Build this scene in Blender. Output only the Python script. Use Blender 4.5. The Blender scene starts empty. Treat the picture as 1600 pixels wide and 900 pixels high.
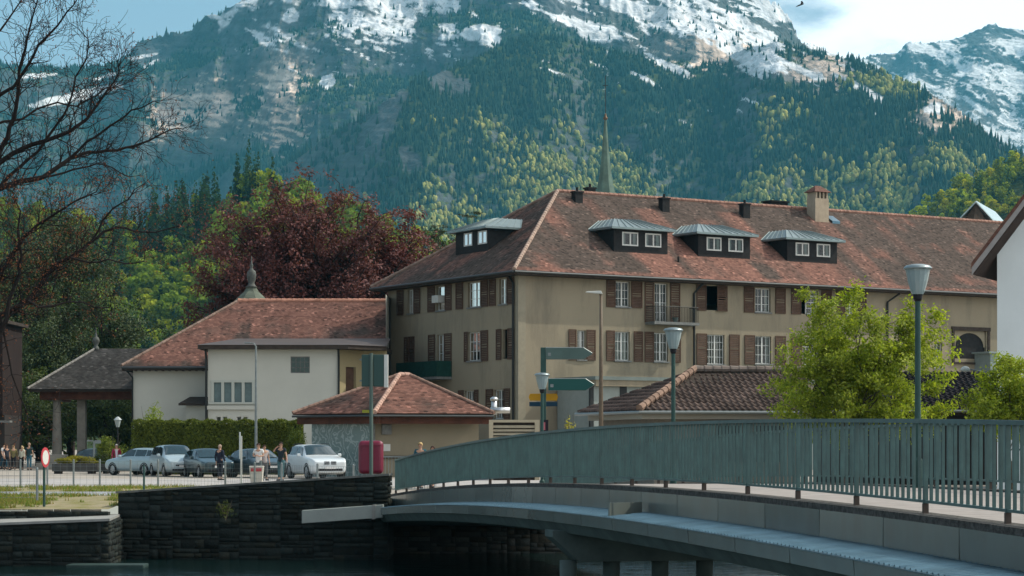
import bpy, bmesh, math, random
import numpy as np
from mathutils import Vector, Matrix
R = math.radians
F = 3500.0; HZ = 695.0                       # focal length in photo pixels (1600 wide), horizon row
GZ = -1.65                                   # town ground level (the eye is at z = 0)
C = bpy.context.scene.collection
sc = bpy.context.scene
rng = np.random.default_rng(7); random.seed(7)

# ---------------------------------------------------------------- camera, sky, sun, exposure
cam = bpy.data.cameras.new('camera'); camo = bpy.data.objects.new('camera', cam); C.objects.link(camo)
cam.sensor_width = 36; cam.lens = F/1600*36; cam.shift_y = (HZ-450)/1600
cam.clip_start = 0.5; cam.clip_end = 30000
camo.location = (0, 0, 0); camo.rotation_euler = (R(90), 0, 0)
sc.camera = camo
SUN_AZ, SUN_EL = R(77), R(46)                # azimuth from +Y (view direction) towards +X
sd = Vector((math.sin(SUN_AZ)*math.cos(SUN_EL), math.cos(SUN_AZ)*math.cos(SUN_EL), math.sin(SUN_EL)))
sun = bpy.data.lights.new('sun', 'SUN'); suno = bpy.data.objects.new('sun', sun); C.objects.link(suno)
sun.energy = 5.0; sun.angle = R(0.55); sun.color = (1.0, 0.93, 0.80)
suno.rotation_euler = sd.to_track_quat('Z', 'Y').to_euler(); suno.location = (200, 100, 300)
w = bpy.data.worlds.new('World'); sc.world = w; w.use_nodes = True
nt = w.node_tree; nt.nodes.clear()
def N(t, ty, **kw):
    n = t.nodes.new(ty)
    for k, v in kw.items(): setattr(n, k, v)
    return n
sky = N(nt, 'ShaderNodeTexSky', sky_type='NISHITA', sun_disc=False, sun_elevation=SUN_EL, sun_rotation=SUN_AZ, air_density=1.0, dust_density=0.6, ozone_density=1.5)
tc = N(nt, 'ShaderNodeTexCoord'); mp = N(nt, 'ShaderNodeMapping'); mp.inputs['Scale'].default_value = (1, 1, 2.4); mp.inputs['Location'].default_value = (0.31, 0.0, 0.12)
no = N(nt, 'ShaderNodeTexNoise'); no.inputs['Scale'].default_value = 9.5; no.inputs['Detail'].default_value = 8; no.inputs['Roughness'].default_value = 0.56
# more cloud towards the right of the mountains (a direction in the sky, not in the picture)
sep = N(nt, 'ShaderNodeSeparateXYZ'); mr = N(nt, 'ShaderNodeMapRange'); mr.inputs[1].default_value = 0.06; mr.inputs[2].default_value = 0.15; mr.inputs[3].default_value = -0.10; mr.inputs[4].default_value = 0.13
add = N(nt, 'ShaderNodeMath', operation='ADD'); cr = N(nt, 'ShaderNodeMapRange', interpolation_type='SMOOTHSTEP'); cr.inputs[1].default_value = 0.44; cr.inputs[2].default_value = 0.68; cr.inputs[3].default_value = 0.13
mix = N(nt, 'ShaderNodeMixRGB'); mix.inputs[2].default_value = (17, 17.4, 17.8, 1)
bg = N(nt, 'ShaderNodeBackground'); bg.inputs[1].default_value = 0.114; out = N(nt, 'ShaderNodeOutputWorld')
hs = N(nt, 'ShaderNodeMixRGB', blend_type='MULTIPLY'); hs.inputs[0].default_value = 1; hs.inputs[2].default_value = (0.90, 1.01, 1.03, 1)
L = nt.links.new
L(tc.outputs['Generated'], mp.inputs[0]); L(mp.outputs[0], no.inputs[0]); L(tc.outputs['Generated'], sep.inputs[0]); L(sep.outputs[0], mr.inputs[0])
L(no.outputs[0], add.inputs[0]); L(mr.outputs[0], add.inputs[1]); L(add.outputs[0], cr.inputs[0]); L(cr.outputs[0], mix.inputs[0])
L(sky.outputs[0], hs.inputs[1]); L(hs.outputs[0], mix.inputs[1]); L(mix.outputs[0], bg.inputs[0]); L(bg.outputs[0], out.inputs[0])
sc.view_settings.view_transform = 'Standard'; sc.view_settings.look = 'None'; sc.view_settings.gamma = 1; sc.view_settings.exposure = -0.13
cy = sc.cycles; sc.render.engine = 'CYCLES'
cy.max_bounces = 6; cy.diffuse_bounces = 3; cy.glossy_bounces = 3; cy.transmission_bounces = 4; cy.volume_bounces = 0; cy.transparent_max_bounces = 8
cy.use_denoising = True; cy.sample_clamp_indirect = 4; cy.caustics_reflective = False; cy.caustics_refractive = False

# ---------------------------------------------------------------- helpers
def P(px, py, Y): return Vector(((px-800)/F*Y, Y, (HZ-py)/F*Y))
def zat(py, Y): return (HZ-py)/F*Y
def tag(o, label=None, cat=None, group=None, kind=None):
    if label: o['label'] = label
    if cat: o['category'] = cat
    if group: o['group'] = group
    if kind: o['kind'] = kind
    return o
def empty(name, loc=(0, 0, 0), rz=0, parent=None):
    o = bpy.data.objects.new(name, None); C.objects.link(o); o.location = loc; o.rotation_euler = (0, 0, rz)
    o.empty_display_size = 0.2
    if parent: o.parent = parent
    return o
def thing(name, label, cat, loc=(0, 0, 0), rz=0, group=None):
    return tag(empty(name, loc, rz), label, cat, group)
def copy_tree(o, parent=None):
    c = o.copy(); C.objects.link(c); c.parent = parent
    for ch in list(o.children): copy_tree(ch, c)
    return c
def mesh_np(name, V, Fc, mat, parent=None, smooth=False, cols=None, uvs=None, attrs=None):
    """fast mesh from numpy: V (n,3), Fc (m,k) faces all of k corners; cols per vertex (n,3)"""
    me = bpy.data.meshes.new(name); n = len(V); m, k = Fc.shape
    me.vertices.add(n); me.vertices.foreach_set('co', np.ascontiguousarray(V, dtype=np.float32).ravel())
    me.loops.add(m*k); me.loops.foreach_set('vertex_index', np.ascontiguousarray(Fc, dtype=np.int32).ravel())
    me.polygons.add(m); me.polygons.foreach_set('loop_start', np.arange(0, m*k, k, dtype=np.int32))
    me.polygons.foreach_set('loop_total', np.full(m, k, dtype=np.int32))
    if smooth: me.polygons.foreach_set('use_smooth', np.ones(m, dtype=bool))
    me.update(calc_edges=True)
    if cols is not None:
        a = me.color_attributes.new('Col', 'FLOAT_COLOR', 'POINT'); cc = np.ones((n, 4), dtype=np.float32); cc[:, :3] = cols
        a.data.foreach_set('color', cc.ravel())
    if uvs is not None:
        l = me.uv_layers.new(name='UVMap'); l.data.foreach_set('uv', np.ascontiguousarray(uvs, dtype=np.float32).ravel())
    for kx, v in (attrs or {}).items():
        a = me.attributes.new(kx, 'FLOAT', 'POINT'); a.data.foreach_set('value', np.ascontiguousarray(v, dtype=np.float32).ravel())
    if mat: me.materials.append(mat)
    o = bpy.data.objects.new(name, me); C.objects.link(o)
    if parent: o.parent = parent
    return o
class MB:
    def __init__(s): s.v = []; s.f = []; s.m = []; s.mi = 0
    def add(s, vs, fs):
        b = len(s.v); s.v += [tuple(x) for x in vs]; s.f += [tuple(i+b for i in f) for f in fs]; s.m += [s.mi]*len(fs); return s
    def box(s, lo, hi, M=None):
        x0, y0, z0 = lo; x1, y1, z1 = hi
        vs = [(x0,y0,z0),(x1,y0,z0),(x1,y1,z0),(x0,y1,z0),(x0,y0,z1),(x1,y0,z1),(x1,y1,z1),(x0,y1,z1)]
        if M is not None: vs = [M @ Vector(v) for v in vs]
        return s.add(vs, [(0,3,2,1),(4,5,6,7),(0,1,5,4),(1,2,6,5),(2,3,7,6),(3,0,4,7)])
    def hexa(s, b4, t4):
        return s.add(list(b4)+list(t4), [(0,3,2,1),(4,5,6,7),(0,1,5,4),(1,2,6,5),(2,3,7,6),(3,0,4,7)])
    def poly(s, pts): return s.add(pts, [tuple(range(len(pts)))])
    def prism(s, pts, off):
        n = len(pts); off = Vector(off); a = [Vector(p) for p in pts]; b = [p+off for p in a]
        return s.add(a+b, [tuple(range(n))[::-1], tuple(range(n, 2*n))]+[(i, (i+1) % n, n+(i+1) % n, n+i) for i in range(n)])
    def tube(s, pts, rad, n=8, cap=True):
        pts = [Vector(p) for p in pts]; rad = rad if isinstance(rad, (list, tuple)) else [rad]*len(pts)
        vs = []; up = None
        for i, p in enumerate(pts):
            d = (pts[min(i+1, len(pts)-1)]-pts[max(i-1, 0)])
            d = d.normalized() if d.length > 1e-9 else Vector((0, 0, 1))
            if up is None: up = Vector((1, 0, 0)) if abs(d.z) > 0.9 else Vector((0, 0, 1))
            a = d.cross(up); a = a.normalized() if a.length > 1e-6 else d.orthogonal().normalized()
            b = d.cross(a).normalized(); up = a.cross(d)
            vs += [p+(a*math.cos(2*math.pi*k/n)+b*math.sin(2*math.pi*k/n))*rad[i] for k in range(n)]
        fs = [(i*n+k, i*n+(k+1) % n, (i+1)*n+(k+1) % n, (i+1)*n+k) for i in range(len(pts)-1) for k in range(n)]
        if cap: fs += [tuple(range(n))[::-1], tuple(range((len(pts)-1)*n, len(pts)*n))]
        return s.add(vs, fs)
    def lathe(s, prof, c=(0, 0, 0), n=16, ph=0):
        vs = [(c[0]+r*math.cos(2*math.pi*k/n+ph), c[1]+r*math.sin(2*math.pi*k/n+ph), c[2]+z) for r, z in prof for k in range(n)]
        fs = [(i*n+k, i*n+(k+1) % n, (i+1)*n+(k+1) % n, (i+1)*n+k) for i in range(len(prof)-1) for k in range(n)]
        fs += [tuple(range(n))[::-1], tuple(range((len(prof)-1)*n, len(prof)*n))]
        return s.add(vs, fs)
    def build(s, name, mat, parent=None, smooth=False, bevel=0, uv=True, fix=True):
        me = bpy.data.meshes.new(name); me.from_pydata([tuple(v) for v in s.v], [], s.f)
        mats = mat if isinstance(mat, (list, tuple)) else [mat]
        for q in mats: me.materials.append(q)
        if len(mats) > 1: me.polygons.foreach_set('material_index', s.m)
        if fix:
            bm = bmesh.new(); bm.from_mesh(me); bmesh.ops.recalc_face_normals(bm, faces=bm.faces); bm.to_mesh(me); bm.free()
        if uv:
            l = me.uv_layers.new(name='UVMap').data
            for p in me.polygons:
                n = p.normal
                t = Vector((-n.y, n.x, 0)); t = t.normalized() if t.length > 0.02 else Vector((1, 0, 0))
                b = n.cross(t)
                for li in p.loop_indices:
                    co = me.vertices[me.loops[li].vertex_index].co; l[li].uv = (co.dot(t), co.dot(b))
        if smooth:
            for p in me.polygons: p.use_smooth = True
        o = bpy.data.objects.new(name, me); C.objects.link(o)
        if bevel:
            md = o.modifiers.new('bevel', 'BEVEL'); md.width = bevel; md.segments = 2; md.limit_method = 'ANGLE'
        if parent: o.parent = parent
        return o
# numpy noise
def _h(ix, iy, seed):
    h = (ix.astype(np.int64)*374761393 + iy.astype(np.int64)*668265263 + seed*1442695041) & 0x7fffffff
    h = ((h ^ (h >> 13))*1274126177) & 0x7fffffff; h = h ^ (h >> 16)
    return (h & 0xffff)/65535.0
def vn(x, y, seed=0):
    ix = np.floor(x); iy = np.floor(y); fx = x-ix; fy = y-iy; ix = ix.astype(np.int64); iy = iy.astype(np.int64)
    fx = fx*fx*fx*(fx*(fx*6-15)+10); fy = fy*fy*fy*(fy*(fy*6-15)+10)
    a = _h(ix, iy, seed); b = _h(ix+1, iy, seed); c = _h(ix, iy+1, seed); d = _h(ix+1, iy+1, seed)
    return (a*(1-fx)+b*fx)*(1-fy)+(c*(1-fx)+d*fx)*fy
def fbm(x, y, seed=0, o=5, g=0.5, ridged=False):
    s = 0; a = 1; t = 0; ca, sa = math.cos(0.6), math.sin(0.6)
    for i in range(o):
        n = vn(x, y, seed+i*17)
        if ridged: n = 1-abs(2*n-1)
        s = s+a*n; t += a; a *= g; x, y = (x*ca-y*sa)*2.03+13.7, (x*sa+y*ca)*2.03+7.1
    return s/t
def sst(a, b, x): t = np.clip((x-a)/(b-a), 0, 1); return t*t*(3-2*t)

# ---------------------------------------------------------------- materials
MATS = {}
def mat(name, col, rough=0.8, var=0.0, scale=3.0, bump=0.0, bscale=None, metal=0.0, attr=False, spec=None, col2=None, detail=4, coat=0, trans=0, stretch=None, dirt=None, objc=False):
    if name in MATS: return MATS[name]
    m = bpy.data.materials.new(name); MATS[name] = m; m.use_nodes = True; t = m.node_tree; b = t.nodes['Principled BSDF']
    b.inputs['Roughness'].default_value = rough; b.inputs['Metallic'].default_value = metal
    if spec is None: spec = .5 if rough < .5 else .14
    if spec is not None: b.inputs['Specular IOR Level'].default_value = spec
    if coat: b.inputs['Coat Weight'].default_value = coat; b.inputs['Coat Roughness'].default_value = 0.05
    b.inputs['Base Color'].default_value = (*col, 1); src = None; Lk = t.links.new
    co = N(t, 'ShaderNodeTexCoord'); vec = co.outputs['Object']
    if stretch:
        q = N(t, 'ShaderNodeMapping'); q.inputs['Scale'].default_value = stretch; Lk(vec, q.inputs[0]); vec = q.outputs[0]
    if attr:
        a = N(t, 'ShaderNodeVertexColor', layer_name='Col'); src = a.outputs[0]
    if var or col2:
        n = N(t, 'ShaderNodeTexNoise'); n.inputs['Scale'].default_value = scale; n.inputs['Detail'].default_value = detail; n.inputs['Roughness'].default_value = 0.65; Lk(vec, n.inputs[0])
        mm = N(t, 'ShaderNodeMixRGB'); r = N(t, 'ShaderNodeMapRange'); r.inputs[1].default_value = 0.32; r.inputs[2].default_value = 0.68; Lk(n.outputs[0], r.inputs[0]); Lk(r.outputs[0], mm.inputs[0])
        c2 = col2 or tuple(min(1, c*(1+var)) for c in col); c1 = col if col2 else tuple(c*(1-var) for c in col)
        mm.inputs[1].default_value = (*c1, 1); mm.inputs[2].default_value = (*c2, 1)
        if src is not None:
            mu = N(t, 'ShaderNodeMixRGB', blend_type='MULTIPLY'); mu.inputs[0].default_value = 1; Lk(src, mu.inputs[1]); Lk(mm.outputs[0], mu.inputs[2]); src = mu.outputs[0]
        else: src = mm.outputs[0]
    if dirt:   # weather streaks and blotches: (colour, amount, scale)
        n = N(t, 'ShaderNodeTexNoise'); q = N(t, 'ShaderNodeMapping'); q.inputs['Scale'].default_value = (1, 1, 0.22); Lk(co.outputs['Object'], q.inputs[0]); Lk(q.outputs[0], n.inputs[0])
        n.inputs['Scale'].default_value = dirt[2]; n.inputs['Detail'].default_value = 6; n.inputs['Roughness'].default_value = 0.7
        r = N(t, 'ShaderNodeMapRange'); r.inputs[1].default_value = 0.48; r.inputs[2].default_value = 0.75; r.inputs[4].default_value = dirt[1]; Lk(n.outputs[0], r.inputs[0])
        mm = N(t, 'ShaderNodeMixRGB'); Lk(r.outputs[0], mm.inputs[0]); mm.inputs[2].default_value = (*dirt[0], 1)
        if src is not None: Lk(src, mm.inputs[1])
        else: mm.inputs[1].default_value = (*col, 1)
        src = mm.outputs[0]
    if src is not None: Lk(src, b.inputs['Base Color'])
    if bump:
        n2 = N(t, 'ShaderNodeTexNoise'); n2.inputs['Scale'].default_value = bscale or scale*4; n2.inputs['Detail'].default_value = 5; Lk(vec, n2.inputs[0])
        bp = N(t, 'ShaderNodeBump'); bp.inputs['Strength'].default_value = bump; bp.inputs['Distance'].default_value = 0.05; Lk(n2.outputs[0], bp.inputs['Height']); Lk(bp.outputs[0], b.inputs['Normal'])
    if trans:   # thin leaves let light through
        tr = N(t, 'ShaderNodeBsdfTranslucent'); ms = N(t, 'ShaderNodeMixShader'); ms.inputs[0].default_value = trans
        if src is not None:
            br = N(t, 'ShaderNodeMixRGB', blend_type='MULTIPLY'); br.inputs[0].default_value = 1; br.inputs[2].default_value = (1.5, 1.6, 0.7, 1); Lk(src, br.inputs[1]); Lk(br.outputs[0], tr.inputs[0])
        else: tr.inputs[0].default_value = (*col, 1)
        o = t.nodes['Material Output']; Lk(b.outputs[0], ms.inputs[1]); Lk(tr.outputs[0], ms.inputs[2]); Lk(ms.outputs[0], o.inputs[0])
    return m
# ---------------------------------------------------------------- mountains
def interp(pts, u): a = np.array(pts, float); return np.interp(u, a[:, 0], a[:, 1])
nu = 1150
U = np.linspace(-160, 1760, nu); Ys = np.concatenate([np.geomspace(420, 1600, 250)[:-1], np.linspace(1600, 2800, 80)[:-1], np.linspace(2800, 5600, 560)[:-1], np.linspace(5600, 7600, 24)[:-1], np.linspace(7600, 8950, 170)[:-1], np.linspace(8950, 9800, 10)]); nv = len(Ys)
UU, YY = np.meshgrid(U, Ys); XX = (UU-800)/F*YY
UW = UU+34*(fbm(XX/230+5, YY/300, 201, 4)-0.5)*2*sst(1500, 3300, YY)+10*(fbm(XX/60+5, YY/80, 202, 3)-0.5)*2
def smooth_interp(pts, u):
    g = np.linspace(-400, 2000, 1201); y = interp(pts, g); k = np.exp(-(np.arange(-12, 13)/5.0)**2); k /= k.sum()
    y2 = np.convolve(np.pad(y, 12, mode='edge'), k, mode='valid'); return np.interp(u, g, y2)
LAY = [  # crest outline (px, row), crest distance, front slope, noise size
 ('A', [(-300,118),(-60,108),(60,108),(120,103),(160,104),(178,88),(215,60),(262,54),(300,50),(322,40),(345,37),(360,24),(375,2),(430,-50),(560,-80),(700,-70),(900,-60),(1040,-40),(1110,-22),(1150,-2),(1190,10),(1215,20),(1238,40),(1250,56),(1275,62),(1310,100),(1400,190),(1560,330),(1900,500)], 5300, 0.66),
 ('B', [(-300,470),(150,420),(330,335),(430,272),(500,222),(560,182),(650,128),(720,98),(790,64),(830,48),(880,57),(950,74),(1030,92),(1110,96),(1170,72),(1215,62),(1262,76),(1300,86),(1345,93),(1392,120),(1450,143),(1490,170),(1530,205),(1562,232),(1600,252),(1700,310),(1900,420)], 4000, 0.60),
 ('C', [(-300,420),(1050,300),(1200,150),(1290,112),(1355,100),(1400,92),(1418,72),(1450,72),(1500,55),(1518,42),(1545,36),(1572,44),(1600,44),(1680,30),(1900,60)], 8600, 0.55),
 ('E', [(-300,320),(0,345),(120,362),(200,368),(250,356),(290,338),(340,308),(400,294),(450,304),(520,332),(600,368),(700,410),(850,470),(1000,560),(1200,640),(1900,700)], 930, 0.42),
 ('F', [(-300,700),(1250,640),(1360,440),(1410,362),(1450,328),(1500,292),(1560,268),(1620,252),(1700,220),(1900,180)], 1500, 0.45)]
H = np.full(UU.shape, GZ-4.0); LID = np.zeros(UU.shape, int)
for i, (nm, pts, cy_, s) in enumerate(LAY):
    cyu = cy_*(1+0.05*(fbm(UU/260.0, UU*0+i*9.1, 50+i, 3)-0.5)*2)
    if nm == 'B': cyu = cyu*(1-0.12*sst(900, 1600, UU)) - 260*np.exp(-((UU-640)/150)**2)
    d = cyu-YY; near = np.exp(-(d/260)**2) if nm in 'ABC' else np.exp(-(d/40)**2)
    cz = (HZ-near*interp(pts, UU)-(1-near)*smooth_interp(pts, UW))/F*cyu
    amp = {'A': 230, 'B': 150, 'C': 260, 'E': 14, 'F': 22}[nm]; wl = {'A': 620., 'B': 520., 'C': 900., 'E': 120., 'F': 200.}[nm]
    nz = fbm(XX/wl+3.3*i, YY/(wl*1.5), 3+i*7, 6, 0.52, ridged=True)-0.55
    fade = sst(-20, wl*0.9, d)
    h = np.where(d > 0, cz-s*d*(1+0.12*sst(0, 1500, d)) + amp*nz*fade, cz+0.75*d+amp*0.3*nz)
    h = h + {'A': 14, 'B': 10, 'C': 26, 'E': 1.5, 'F': 2}[nm]*(fbm(XX/90, YY/90, 31+i, 4)-0.5)
    if nm in 'AB': h = h + {'A': 85, 'B': 48}[nm]*(fbm(XX/(150.), YY/620.+2*i, 71+i, 4, .5, ridged=True)-.6)*sst(0, 250, d)
    if nm in 'ABC': h = h+{'A': 13, 'B': 6, 'C': 22}[nm]*(fbm(XX/30., YY/34., 81+i, 3, .6)-.5)*sst(0, 120, d)
    if nm in 'AC':   # cliff bands and ledges
        st = {'A': 165., 'C': 240.}[nm]; q = h/st+0.9*fbm(XX/900, YY/700, 77, 3); fr = q-np.floor(q)
        h = h + st*0.42*(sst(0.25, 0.75, fr)-fr)*{'A': 0.9+0.5*sst(300, 600, 800-UU), 'C': 0.7}[nm]
    LID = np.where(h > H, i, LID); H = np.maximum(H, h)
# redistribute each column's rows so that steep faces get as many points as gentle ones
PY0 = HZ-H/YY*F; front = np.maximum.accumulate(-PY0, axis=0) <= -PY0+1e-6
wgt = 0.25+np.abs(np.gradient(PY0, axis=0))*np.where(front, 1.0, 0.05)+0.0006*F*np.gradient(YY, axis=0)/YY
nv2 = 1000; cum = np.cumsum(wgt, axis=0); cum = (cum-cum[:1])/(cum[-1:]-cum[:1]); q_ = np.linspace(0, 1, nv2); Y2 = np.empty((nv2, nu)); H2 = np.empty((nv2, nu)); L2 = np.empty((nv2, nu), int); ri = np.arange(nv)
for i in range(nu):
    f_ = np.interp(q_, cum[:, i], ri); Y2[:, i] = np.interp(f_, ri, YY[:, i]); H2[:, i] = np.interp(f_, ri, H[:, i]); L2[:, i] = LID[np.round(f_).astype(int), i]
nv = nv2; YY, H, LID = Y2, H2, L2; UU = np.repeat(U[None], nv, 0); XX = (UU-800)/F*YY
H = H+np.where(LID < 3, 1, 0)*(6.0*(fbm(XX/16., H/11., 301, 3)-.5)+np.where(LID == 0, 9.0, 3.0)*(fbm(XX/60., H/9., 302, 3)-.5))
YY = np.maximum.accumulate(YY+np.arange(nv)[:, None]*1e-4, axis=0); dHy = np.gradient(H, axis=0)/np.gradient(YY, axis=0); dU = U[1]-U[0]; dHx = (np.gradient(H, axis=1)-dHy*np.gradient(YY, axis=1))/(dU*YY/F); dHy = dHy-dHx*(UU-800)/F
SL = np.hypot(dHx, dHy)
PY = HZ-H/YY*F                                            # elevation line of each point
nA = fbm(XX/260, YY/260, 90, 5); nB = fbm(XX/70, YY/90, 91, 4); nC = fbm(UU/35., H/45., 92, 4)
th_ = 0.42; bu = UU*math.cos(th_)+PY*math.sin(th_); bv = -UU*math.sin(th_)+PY*math.cos(th_)
band = fbm(bu/75., bv/11.+2*nA, 140, 5, 0.6)                # ledges running down to the right
cliff = fbm(UU/16.+3*nA, PY/60., 141, 4, 0.55)              # steep ribs
ysn = np.where(LID == 0, np.interp(UU, [-200, 340, 400, 640, 690, 790, 860, 960, 1100, 1270], [-60, -60, 0, 20, -12, -12, 22, 62, 92, 145]), np.interp(UU, [-200, 800, 850, 960, 1080, 1200, 1290, 1360, 1480, 1600], [-90, -60, 24, 52, 78, 106, 104, 66, -20, -40]))
snow = sst(-0.03, 0.04, (ysn-PY)/210.-.13+(band-0.5)*2.3+(cliff-.5)*0.6-np.clip(SL-1.0, 0, 1)*.25)
snow = np.where(LID == 2, sst(-0.02, 0.05, 0.17+(band-.5)*1.5+(cliff-.5)*.5-np.clip(SL-.75, -.2, .8)*.35), np.where(LID < 2, snow, 0))
snowline = np.where(LID == 0, 1e4, 1e4)
def blob(px, py, rx, ry, rot=0):
    c, s = math.cos(rot), math.sin(rot); x = (UU-px)*c+(PY-py)*s; y = -(UU-px)*s+(PY-py)*c
    return np.exp(-((x/rx)**2+(y/ry)**2))
sp = np.zeros_like(H)
for b in [(755,50,38,15,-.1),(765,62,20,14),(455,24,16,13),(512,128,16,11,-.6),(120,150,85,8,-.22),(60,118,34,5,-.1),(215,90,34,3,-.2),(265,43,36,5,-.1),(150,98,20,4,-.3),(170,118,26,3,-.3),(235,100,16,3,-.5),(335,26,16,4,.2),(640,34,14,10,-.6),(600,4,44,9),(530,6,60,8),(985,12,60,14,.3),(930,50,40,16,.2),(1100,45,70,14,.35),(1160,85,50,11,.4),(1060,28,60,12,.3),(1205,100,34,10,.5),(560,66,6,4),(1370,155,14,8,.4),(1210,12,40,22,.4),(1460,170,20,12)]:
    sp = np.maximum(sp, blob(*b))
nF = fbm((UU+PY*.5)/15., (PY-.3*UU)/6., 98, 5, .6); snow = np.maximum(snow, sst(0.36, 0.46, sp*(0.05+0.6*nC+1.15*nF))*(LID < 2))
nD = fbm(UU/10., PY/7., 96, 4, .6); rk = np.zeros_like(H)
for b in [(440,150,30,70,.1),(335,165,36,26,.4),(480,75,22,35,.3),(550,95,16,32,-.2),(265,180,22,26,.3),(420,40,50,30),(600,190,26,60,.6),(640,250,26,22,.5),(575,230,30,26,.7),(700,130,40,22,.4),(250,75,60,26,-.3),(560,20,70,22),(1110,75,60,20,.3),(1230,110,40,18,.4),(1290,112,26,14,.5),(1480,170,36,14,.7),(1450,195,28,9,.7),(985,225,26,14,.3),(880,10,60,26),(430,190,22,60)]:
    rk = np.maximum(rk, blob(*b))
rock = np.clip(sst(0.34, 0.60, rk*(0.10+0.9*nC+.9*nD)) + sst(1.0, 1.45, SL*(0.75+0.5*nB))*0.9*(LID < 3), 0, 1)*(LID < 3)
rock = np.where(LID == 2, 1, np.where((LID == 0) & (PY < ysn+14), np.maximum(rock, .8), rock))
mw = (blob(440,150,40,75,.1)+blob(335,165,45,40)+blob(265,180,35,35)+blob(1110,80,80,30)+blob(1290,112,50,30)+blob(1475,180,50,30))
nE = fbm((UU+PY*.35)/17., (PY-.25*UU)/4.5, 97, 5, .6); wr_ = sst(.50, .56, np.clip(mw, 0, 1)*.55+(nE-.5)*1.3+.17)*(mw > .12)*(LID < 2)
warm = np.clip(mw*1.5, 0, 1)*nB*.8+wr_*.95; rock = np.maximum(rock, wr_)
led = sst(.72, .76, nE+.35*sst(60, 0, PY-40))*(LID == 0)*(PY < 105)*(UU > 340)*(UU < 720)*sst(.45, .6, nC); snow = np.maximum(snow, led); rock = np.maximum(rock, (LID == 0)*(PY < 118)*(UU > 345)*(UU < 700)*sst(.42, .5, nD))
grass = sst(0.5, 0.65, fbm(XX/180, YY/180, 95, 4))*(LID == 1)*(PY > 170)
strat = fbm(UU/90., PY/3.2, 142, 3)
cR = np.stack([0.10+0.55*warm+0.08*(nB-0.5), 0.11+0.40*warm+0.08*(nB-0.5), 0.115+0.30*warm+0.08*(nB-0.5)], -1)*(0.15+0.65*nC[..., None]+.7*nD[..., None]+.7*(strat[..., None]-.35))
cG = np.stack([0.045+0.05*nB, 0.070+0.045*nB, 0.030+0*nB], -1)
col = cG*(1-rock[..., None])+cR*rock[..., None]; col = col*(1-snow[..., None])+np.array([0.86, 0.87, 0.88])*snow[..., None]
idx = np.arange(nu*nv).reshape(nv, nu)
fc = np.stack([idx[:-1, :-1], idx[:-1, 1:], idx[1:, 1:], idx[1:, :-1]], -1).reshape(-1, 4)
V = np.stack([XX, YY, H], -1).reshape(-1, 3)
mt = mat('mountain_ground', (1, 1, 1), 0.95, var=0.5, scale=0.022, bump=1.0, bscale=0.035, attr=True, detail=8, spec=0.1)
mt.node_tree.nodes['Bump'].inputs['Distance'].default_value = 16
mo = mesh_np('mountain_terrain', V, fc, mt, smooth=False, cols=col.reshape(-1, 3)); tag(mo, kind='structure')

# forest on the slopes: many small crowns, one mass that nobody could count
vis = np.zeros_like(H, bool); run = np.full(nu, -1.0)
for j in range(nv):
    el = (H[j]+22)/YY[j]; vis[j] = el > run-0.0003; run = np.maximum(run, H[j]/YY[j])
def sprinkle(mask, dens):
    """dens: trees per m2 at each grid cell"""
    area = dU*YY/F*np.gradient(YY, axis=0); lam = area*dens*mask*vis
    n = rng.poisson(lam); j, i = np.nonzero(n); k = n[j, i]; j = np.repeat(j, k); i = np.repeat(i, k)
    jj = np.clip(j+rng.uniform(-.5, .5, len(j)), 0, nv-1.01); ii = np.clip(i+rng.uniform(-.5, .5, len(i)), 0, nu-1.01)
    j0 = jj.astype(int); i0 = ii.astype(int); fj = jj-j0; fi = ii-i0
    def bl(A): return (A[j0, i0]*(1-fi)+A[j0, i0+1]*fi)*(1-fj)+(A[j0+1, i0]*(1-fi)+A[j0+1, i0+1]*fi)*fj
    return bl(XX), bl(YY), bl(H), i0, j0
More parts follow.
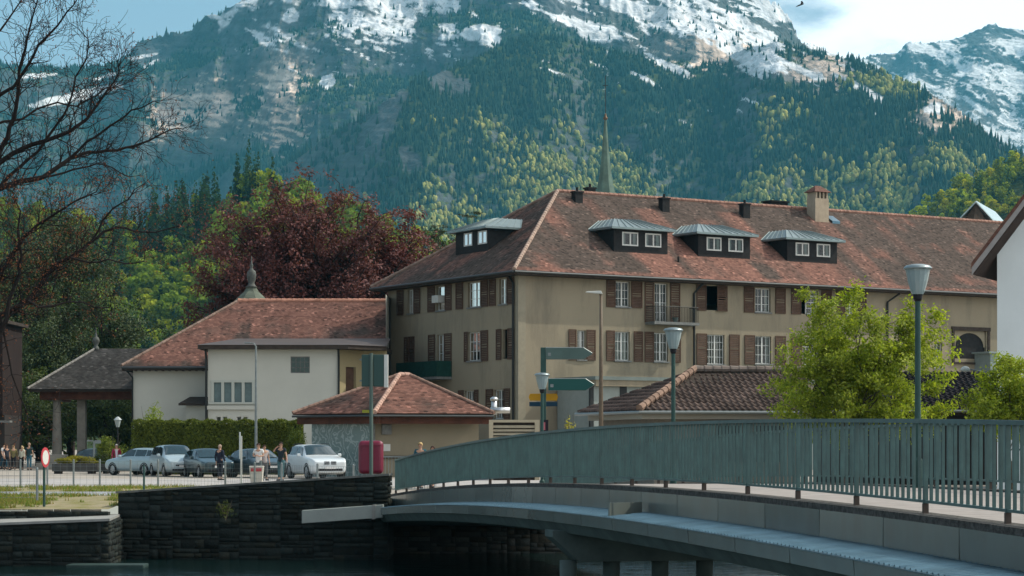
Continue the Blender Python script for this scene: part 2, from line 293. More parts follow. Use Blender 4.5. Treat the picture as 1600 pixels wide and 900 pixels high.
def forest_mesh(name, label, x, y, z, h, r, kind, colr, mt):
    """kind 0 = conifer (two ragged cones), 1 = broadleaf (lumpy ball)"""
    Vs = []; Fs = []; Cs = []; base = 0; n = 6
    a = np.arange(n)*2*math.pi/n
    k = kind == 0; m = k.sum()
    if m:
        x_, y_, z_, h_, r_, c_ = x[k], y[k], z[k], h[k], r[k], colr[k]
        rot = rng.uniform(0, 6.28, m)[:, None]+a[None]
        rj = rng.uniform(0.65, 1.25, (m, n)); rj2 = rng.uniform(0.7, 1.2, (m, n))
        def ring(rad, hh, jit): return np.stack([x_[:, None]+np.cos(rot)*rad[:, None]*jit, y_[:, None]+np.sin(rot)*rad[:, None]*jit, (z_+hh)[:, None]+rng.uniform(-.05, .05, (m, n))*h_[:, None]], -1)
        v = np.concatenate([ring(r_, h_*0.08, rj), ring(r_*0.62, h_*0.48, rj2), np.stack([x_, y_, z_+h_], -1)[:, None]], 1)
        f = [(q, (q+1) % n, n+(q+1) % n) for q in range(n)]+[(q, n+(q+1) % n, n+q) for q in range(n)]+[(n+q, n+(q+1) % n, 2*n) for q in range(n)]
        f = np.array(f); nvv = 2*n+1
        Vs.append(v.reshape(-1, 3)); Fs.append((f[None]+(np.arange(m)*nvv)[:, None, None]).reshape(-1, 3)); Cs.append(np.repeat(c_, nvv, 0)); base += m*nvv
    k = kind == 1; m = k.sum()
    if m:
        bm = bmesh.new(); bmesh.ops.create_icosphere(bm, subdivisions=1, radius=1); iv = np.array([v.co[:] for v in bm.verts]); jf = np.array([[v.index for v in f.verts] for f in bm.faces]); bm.free()
        if m < 12000:
            bm = bmesh.new(); bmesh.ops.create_icosphere(bm, subdivisions=2, radius=1); iv = np.array([v.co[:] for v in bm.verts]); jf = np.array([[v.index for v in f.verts] for f in bm.faces]); bm.free()
        nn = len(iv)
        rad = r[k][:, None]*rng.uniform(0.72, 1.22, (m, nn)); rt = rng.uniform(0, 6.28, m)[:, None]
        vx = iv[None, :, 0]*np.cos(rt)-iv[None, :, 1]*np.sin(rt); vy = iv[None, :, 0]*np.sin(rt)+iv[None, :, 1]*np.cos(rt)
        v = np.stack([x[k][:, None]+vx*rad, y[k][:, None]+vy*rad, (z[k]+h[k]*0.55)[:, None]+iv[None, :, 2]*h[k][:, None]*0.5*rng.uniform(0.75, 1.15, (m, nn))], -1)
        Vs.append(v.reshape(-1, 3)); Fs.append((jf[None]+(np.arange(m)*nn)[:, None, None]).reshape(-1, 3)+base); Cs.append(np.repeat(colr[k], nn, 0))
    o = mesh_np(name, np.concatenate(Vs), np.concatenate(Fs), mt, cols=np.concatenate(Cs))
    return tag(o, label, 'forest', kind='stuff')
mf = mat('far_forest', (1, 1, 1), 0.95, var=0.35, scale=0.35, attr=True, spec=0.05, detail=3)
dens = (1-np.clip(snow*1.15+rock*1.05, 0, .975))*(1-.6*sst(0, 1, (ysn-115-PY)/60)*(LID == 0))
dens = np.where(LID == 0, dens*sst(0.10, 0.36, fbm(XX/110, YY/110, 61, 4)*(1.15-0.25*(H-350)/600)), dens)
x, y, z, i0, j0 = sprinkle((LID < 2) & (H > 25) & (YY > 1250), dens*(1/50.)*np.where(LID == 0, 0.9, 1.3))
pz = HZ-z/y*F; uu = x/y*F+800
bl_p = sst(0, 1, (pz-190)/130+(fbm(x/150, y/150, 64, 4)-0.5)*4.2-0.42-1.2*sst(60, 330, 830-uu+0*x)+0.18*sst(880, 1250, uu))*(LID[j0, i0] == 1)
kind = (rng.random(len(x)) < bl_p).astype(int)
h = np.where(kind == 0, rng.uniform(10, 22, len(x))*(.7+.6*fbm(x/60, y/60, 65, 3)), rng.uniform(9, 15, len(x)))*np.where(z > 620, 0.72, 1.0); r = np.where(kind == 0, rng.uniform(1.9, 3.2, len(x)), rng.uniform(2.4, 4.3, len(x)))
g = rng.random(len(x))[:, None]; yel = rng.random(len(x))[:, None]
cc = np.where(kind[:, None] == 0, np.array([0.020, 0.040, 0.026])*(0.6+0.9*g), np.array([0.15, 0.17, 0.045])*(0.6+0.9*g)+np.array([0.22, 0.17, 0.05])*(yel > 0.5)*yel)
forest_mesh('mountain_forest', 'dark spruce and yellow-green broadleaf forest covering the big mountain', x, y, z-1, h, r, kind, cc, mf)
print('mountain trees', len(x))

# wooded hills close behind the town: crowns built from leaf clumps
def quads(c, nrm, size, asp=1.0, jit=0.9, fold=0):
    """leaf-like quads: centres c (n,3), normals nrm (n,3), size (n,)"""
    n = len(c); q = nrm+rng.normal(0, jit, (n, 3)); q /= np.linalg.norm(q, axis=1)[:, None]+1e-9
    r = rng.normal(0, 1, (n, 3)); a = np.cross(q, r); a /= np.linalg.norm(a, axis=1)[:, None]+1e-9; b = np.cross(q, a)
    s = size[:, None]; ca = c-a*s*0.5*asp; cb = c+a*s*0.5*asp
    v = np.stack([ca, c-b*s*0.42+q*s*0.12, cb, c+b*s*0.42+q*s*0.12], 1)
    return v.reshape(-1, 3), np.arange(4*n).reshape(n, 4)
def crown_cloud(x, y, z, h, r, kind, M):
    """per tree M clump centres and outward normals; returns (n*M,3) each"""
    n = len(x); t = rng.uniform(0, 6.283, (n, M)); k = (kind == 0)[:, None]
    # broadleaf: lobes
    Lb = 9; lt = rng.uniform(0, 6.283, (n, Lb)); lh = rng.uniform(0.28, 0.86, (n, Lb)); lr = rng.uniform(0.15, 0.75, (n, Lb))*np.sqrt(np.clip(1-((lh-0.5)/0.55)**2, 0.05, 1))
    pick = rng.integers(0, Lb, (n, M)); g = lambda A: np.take_along_axis(A, pick, 1)
    d = rng.normal(0, 1, (n, M, 3)); d[..., 2] = d[..., 2]*0.8+0.35; d /= np.linalg.norm(d, axis=2)[..., None]
    br = 0.42*np.ones((n, M))*rng.uniform(0.8, 1.1, (n, M))
    bx = g(np.cos(lt)*lr)+d[..., 0]*br; by = g(np.sin(lt)*lr)+d[..., 1]*br; bz = g(lh)+d[..., 2]*br*(r/h)[:, None]*0.9
    # conifer: whorled cone
    ch = 1-np.sqrt(rng.uniform(0.0, 0.97, (n, M))); ch = np.clip(ch, 0.03, 0.99); cr_ = (1-ch)**0.85*(0.72+0.28*np.cos(ch*46+0*t))*rng.uniform(0.55, 1.08, (n, M))
    px_ = np.where(k, np.cos(t)*cr_, bx); py_ = np.where(k, np.sin(t)*cr_, by); pz_ = np.where(k, ch, bz)
    c = np.stack([x[:, None]+px_*r[:, None], y[:, None]+py_*r[:, None], z[:, None]+pz_*h[:, None]], -1)
    nn = np.stack([np.where(k, np.cos(t), d[..., 0]), np.where(k, np.sin(t), d[..., 1]), np.where(k, 0.55+0*t, d[..., 2])], -1)
    return c.reshape(-1, 3), nn.reshape(-1, 3)
ml = mat('hill_leaves', (1, 1, 1), 0.8, var=0.15, scale=0.4, attr=True, spec=0.15, trans=0.4, detail=2)
for lid, nm, lab, dn, pcon in ((3, 'hillside_wood', 'mixed spruce and bright green broadleaf wood on the hill at left', 1/46., 0.45), (4, 'hillside_wood', 'light green beech wood, leaves tinted sunlit yellow, on the hill at right edge', 1/70., 0.06)):
    m_ = (LID == lid) & (H > 3) & (UU > (-40 if lid == 3 else 1300)) & (UU < (900 if lid == 3 else 1680)) & (YY > 430)
    x, y, z, i0, j0 = sprinkle(m_, dn*1.25+0*H)
    u = x/y*F+800; n = len(x); kk = (rng.random(n) < np.clip(pcon+2.4*(fbm(x/45, y/45, 301, 3)-0.5), 0.03, 0.9)).astype(int); kind = 1-kk
    if lid == 3: kind = np.where((rng.random(n) < 0.75) & (HZ-z/y*F < 300) & (u > 190), 0, kind); y0 = y
    h = np.where(kind == 0, rng.uniform(14, 23, n), rng.uniform(8, 14, n)); r = np.where(kind == 0, rng.uniform(2.2, 3.4, n), rng.uniform(2.7, 4.6, n))
    base = np.where(kind[:, None] == 0, np.array([0.030, 0.060, 0.026]), np.array([0.170, 0.230, 0.028]))*rng.uniform(0.65, 1.4, (n, 1))*np.array([1, 1, 1])
    ol = (rng.random(n) < 0.25)[:, None]; base = np.where(ol & (kind[:, None] == 1), base*np.array([1.5, 1.2, 0.8]), base)
    if lid == 4: base = base*np.array([1.45, 1.25, 1.0])  # sunlight put into the right hill's leaf colours: brighter and yellower
    M = 170; c, nn = crown_cloud(x, y, z-0.5, h, r, kind, M)
    v, f = quads(c, nn, np.repeat(r, M)*rng.uniform(0.28, 0.5, n*M), jit=0.55)
    cc = np.repeat(base, M, 0)*rng.uniform(0.75, 1.25, (n*M, 1)); cc = np.repeat(cc, 4, 0)
    o = mesh_np(nm, v, f, ml, cols=cc); tag(o, lab, 'woodland', kind='stuff'); print(nm, lid, n)
# ---------------------------------------------------------------- ground, water, quay
m_pave = mat('pale_paving', (0.33, 0.295, 0.25), 0.9, var=0.16, scale=0.35, bump=0.15, bscale=6, dirt=((0.2, 0.18, 0.16), 0.5, 0.25))
m_soil = mat('bank_soil', (0.10, 0.10, 0.06), 1, var=0.3, scale=2, bump=0.5)
g = MB(); far = 9500
bank = [(-3000, 72), (-11.9, 72), (-11.9, 67.0), (-3.7, 66.3), (-3.7, 70.6), (40, 72.5), (3000, 74)]
g.poly([(x, y, GZ) for x, y in bank]+[(3000, far, GZ), (-3000, far, GZ)])
tag(g.build('ground', m_pave), kind='structure')
tag(MB().poly([(-400, -50, GZ), (400, -50, GZ), (400, 13, GZ), (-400, 13, GZ)]).build('near_bank', m_soil), kind='structure')
m_water = mat('river_water', (0.004, 0.014, 0.013), 0.10, bump=0.6, bscale=1.4, scale=1, stretch=(0.8, 1.6, 1), spec=0.5)
m_water.node_tree.nodes['Bump'].inputs['Distance'].default_value = 0.12
tag(MB().poly([(-600, 12, -3.4), (600, 12, -3.4), (600, 76, -3.4), (-600, 76, -3.4)]).build('river', m_water), kind='structure')
tag(MB().poly([(-600, 11, -6), (600, 11, -6), (600, 80, -6), (-600, 80, -6)]).build('river_bed', m_soil), kind='structure')
m_grass = mat('verge_ground', (0.17, 0.16, 0.05), 1, scale=1.3, col2=(0.30, 0.25, 0.17), bump=0.5, bscale=12, detail=8)
m_gravel = mat('gravel', (0.30, 0.31, 0.33), 0.95, var=0.45, scale=9, bump=0.8, bscale=30, detail=6)
m_lightp = mat('light_paving', (0.36, 0.34, 0.32), 0.9, var=0.12, scale=0.8, bump=0.2, bscale=8)
# verge, gravel and paving sheets on the left, each laid 4 mm above the one below
tag(MB().poly([(-60, 71.9, GZ+.004), (-6.2, 71.9, GZ+.004), (-6.2, 88, GZ+.004), (-60, 88, GZ+.004)], ).poly([(-60, 66.05, -1.90), (-11.9, 66.05, -1.90), (-11.9, 71.9, GZ+.004), (-60, 71.9, GZ+.004)]).build('verge', m_grass), kind='structure')
tag(MB().poly([(-60, 72.6, GZ+.010), (-6.25, 72.6, GZ+.010), (-6.25, 78.6, GZ+.010), (-60, 78, GZ+.010)]).build('gravel_strip', m_gravel), kind='structure')
tag(MB().poly([(-60, 88, GZ+.008), (4, 88, GZ+.008), (4, 106, GZ+.008), (-60, 112, GZ+.008)]).build('parking_surface', m_lightp), kind='structure')
def grass_patch(n, xr, yr, dens):
    x = rng.uniform(*xr, n); y = rng.uniform(*yr, n); k = (fbm(x*0.6, y*0.9, 400, 4) > dens) & ~((x > -12) & (y < 67.4)); x, y = x[k], y[k]; n = len(x)
    h = rng.uniform(0.05, 0.17, n); a = rng.uniform(0, 6.28, n); w_ = 0.016; lean = rng.normal(0, 0.05, (n, 2))
    z = np.where(y < 71.9, -1.90+(y-66.05)*(GZ+1.90)/5.85, GZ)
    v = np.stack([np.stack([x-np.cos(a)*w_, y-np.sin(a)*w_, z], -1), np.stack([x+np.cos(a)*w_, y+np.sin(a)*w_, z], -1), np.stack([x+lean[:, 0], y+lean[:, 1], z+h], -1)], 1)
    c = np.where(rng.random(n)[:, None] < 0.45, [0.25, 0.20, 0.07], [0.13, 0.19, 0.035])*rng.uniform(0.7, 1.3, (n, 1))
    return v.reshape(-1, 3), np.repeat(c, 3, 0)
vs, cs = zip(*[grass_patch(30000, (-19, -6.2), (66.1, 72.7), 0.40), grass_patch(26000, (-22, -6.2), (78.4, 87.8), 0.53), grass_patch(1500, (-19, -6.2), (72, 79), 0.62)])
v = np.concatenate(vs); m_blade = mat('grass_blades', (1, 1, 1), 0.8, attr=True, trans=0.3)
tag(mesh_np('grass', v, np.arange(len(v)).reshape(-1, 3), m_blade, cols=np.concatenate(cs)), 'dry yellow-green verge grass behind the river wall', 'grass', kind='stuff')

m_stone = mat('wall_stone', (1, 1, 1), 0.92, var=0.35, scale=5, bump=0.7, bscale=18, attr=True, detail=6)
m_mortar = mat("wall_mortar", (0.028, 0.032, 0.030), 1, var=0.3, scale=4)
m_coping = mat('pale_coping', (0.26, 0.26, 0.24), 0.85, var=0.15, scale=2, bump=0.2)
def stones(name, a, b, z0, zt, parent, tone=(0.022, 0.028, 0.025), rowh=(0.09, 0.24), ln=(0.18, 0.8), out=1):  # default tone is darkened to stand for shade from near-bank trees
    """coursed rubble facing from a to b (xy); zt = (top at a, top at b)"""
    a = Vector((*a, 0)); b = Vector((*b, 0)); d = b-a; Lh = d.length; d.normalize(); nr = Vector((d.y, -d.x, 0))*out
    V = []; Fs = []; Cc = []
    Ht = max(zt)-z0; cuts = [0.0]
    while cuts[-1] < Lh: cuts.append(min(Lh, cuts[-1]+random.uniform(.5, 1.9)) if Lh-cuts[-1] > 1.0 else Lh)
    for pa_, pb_ in zip(cuts[:-1], cuts[1:]):
      row = -random.uniform(0, .1)
      while row < Ht:
        rh = random.uniform(*rowh)*random.choice((.7, 1, 1, 1.25)); x = pa_
        while x < pb_-.001:
            w_ = random.uniform(*ln)
            if pb_-(x+w_) < .12: w_ = pb_-x
            x0, x1 = x, min(pb_, x+w_); x += w_
            if x1-x0 < 0.03: continue
            tt = zt[0]+(zt[1]-zt[0])*((x0+x1)/2/Lh)-0.06; z_0 = z0+row+0.008; z_1 = min(z0+row+rh-0.008, tt)
            if z_1-z_0 < 0.03: continue
            pr = random.uniform(0.015, 0.06); e = 0.012; j = lambda: random.uniform(-.008, .008)
            p = [a+d*(x0+.008)+Vector((0, 0, z_0)), a+d*(x1-.008)+Vector((0, 0, z_0)), a+d*(x1-.008)+Vector((0, 0, z_1)), a+d*(x0+.008)+Vector((0, 0, z_1))]
            q = [p[0]+d*e+nr*(pr+j())+Vector((0, 0, e)), p[1]-d*e+nr*(pr+j())+Vector((0, 0, e)), p[2]-d*e+nr*(pr+j())-Vector((0, 0, e)), p[3]+d*e+nr*(pr+j())-Vector((0, 0, e))]
            k = len(V); V += p+q; Fs += [(k+4, k+5, k+6, k+7), (k, k+1, k+5, k+4), (k+1, k+2, k+6, k+5), (k+2, k+3, k+7, k+6), (k+3, k, k+4, k+7)]
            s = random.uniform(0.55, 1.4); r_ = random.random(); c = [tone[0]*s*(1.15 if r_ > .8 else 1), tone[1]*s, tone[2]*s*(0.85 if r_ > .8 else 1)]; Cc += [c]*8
        row += rh
    return mesh_np(name, np.array([tuple(q) for q in V]), np.array(Fs), m_stone, parent, cols=np.array(Cc))
def wallbody(bb, a, b, thick, z0, zt, back=1):
    a = Vector((*a, 0)); b = Vector((*b, 0)); d = (b-a).normalized(); nr = Vector((-d.y, d.x, 0))*thick*back
    bb.hexa([a+Vector((0,0,z0)), b+Vector((0,0,z0)), b+nr+Vector((0,0,z0)), a+nr+Vector((0,0,z0))], [a+Vector((0,0,zt[0])), b+Vector((0,0,zt[1])), b+nr+Vector((0,0,zt[1])), a+nr+Vector((0,0,zt[0]))])
A, B = (-11.78, 67.0), (-3.67, 66.2); ZT = (-1.395, -0.85)
t_ = thing('river_wall', 'coursed stone parapet wall, coloured dark for shade, rising from the river to the bridge end', 'stone wall')
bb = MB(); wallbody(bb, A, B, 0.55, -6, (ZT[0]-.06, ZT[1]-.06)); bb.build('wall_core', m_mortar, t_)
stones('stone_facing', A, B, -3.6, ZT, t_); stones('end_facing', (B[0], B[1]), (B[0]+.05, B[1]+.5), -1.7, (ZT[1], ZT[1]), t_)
dW = (Vector((*B, 0))-Vector((*A, 0))).normalized(); nW = Vector((-dW.y, dW.x, 0))
bb = MB(); a_ = Vector((*A, 0))-nW*.08-dW*.06; b_ = Vector((*B, 0))-nW*.08+dW*.05; th = nW*.72
bb.hexa([a_+Vector((0,0,ZT[0]-.06)), b_+Vector((0,0,ZT[1]-.06)), b_+th+Vector((0,0,ZT[1]-.06)), a_+th+Vector((0,0,ZT[0]-.06))], [a_+Vector((0,0,ZT[0])), b_+Vector((0,0,ZT[1])), b_+th+Vector((0,0,ZT[1])), a_+th+Vector((0,0,ZT[0]))]); bb.build('coping', mat('dark_coping', (0.12, 0.125, 0.115), 0.9, var=0.3, scale=3, bump=0.4), t_)
# lower quay on the left with a path on it
t_ = thing('quay_wall', 'low stone quay wall, coloured dark for shade, with a pale path on top at bottom left', 'quay wall')
a0, b0 = (-60, 63.0), (-11.35, 63.0)
bb = MB(); wallbody(bb, (-20, 63.0), b0, 0.4, -6, (-2.48, -2.15)); wallbody(bb, (-60, 63), (-20, 63), .4, -6, (-2.48, -2.48)); wallbody(bb, b0, (-11.7, 67.2), .3, -6, (-2.15, -2.15)); bb.build('wall_core', m_mortar, t_)
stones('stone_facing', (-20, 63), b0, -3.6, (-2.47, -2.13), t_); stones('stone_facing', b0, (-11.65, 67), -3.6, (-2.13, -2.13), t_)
bb = MB(); bb.hexa([(-20, 62.9, -2.47), (-11.3, 62.9, -2.14), (-11.72, 67.0, -2.14), (-20, 66.1, -2.35)], [(-20, 62.9, -2.40), (-11.3, 62.9, -2.07), (-11.72, 67.0, -2.07), (-20, 66.1, -2.28)]); bb.hexa([(-60, 62.9, -2.47), (-20, 62.9, -2.47), (-20, 66.1, -2.35), (-60, 66.1, -2.35)], [(-60, 62.9, -2.40), (-20, 62.9, -2.40), (-20, 66.1, -2.28), (-60, 66.1, -2.28)]); bb.build('path_slab', m_coping, t_)
t_ = thing('verge_wall', 'knee-high rough stone edging between the pale path and the dry verge', 'low wall')
bb = MB(); wallbody(bb, (-60, 66.0), (-11.9, 66.0), .35, -3, (-1.98, -1.98)); bb.build('wall_core', m_mortar, t_)
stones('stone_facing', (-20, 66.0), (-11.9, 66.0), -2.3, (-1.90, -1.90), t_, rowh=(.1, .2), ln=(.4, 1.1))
stones('stone_top', (-20, 66.05), (-12.1, 66.05), -1.98, (-1.84, -1.84), t_, tone=(.14, .13, .11), rowh=(.12, .14), ln=(.5, 1.2))
t_ = thing('quay_wall', 'unlit masonry quay beneath the bridge and the far bank', 'quay wall')
bb = MB(); wallbody(bb, (-3.7, 66.3), (-3.7, 70.5), .5, -6, (-1.66, -1.66)); wallbody(bb, (-3.75, 70.0), (40, 72.4), .6, -6, (-1.66, -1.66)); bb.build('wall_core', m_mortar, t_)
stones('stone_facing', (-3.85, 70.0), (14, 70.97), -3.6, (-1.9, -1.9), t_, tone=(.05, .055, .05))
tag(MB().box((-12.35, 62.0, -3.7), (-10.2, 62.9, -3.32)).build('landing_slab', mat('wet_concrete', (0.03, 0.05, 0.045), 0.6, var=0.2, scale=2), bevel=.03), 'wet greenish concrete slab at the foot of the river wall', 'slab')
# pale metal duct along the wall, carried on to the bridge
m_duct = mat('pale_metal', (0.25, 0.275, 0.25), 0.45, var=0.08, scale=2, metal=0.0)
p0 = P(474, 797, 65.6); p1 = P(600, 788, 65.55); bb = MB(); dd = (p1-p0).normalized(); nn_ = Vector((dd.y, -dd.x, 0)).normalized()*.42
t_ = thing('duct', 'long pale sheet-metal duct fixed along the dark stone wall', 'duct')
bb.hexa([p0-Vector((0,0,.38)), p1-Vector((0,0,.38)), p1+nn_-Vector((0,0,.38)), p0+nn_-Vector((0,0,.38))], [p0, p1, p1+nn_, p0+nn_]); bb.build('duct_casing', m_duct, t_, bevel=.015)
bb = MB(); q0 = p0+dd*2.05; bb.hexa([q0-Vector((0,0,.40))-nn_*.02, q0+dd*.1-Vector((0,0,.40))-nn_*.02, q0+dd*.1-Vector((0,0,.40))+nn_*1.06, q0-Vector((0,0,.40))+nn_*1.06], [q0+Vector((0,0,.01))-nn_*.02, q0+dd*.1+Vector((0,0,.01))-nn_*.02, q0+dd*.1+Vector((0,0,.01))+nn_*1.06, q0+Vector((0,0,.01))+nn_*1.06]); bb.build('joint_band', m_coping, t_)

# ---------------------------------------------------------------- bridge
def zd(Y): return -0.74-0.00074*(Y-36)**2
tB = Vector((-0.188, 0.982, 0)); oB = Vector((-0.982, -0.188, 0))
def bp(Y, off, dz=0): return Vector((9.7-0.1914*Y, Y, zd(Y)+dz))+oB*off
def sweep(bb, sec, Y0, Y1, step=1.15, closed=True):
    ys = list(np.arange(Y0, Y1-.01, step))+[Y1]; n = len(sec); vs = [bp(y, o, z) for y in ys for o, z in sec]
    rg = range(n if closed else n-1)
    fs = [(i*n+k, i*n+(k+1) % n, (i+1)*n+(k+1) % n, (i+1)*n+k) for i in range(len(ys)-1) for k in rg]
    if closed: fs += [tuple(range(n)), tuple(range((len(ys)-1)*n, len(ys)*n))]
    bb.add(vs, fs)
m_deck = mat('deck_asphalt', (0.30, 0.27, 0.245), 0.9, var=0.14, scale=2.5, bump=0.25, bscale=40)
m_edge = mat('rough_edge_concrete', (0.11, 0.105, 0.095), 0.95, var=0.5, scale=14, bump=1, bscale=45)
m_fascia = mat('grey_green_cladding', (0.135, 0.16, 0.145), 0.26, var=0.10, scale=0.8, spec=0.6, dirt=((0.13, 0.11, 0.085), 0.45, 0.9))
m_zinc = mat('zinc_sheet', (0.085, 0.155, 0.195), 0.30, var=0.25, scale=1.5, metal=0.85)
m_under = mat('bridge_concrete', (0.10, 0.13, 0.12), 0.85, var=0.25, scale=1.5, bump=0.2)
m_teal = mat('teal_paint', (0.042, 0.100, 0.094), 0.45, var=0.28, scale=3, spec=0.5)
m_brownp = mat('brown_post_foot', (0.075, 0.06, 0.05), 0.6, var=0.2, scale=5)
br = thing('footbridge', 'arched footbridge with grey-green clad edge and ribbed zinc ledge', 'bridge')
bb = MB(); sweep(bb, [(.14, 0), (-4.9, 0), (-4.9, -.3), (.14, -.3)], 8, 71.6); bb.build('deck', m_deck, br)
bb = MB(); sweep(bb, [(.215, .025), (-.13, .03), (-.13, -.1), (.215, -.07)], 8, 71.6, .5)
bb2 = MB(); sweep(bb2, [(-4.62, .03), (-4.95, .03), (-4.95, -.1), (-4.62, -.1)], 8, 71.6, .8); bb.build('edge_strip', m_edge, br); bb2.build('edge_strip', m_edge, br)
Y = 8.15; k = 0
while Y < 70:
    Y1 = min(Y+2.30, 70.3); bb = MB(); e = random.uniform(-.006, .006)
    sweep(bb, [(.20+e, -.055), (.23+e, -.055), (.23-e, -.405), (.20-e, -.405)], Y+.012, Y1-.012, .6); bb.build('fascia_panel', m_fascia, br)
    bb = MB(); e = random.uniform(-.006, .006); ys_ = Y+1.1
    sweep(bb, [(1.0+e, -.475), (1.03+e, -.475), (1.02-e, -.66), (.99-e, -.66)], ys_+.012, min(ys_+2.3, 70.3)-.012, .6); bb.build('fascia_panel', m_fascia, br); Y = Y1
bb = MB(); sweep(bb, [(.19, -.05), (.19, -.43), (.98, -.485), (.98, -.65), (.82, -.86), (.2, -.95), (-4.6, -.95), (-4.9, -.7), (-4.9, -.31), (.1, -.31)], 8, 70.4); bb.build('bridge_girder', m_under, br)
bb = MB(); sweep(bb, [(.232, -.412), (1.035, -.462), (1.035, -.474), (.232, -.424)], 8, 70.3, .6)
y = 8.2
while y < 70:   # ribs across the ledge, a wider joint every 2.3 m
    wd = .03; a1, a2 = bp(y, .26, -.418), bp(y, 1.0, -.466); t2 = tB*wd; up = Vector((0, 0, .026))
    bb.hexa([a1-t2, a2-t2, a2+t2, a1+t2], [a1-t2*.4+up, a2-t2*.4+up, a2+t2*.4+up, a1+t2*.4+up]); y += .155
bb.build('ledge', m_zinc, br)
bb = MB(); c = bp(37.6, .62, -.45); bb.box((-.02, -.36, 0), (.02, .36, .23), Matrix.Translation(c) @ Matrix.Rotation(R(10.8-62), 4, 'Z')); bb.build('metal_plate', m_fascia, br)
# pier
pr = MB(); c0 = bp(41.5, 1.1); ax = -oB; zc = zd(41.5)-.93
def pt(u, v, z): q = c0+ax*u+tB*v; return Vector((q.x, q.y, z))
pr.hexa([pt(.5, -.35, zc-.45), pt(4.6, -.35, zc-.45), pt(4.6, .35, zc-.45), pt(.5, .35, zc-.45)], [pt(0, -.35, zc), pt(4.6, -.35, zc), pt(4.6, .35, zc), pt(0, .35, zc)])
pr.hexa([pt(0, -.35, zc), pt(4.6, -.35, zc), pt(4.6, .35, zc), pt(0, .35, zc)], [pt(0, -.35, zc+.12), pt(4.6, -.35, zc+.12), pt(4.6, .35, zc+.12), pt(0, .35, zc+.12)])
cap = pr.build('pier_cap', m_under, br)
for i, px in enumerate((822, 889, 965, 1035)):
    u = (px-792)/3500*42*1.02; q = pt(u, 0, 0); bb = MB().lathe([(.165, -6), (.165, -3.35), (.158, -3.0), (.158, zc-.44)], (q.x, q.y, 0), 18); bb.build('pier_column', m_under, br, smooth=True)
# railings
def railing(name, off, label, y0, y1, sgn=1):
    r = thing(name, label, 'railing'); st = 2.30; ys = [23.5+st*k for k in range(-6, 22)]; ys = [y for y in ys if y0 <= y <= y1]
    for rl, zz, hw, hh, nm in ((1, 1.09, .035, .025, 'top_rail'), (0, .165, .022, .016, 'bottom_rail')):
        bb = MB(); sweep(bb, [(off-hw, zz-hh), (off+hw, zz-hh), (off+hw, zz+hh), (off-hw, zz+hh)], ys[0]-.05, ys[-1]+.05, .575); bb.build(nm, m_teal, r)
    for y in ys:
        bb = MB(); p = bp(y, off); M = Matrix.Translation(p) @ Matrix.Rotation(math.atan2(tB.y, tB.x), 4, 'Z')
        bb.box((-.016, -.028, .14), (.016, .028, 1.068), M); po = bb.build('post', m_teal, r)
        bb = MB(); bb.box((-.019, -.033, -.02), (.019, .033, .142), M); bb.box((-.05, -.05, -.02), (.05, .05, .03), M); bb.build('post_foot', m_brownp, po)
    for ya, yb in zip(ys[:-1], ys[1:]):
        bb = MB()
        for i in range(1, 13):
            y = ya+(yb-ya)*i/13; p = bp(y, off); M = Matrix.Translation(p) @ Matrix.Rotation(math.atan2(tB.y, tB.x), 4, 'Z')
            bb.box((-.0075, -.019, .175), (.0075, .019, 1.07), M)
        bb.build('baluster_panel', m_teal, r)
    return r
railing('bridge_railing', 0.0, 'teal slatted railing along the near edge of the footbridge', 9, 70.2)
railing('bridge_railing', -4.75, 'teal slatted railing along the far edge of the footbridge', 9, 70.2)
# ---------------------------------------------------------------- building helpers
m_tile = mat('clay_tiles', (1, 1, 1), 0.85, var=0.25, scale=1.1, attr=True, spec=0.25, detail=6)
m_board = mat('dark_eaves_wood', (0.045, 0.035, 0.028), 0.8, var=0.3, scale=3)
m_gut = mat('gutter_metal', (0.05, 0.055, 0.055), 0.45, metal=0.4)
m_pipe = mat('dark_pipe', (0.025, 0.027, 0.026), 0.5)
m_white = mat('white_window_paint', (0.55, 0.56, 0.52), 0.5, var=0.05, scale=4)
m_shut = mat('brown_shutter_paint', (0.082, 0.048, 0.032), 0.65, var=0.25, scale=2.5)
m_sill = mat('grey_sill_stone', (0.16, 0.165, 0.155), 0.85, var=0.2, scale=5)
m_curt = mat('curtain_cloth', (0.55, 0.54, 0.50), 0.95, var=0.1, scale=6)
m_dark = mat('near_black_cladding', (0.018, 0.018, 0.018), 0.7, var=0.3, scale=4)
m_glass = bpy.data.materials.new('window_glass'); m_glass.use_nodes = True; t = m_glass.node_tree; t.nodes.clear()
gl = N(t, 'ShaderNodeBsdfGlossy'); gl.inputs['Roughness'].default_value = 0.03; tp = N(t, 'ShaderNodeBsdfTransparent'); tp.inputs[0].default_value = (0.62, 0.72, 0.70, 1)
fr = N(t, 'ShaderNodeFresnel'); fr.inputs[0].default_value = 1.6; ms = N(t, 'ShaderNodeMixShader'); oo = N(t, 'ShaderNodeOutputMaterial')
t.links.new(fr.outputs[0], ms.inputs[0]); t.links.new(tp.outputs[0], ms.inputs[1]); t.links.new(gl.outputs[0], ms.inputs[2]); t.links.new(ms.outputs[0], oo.inputs[0])
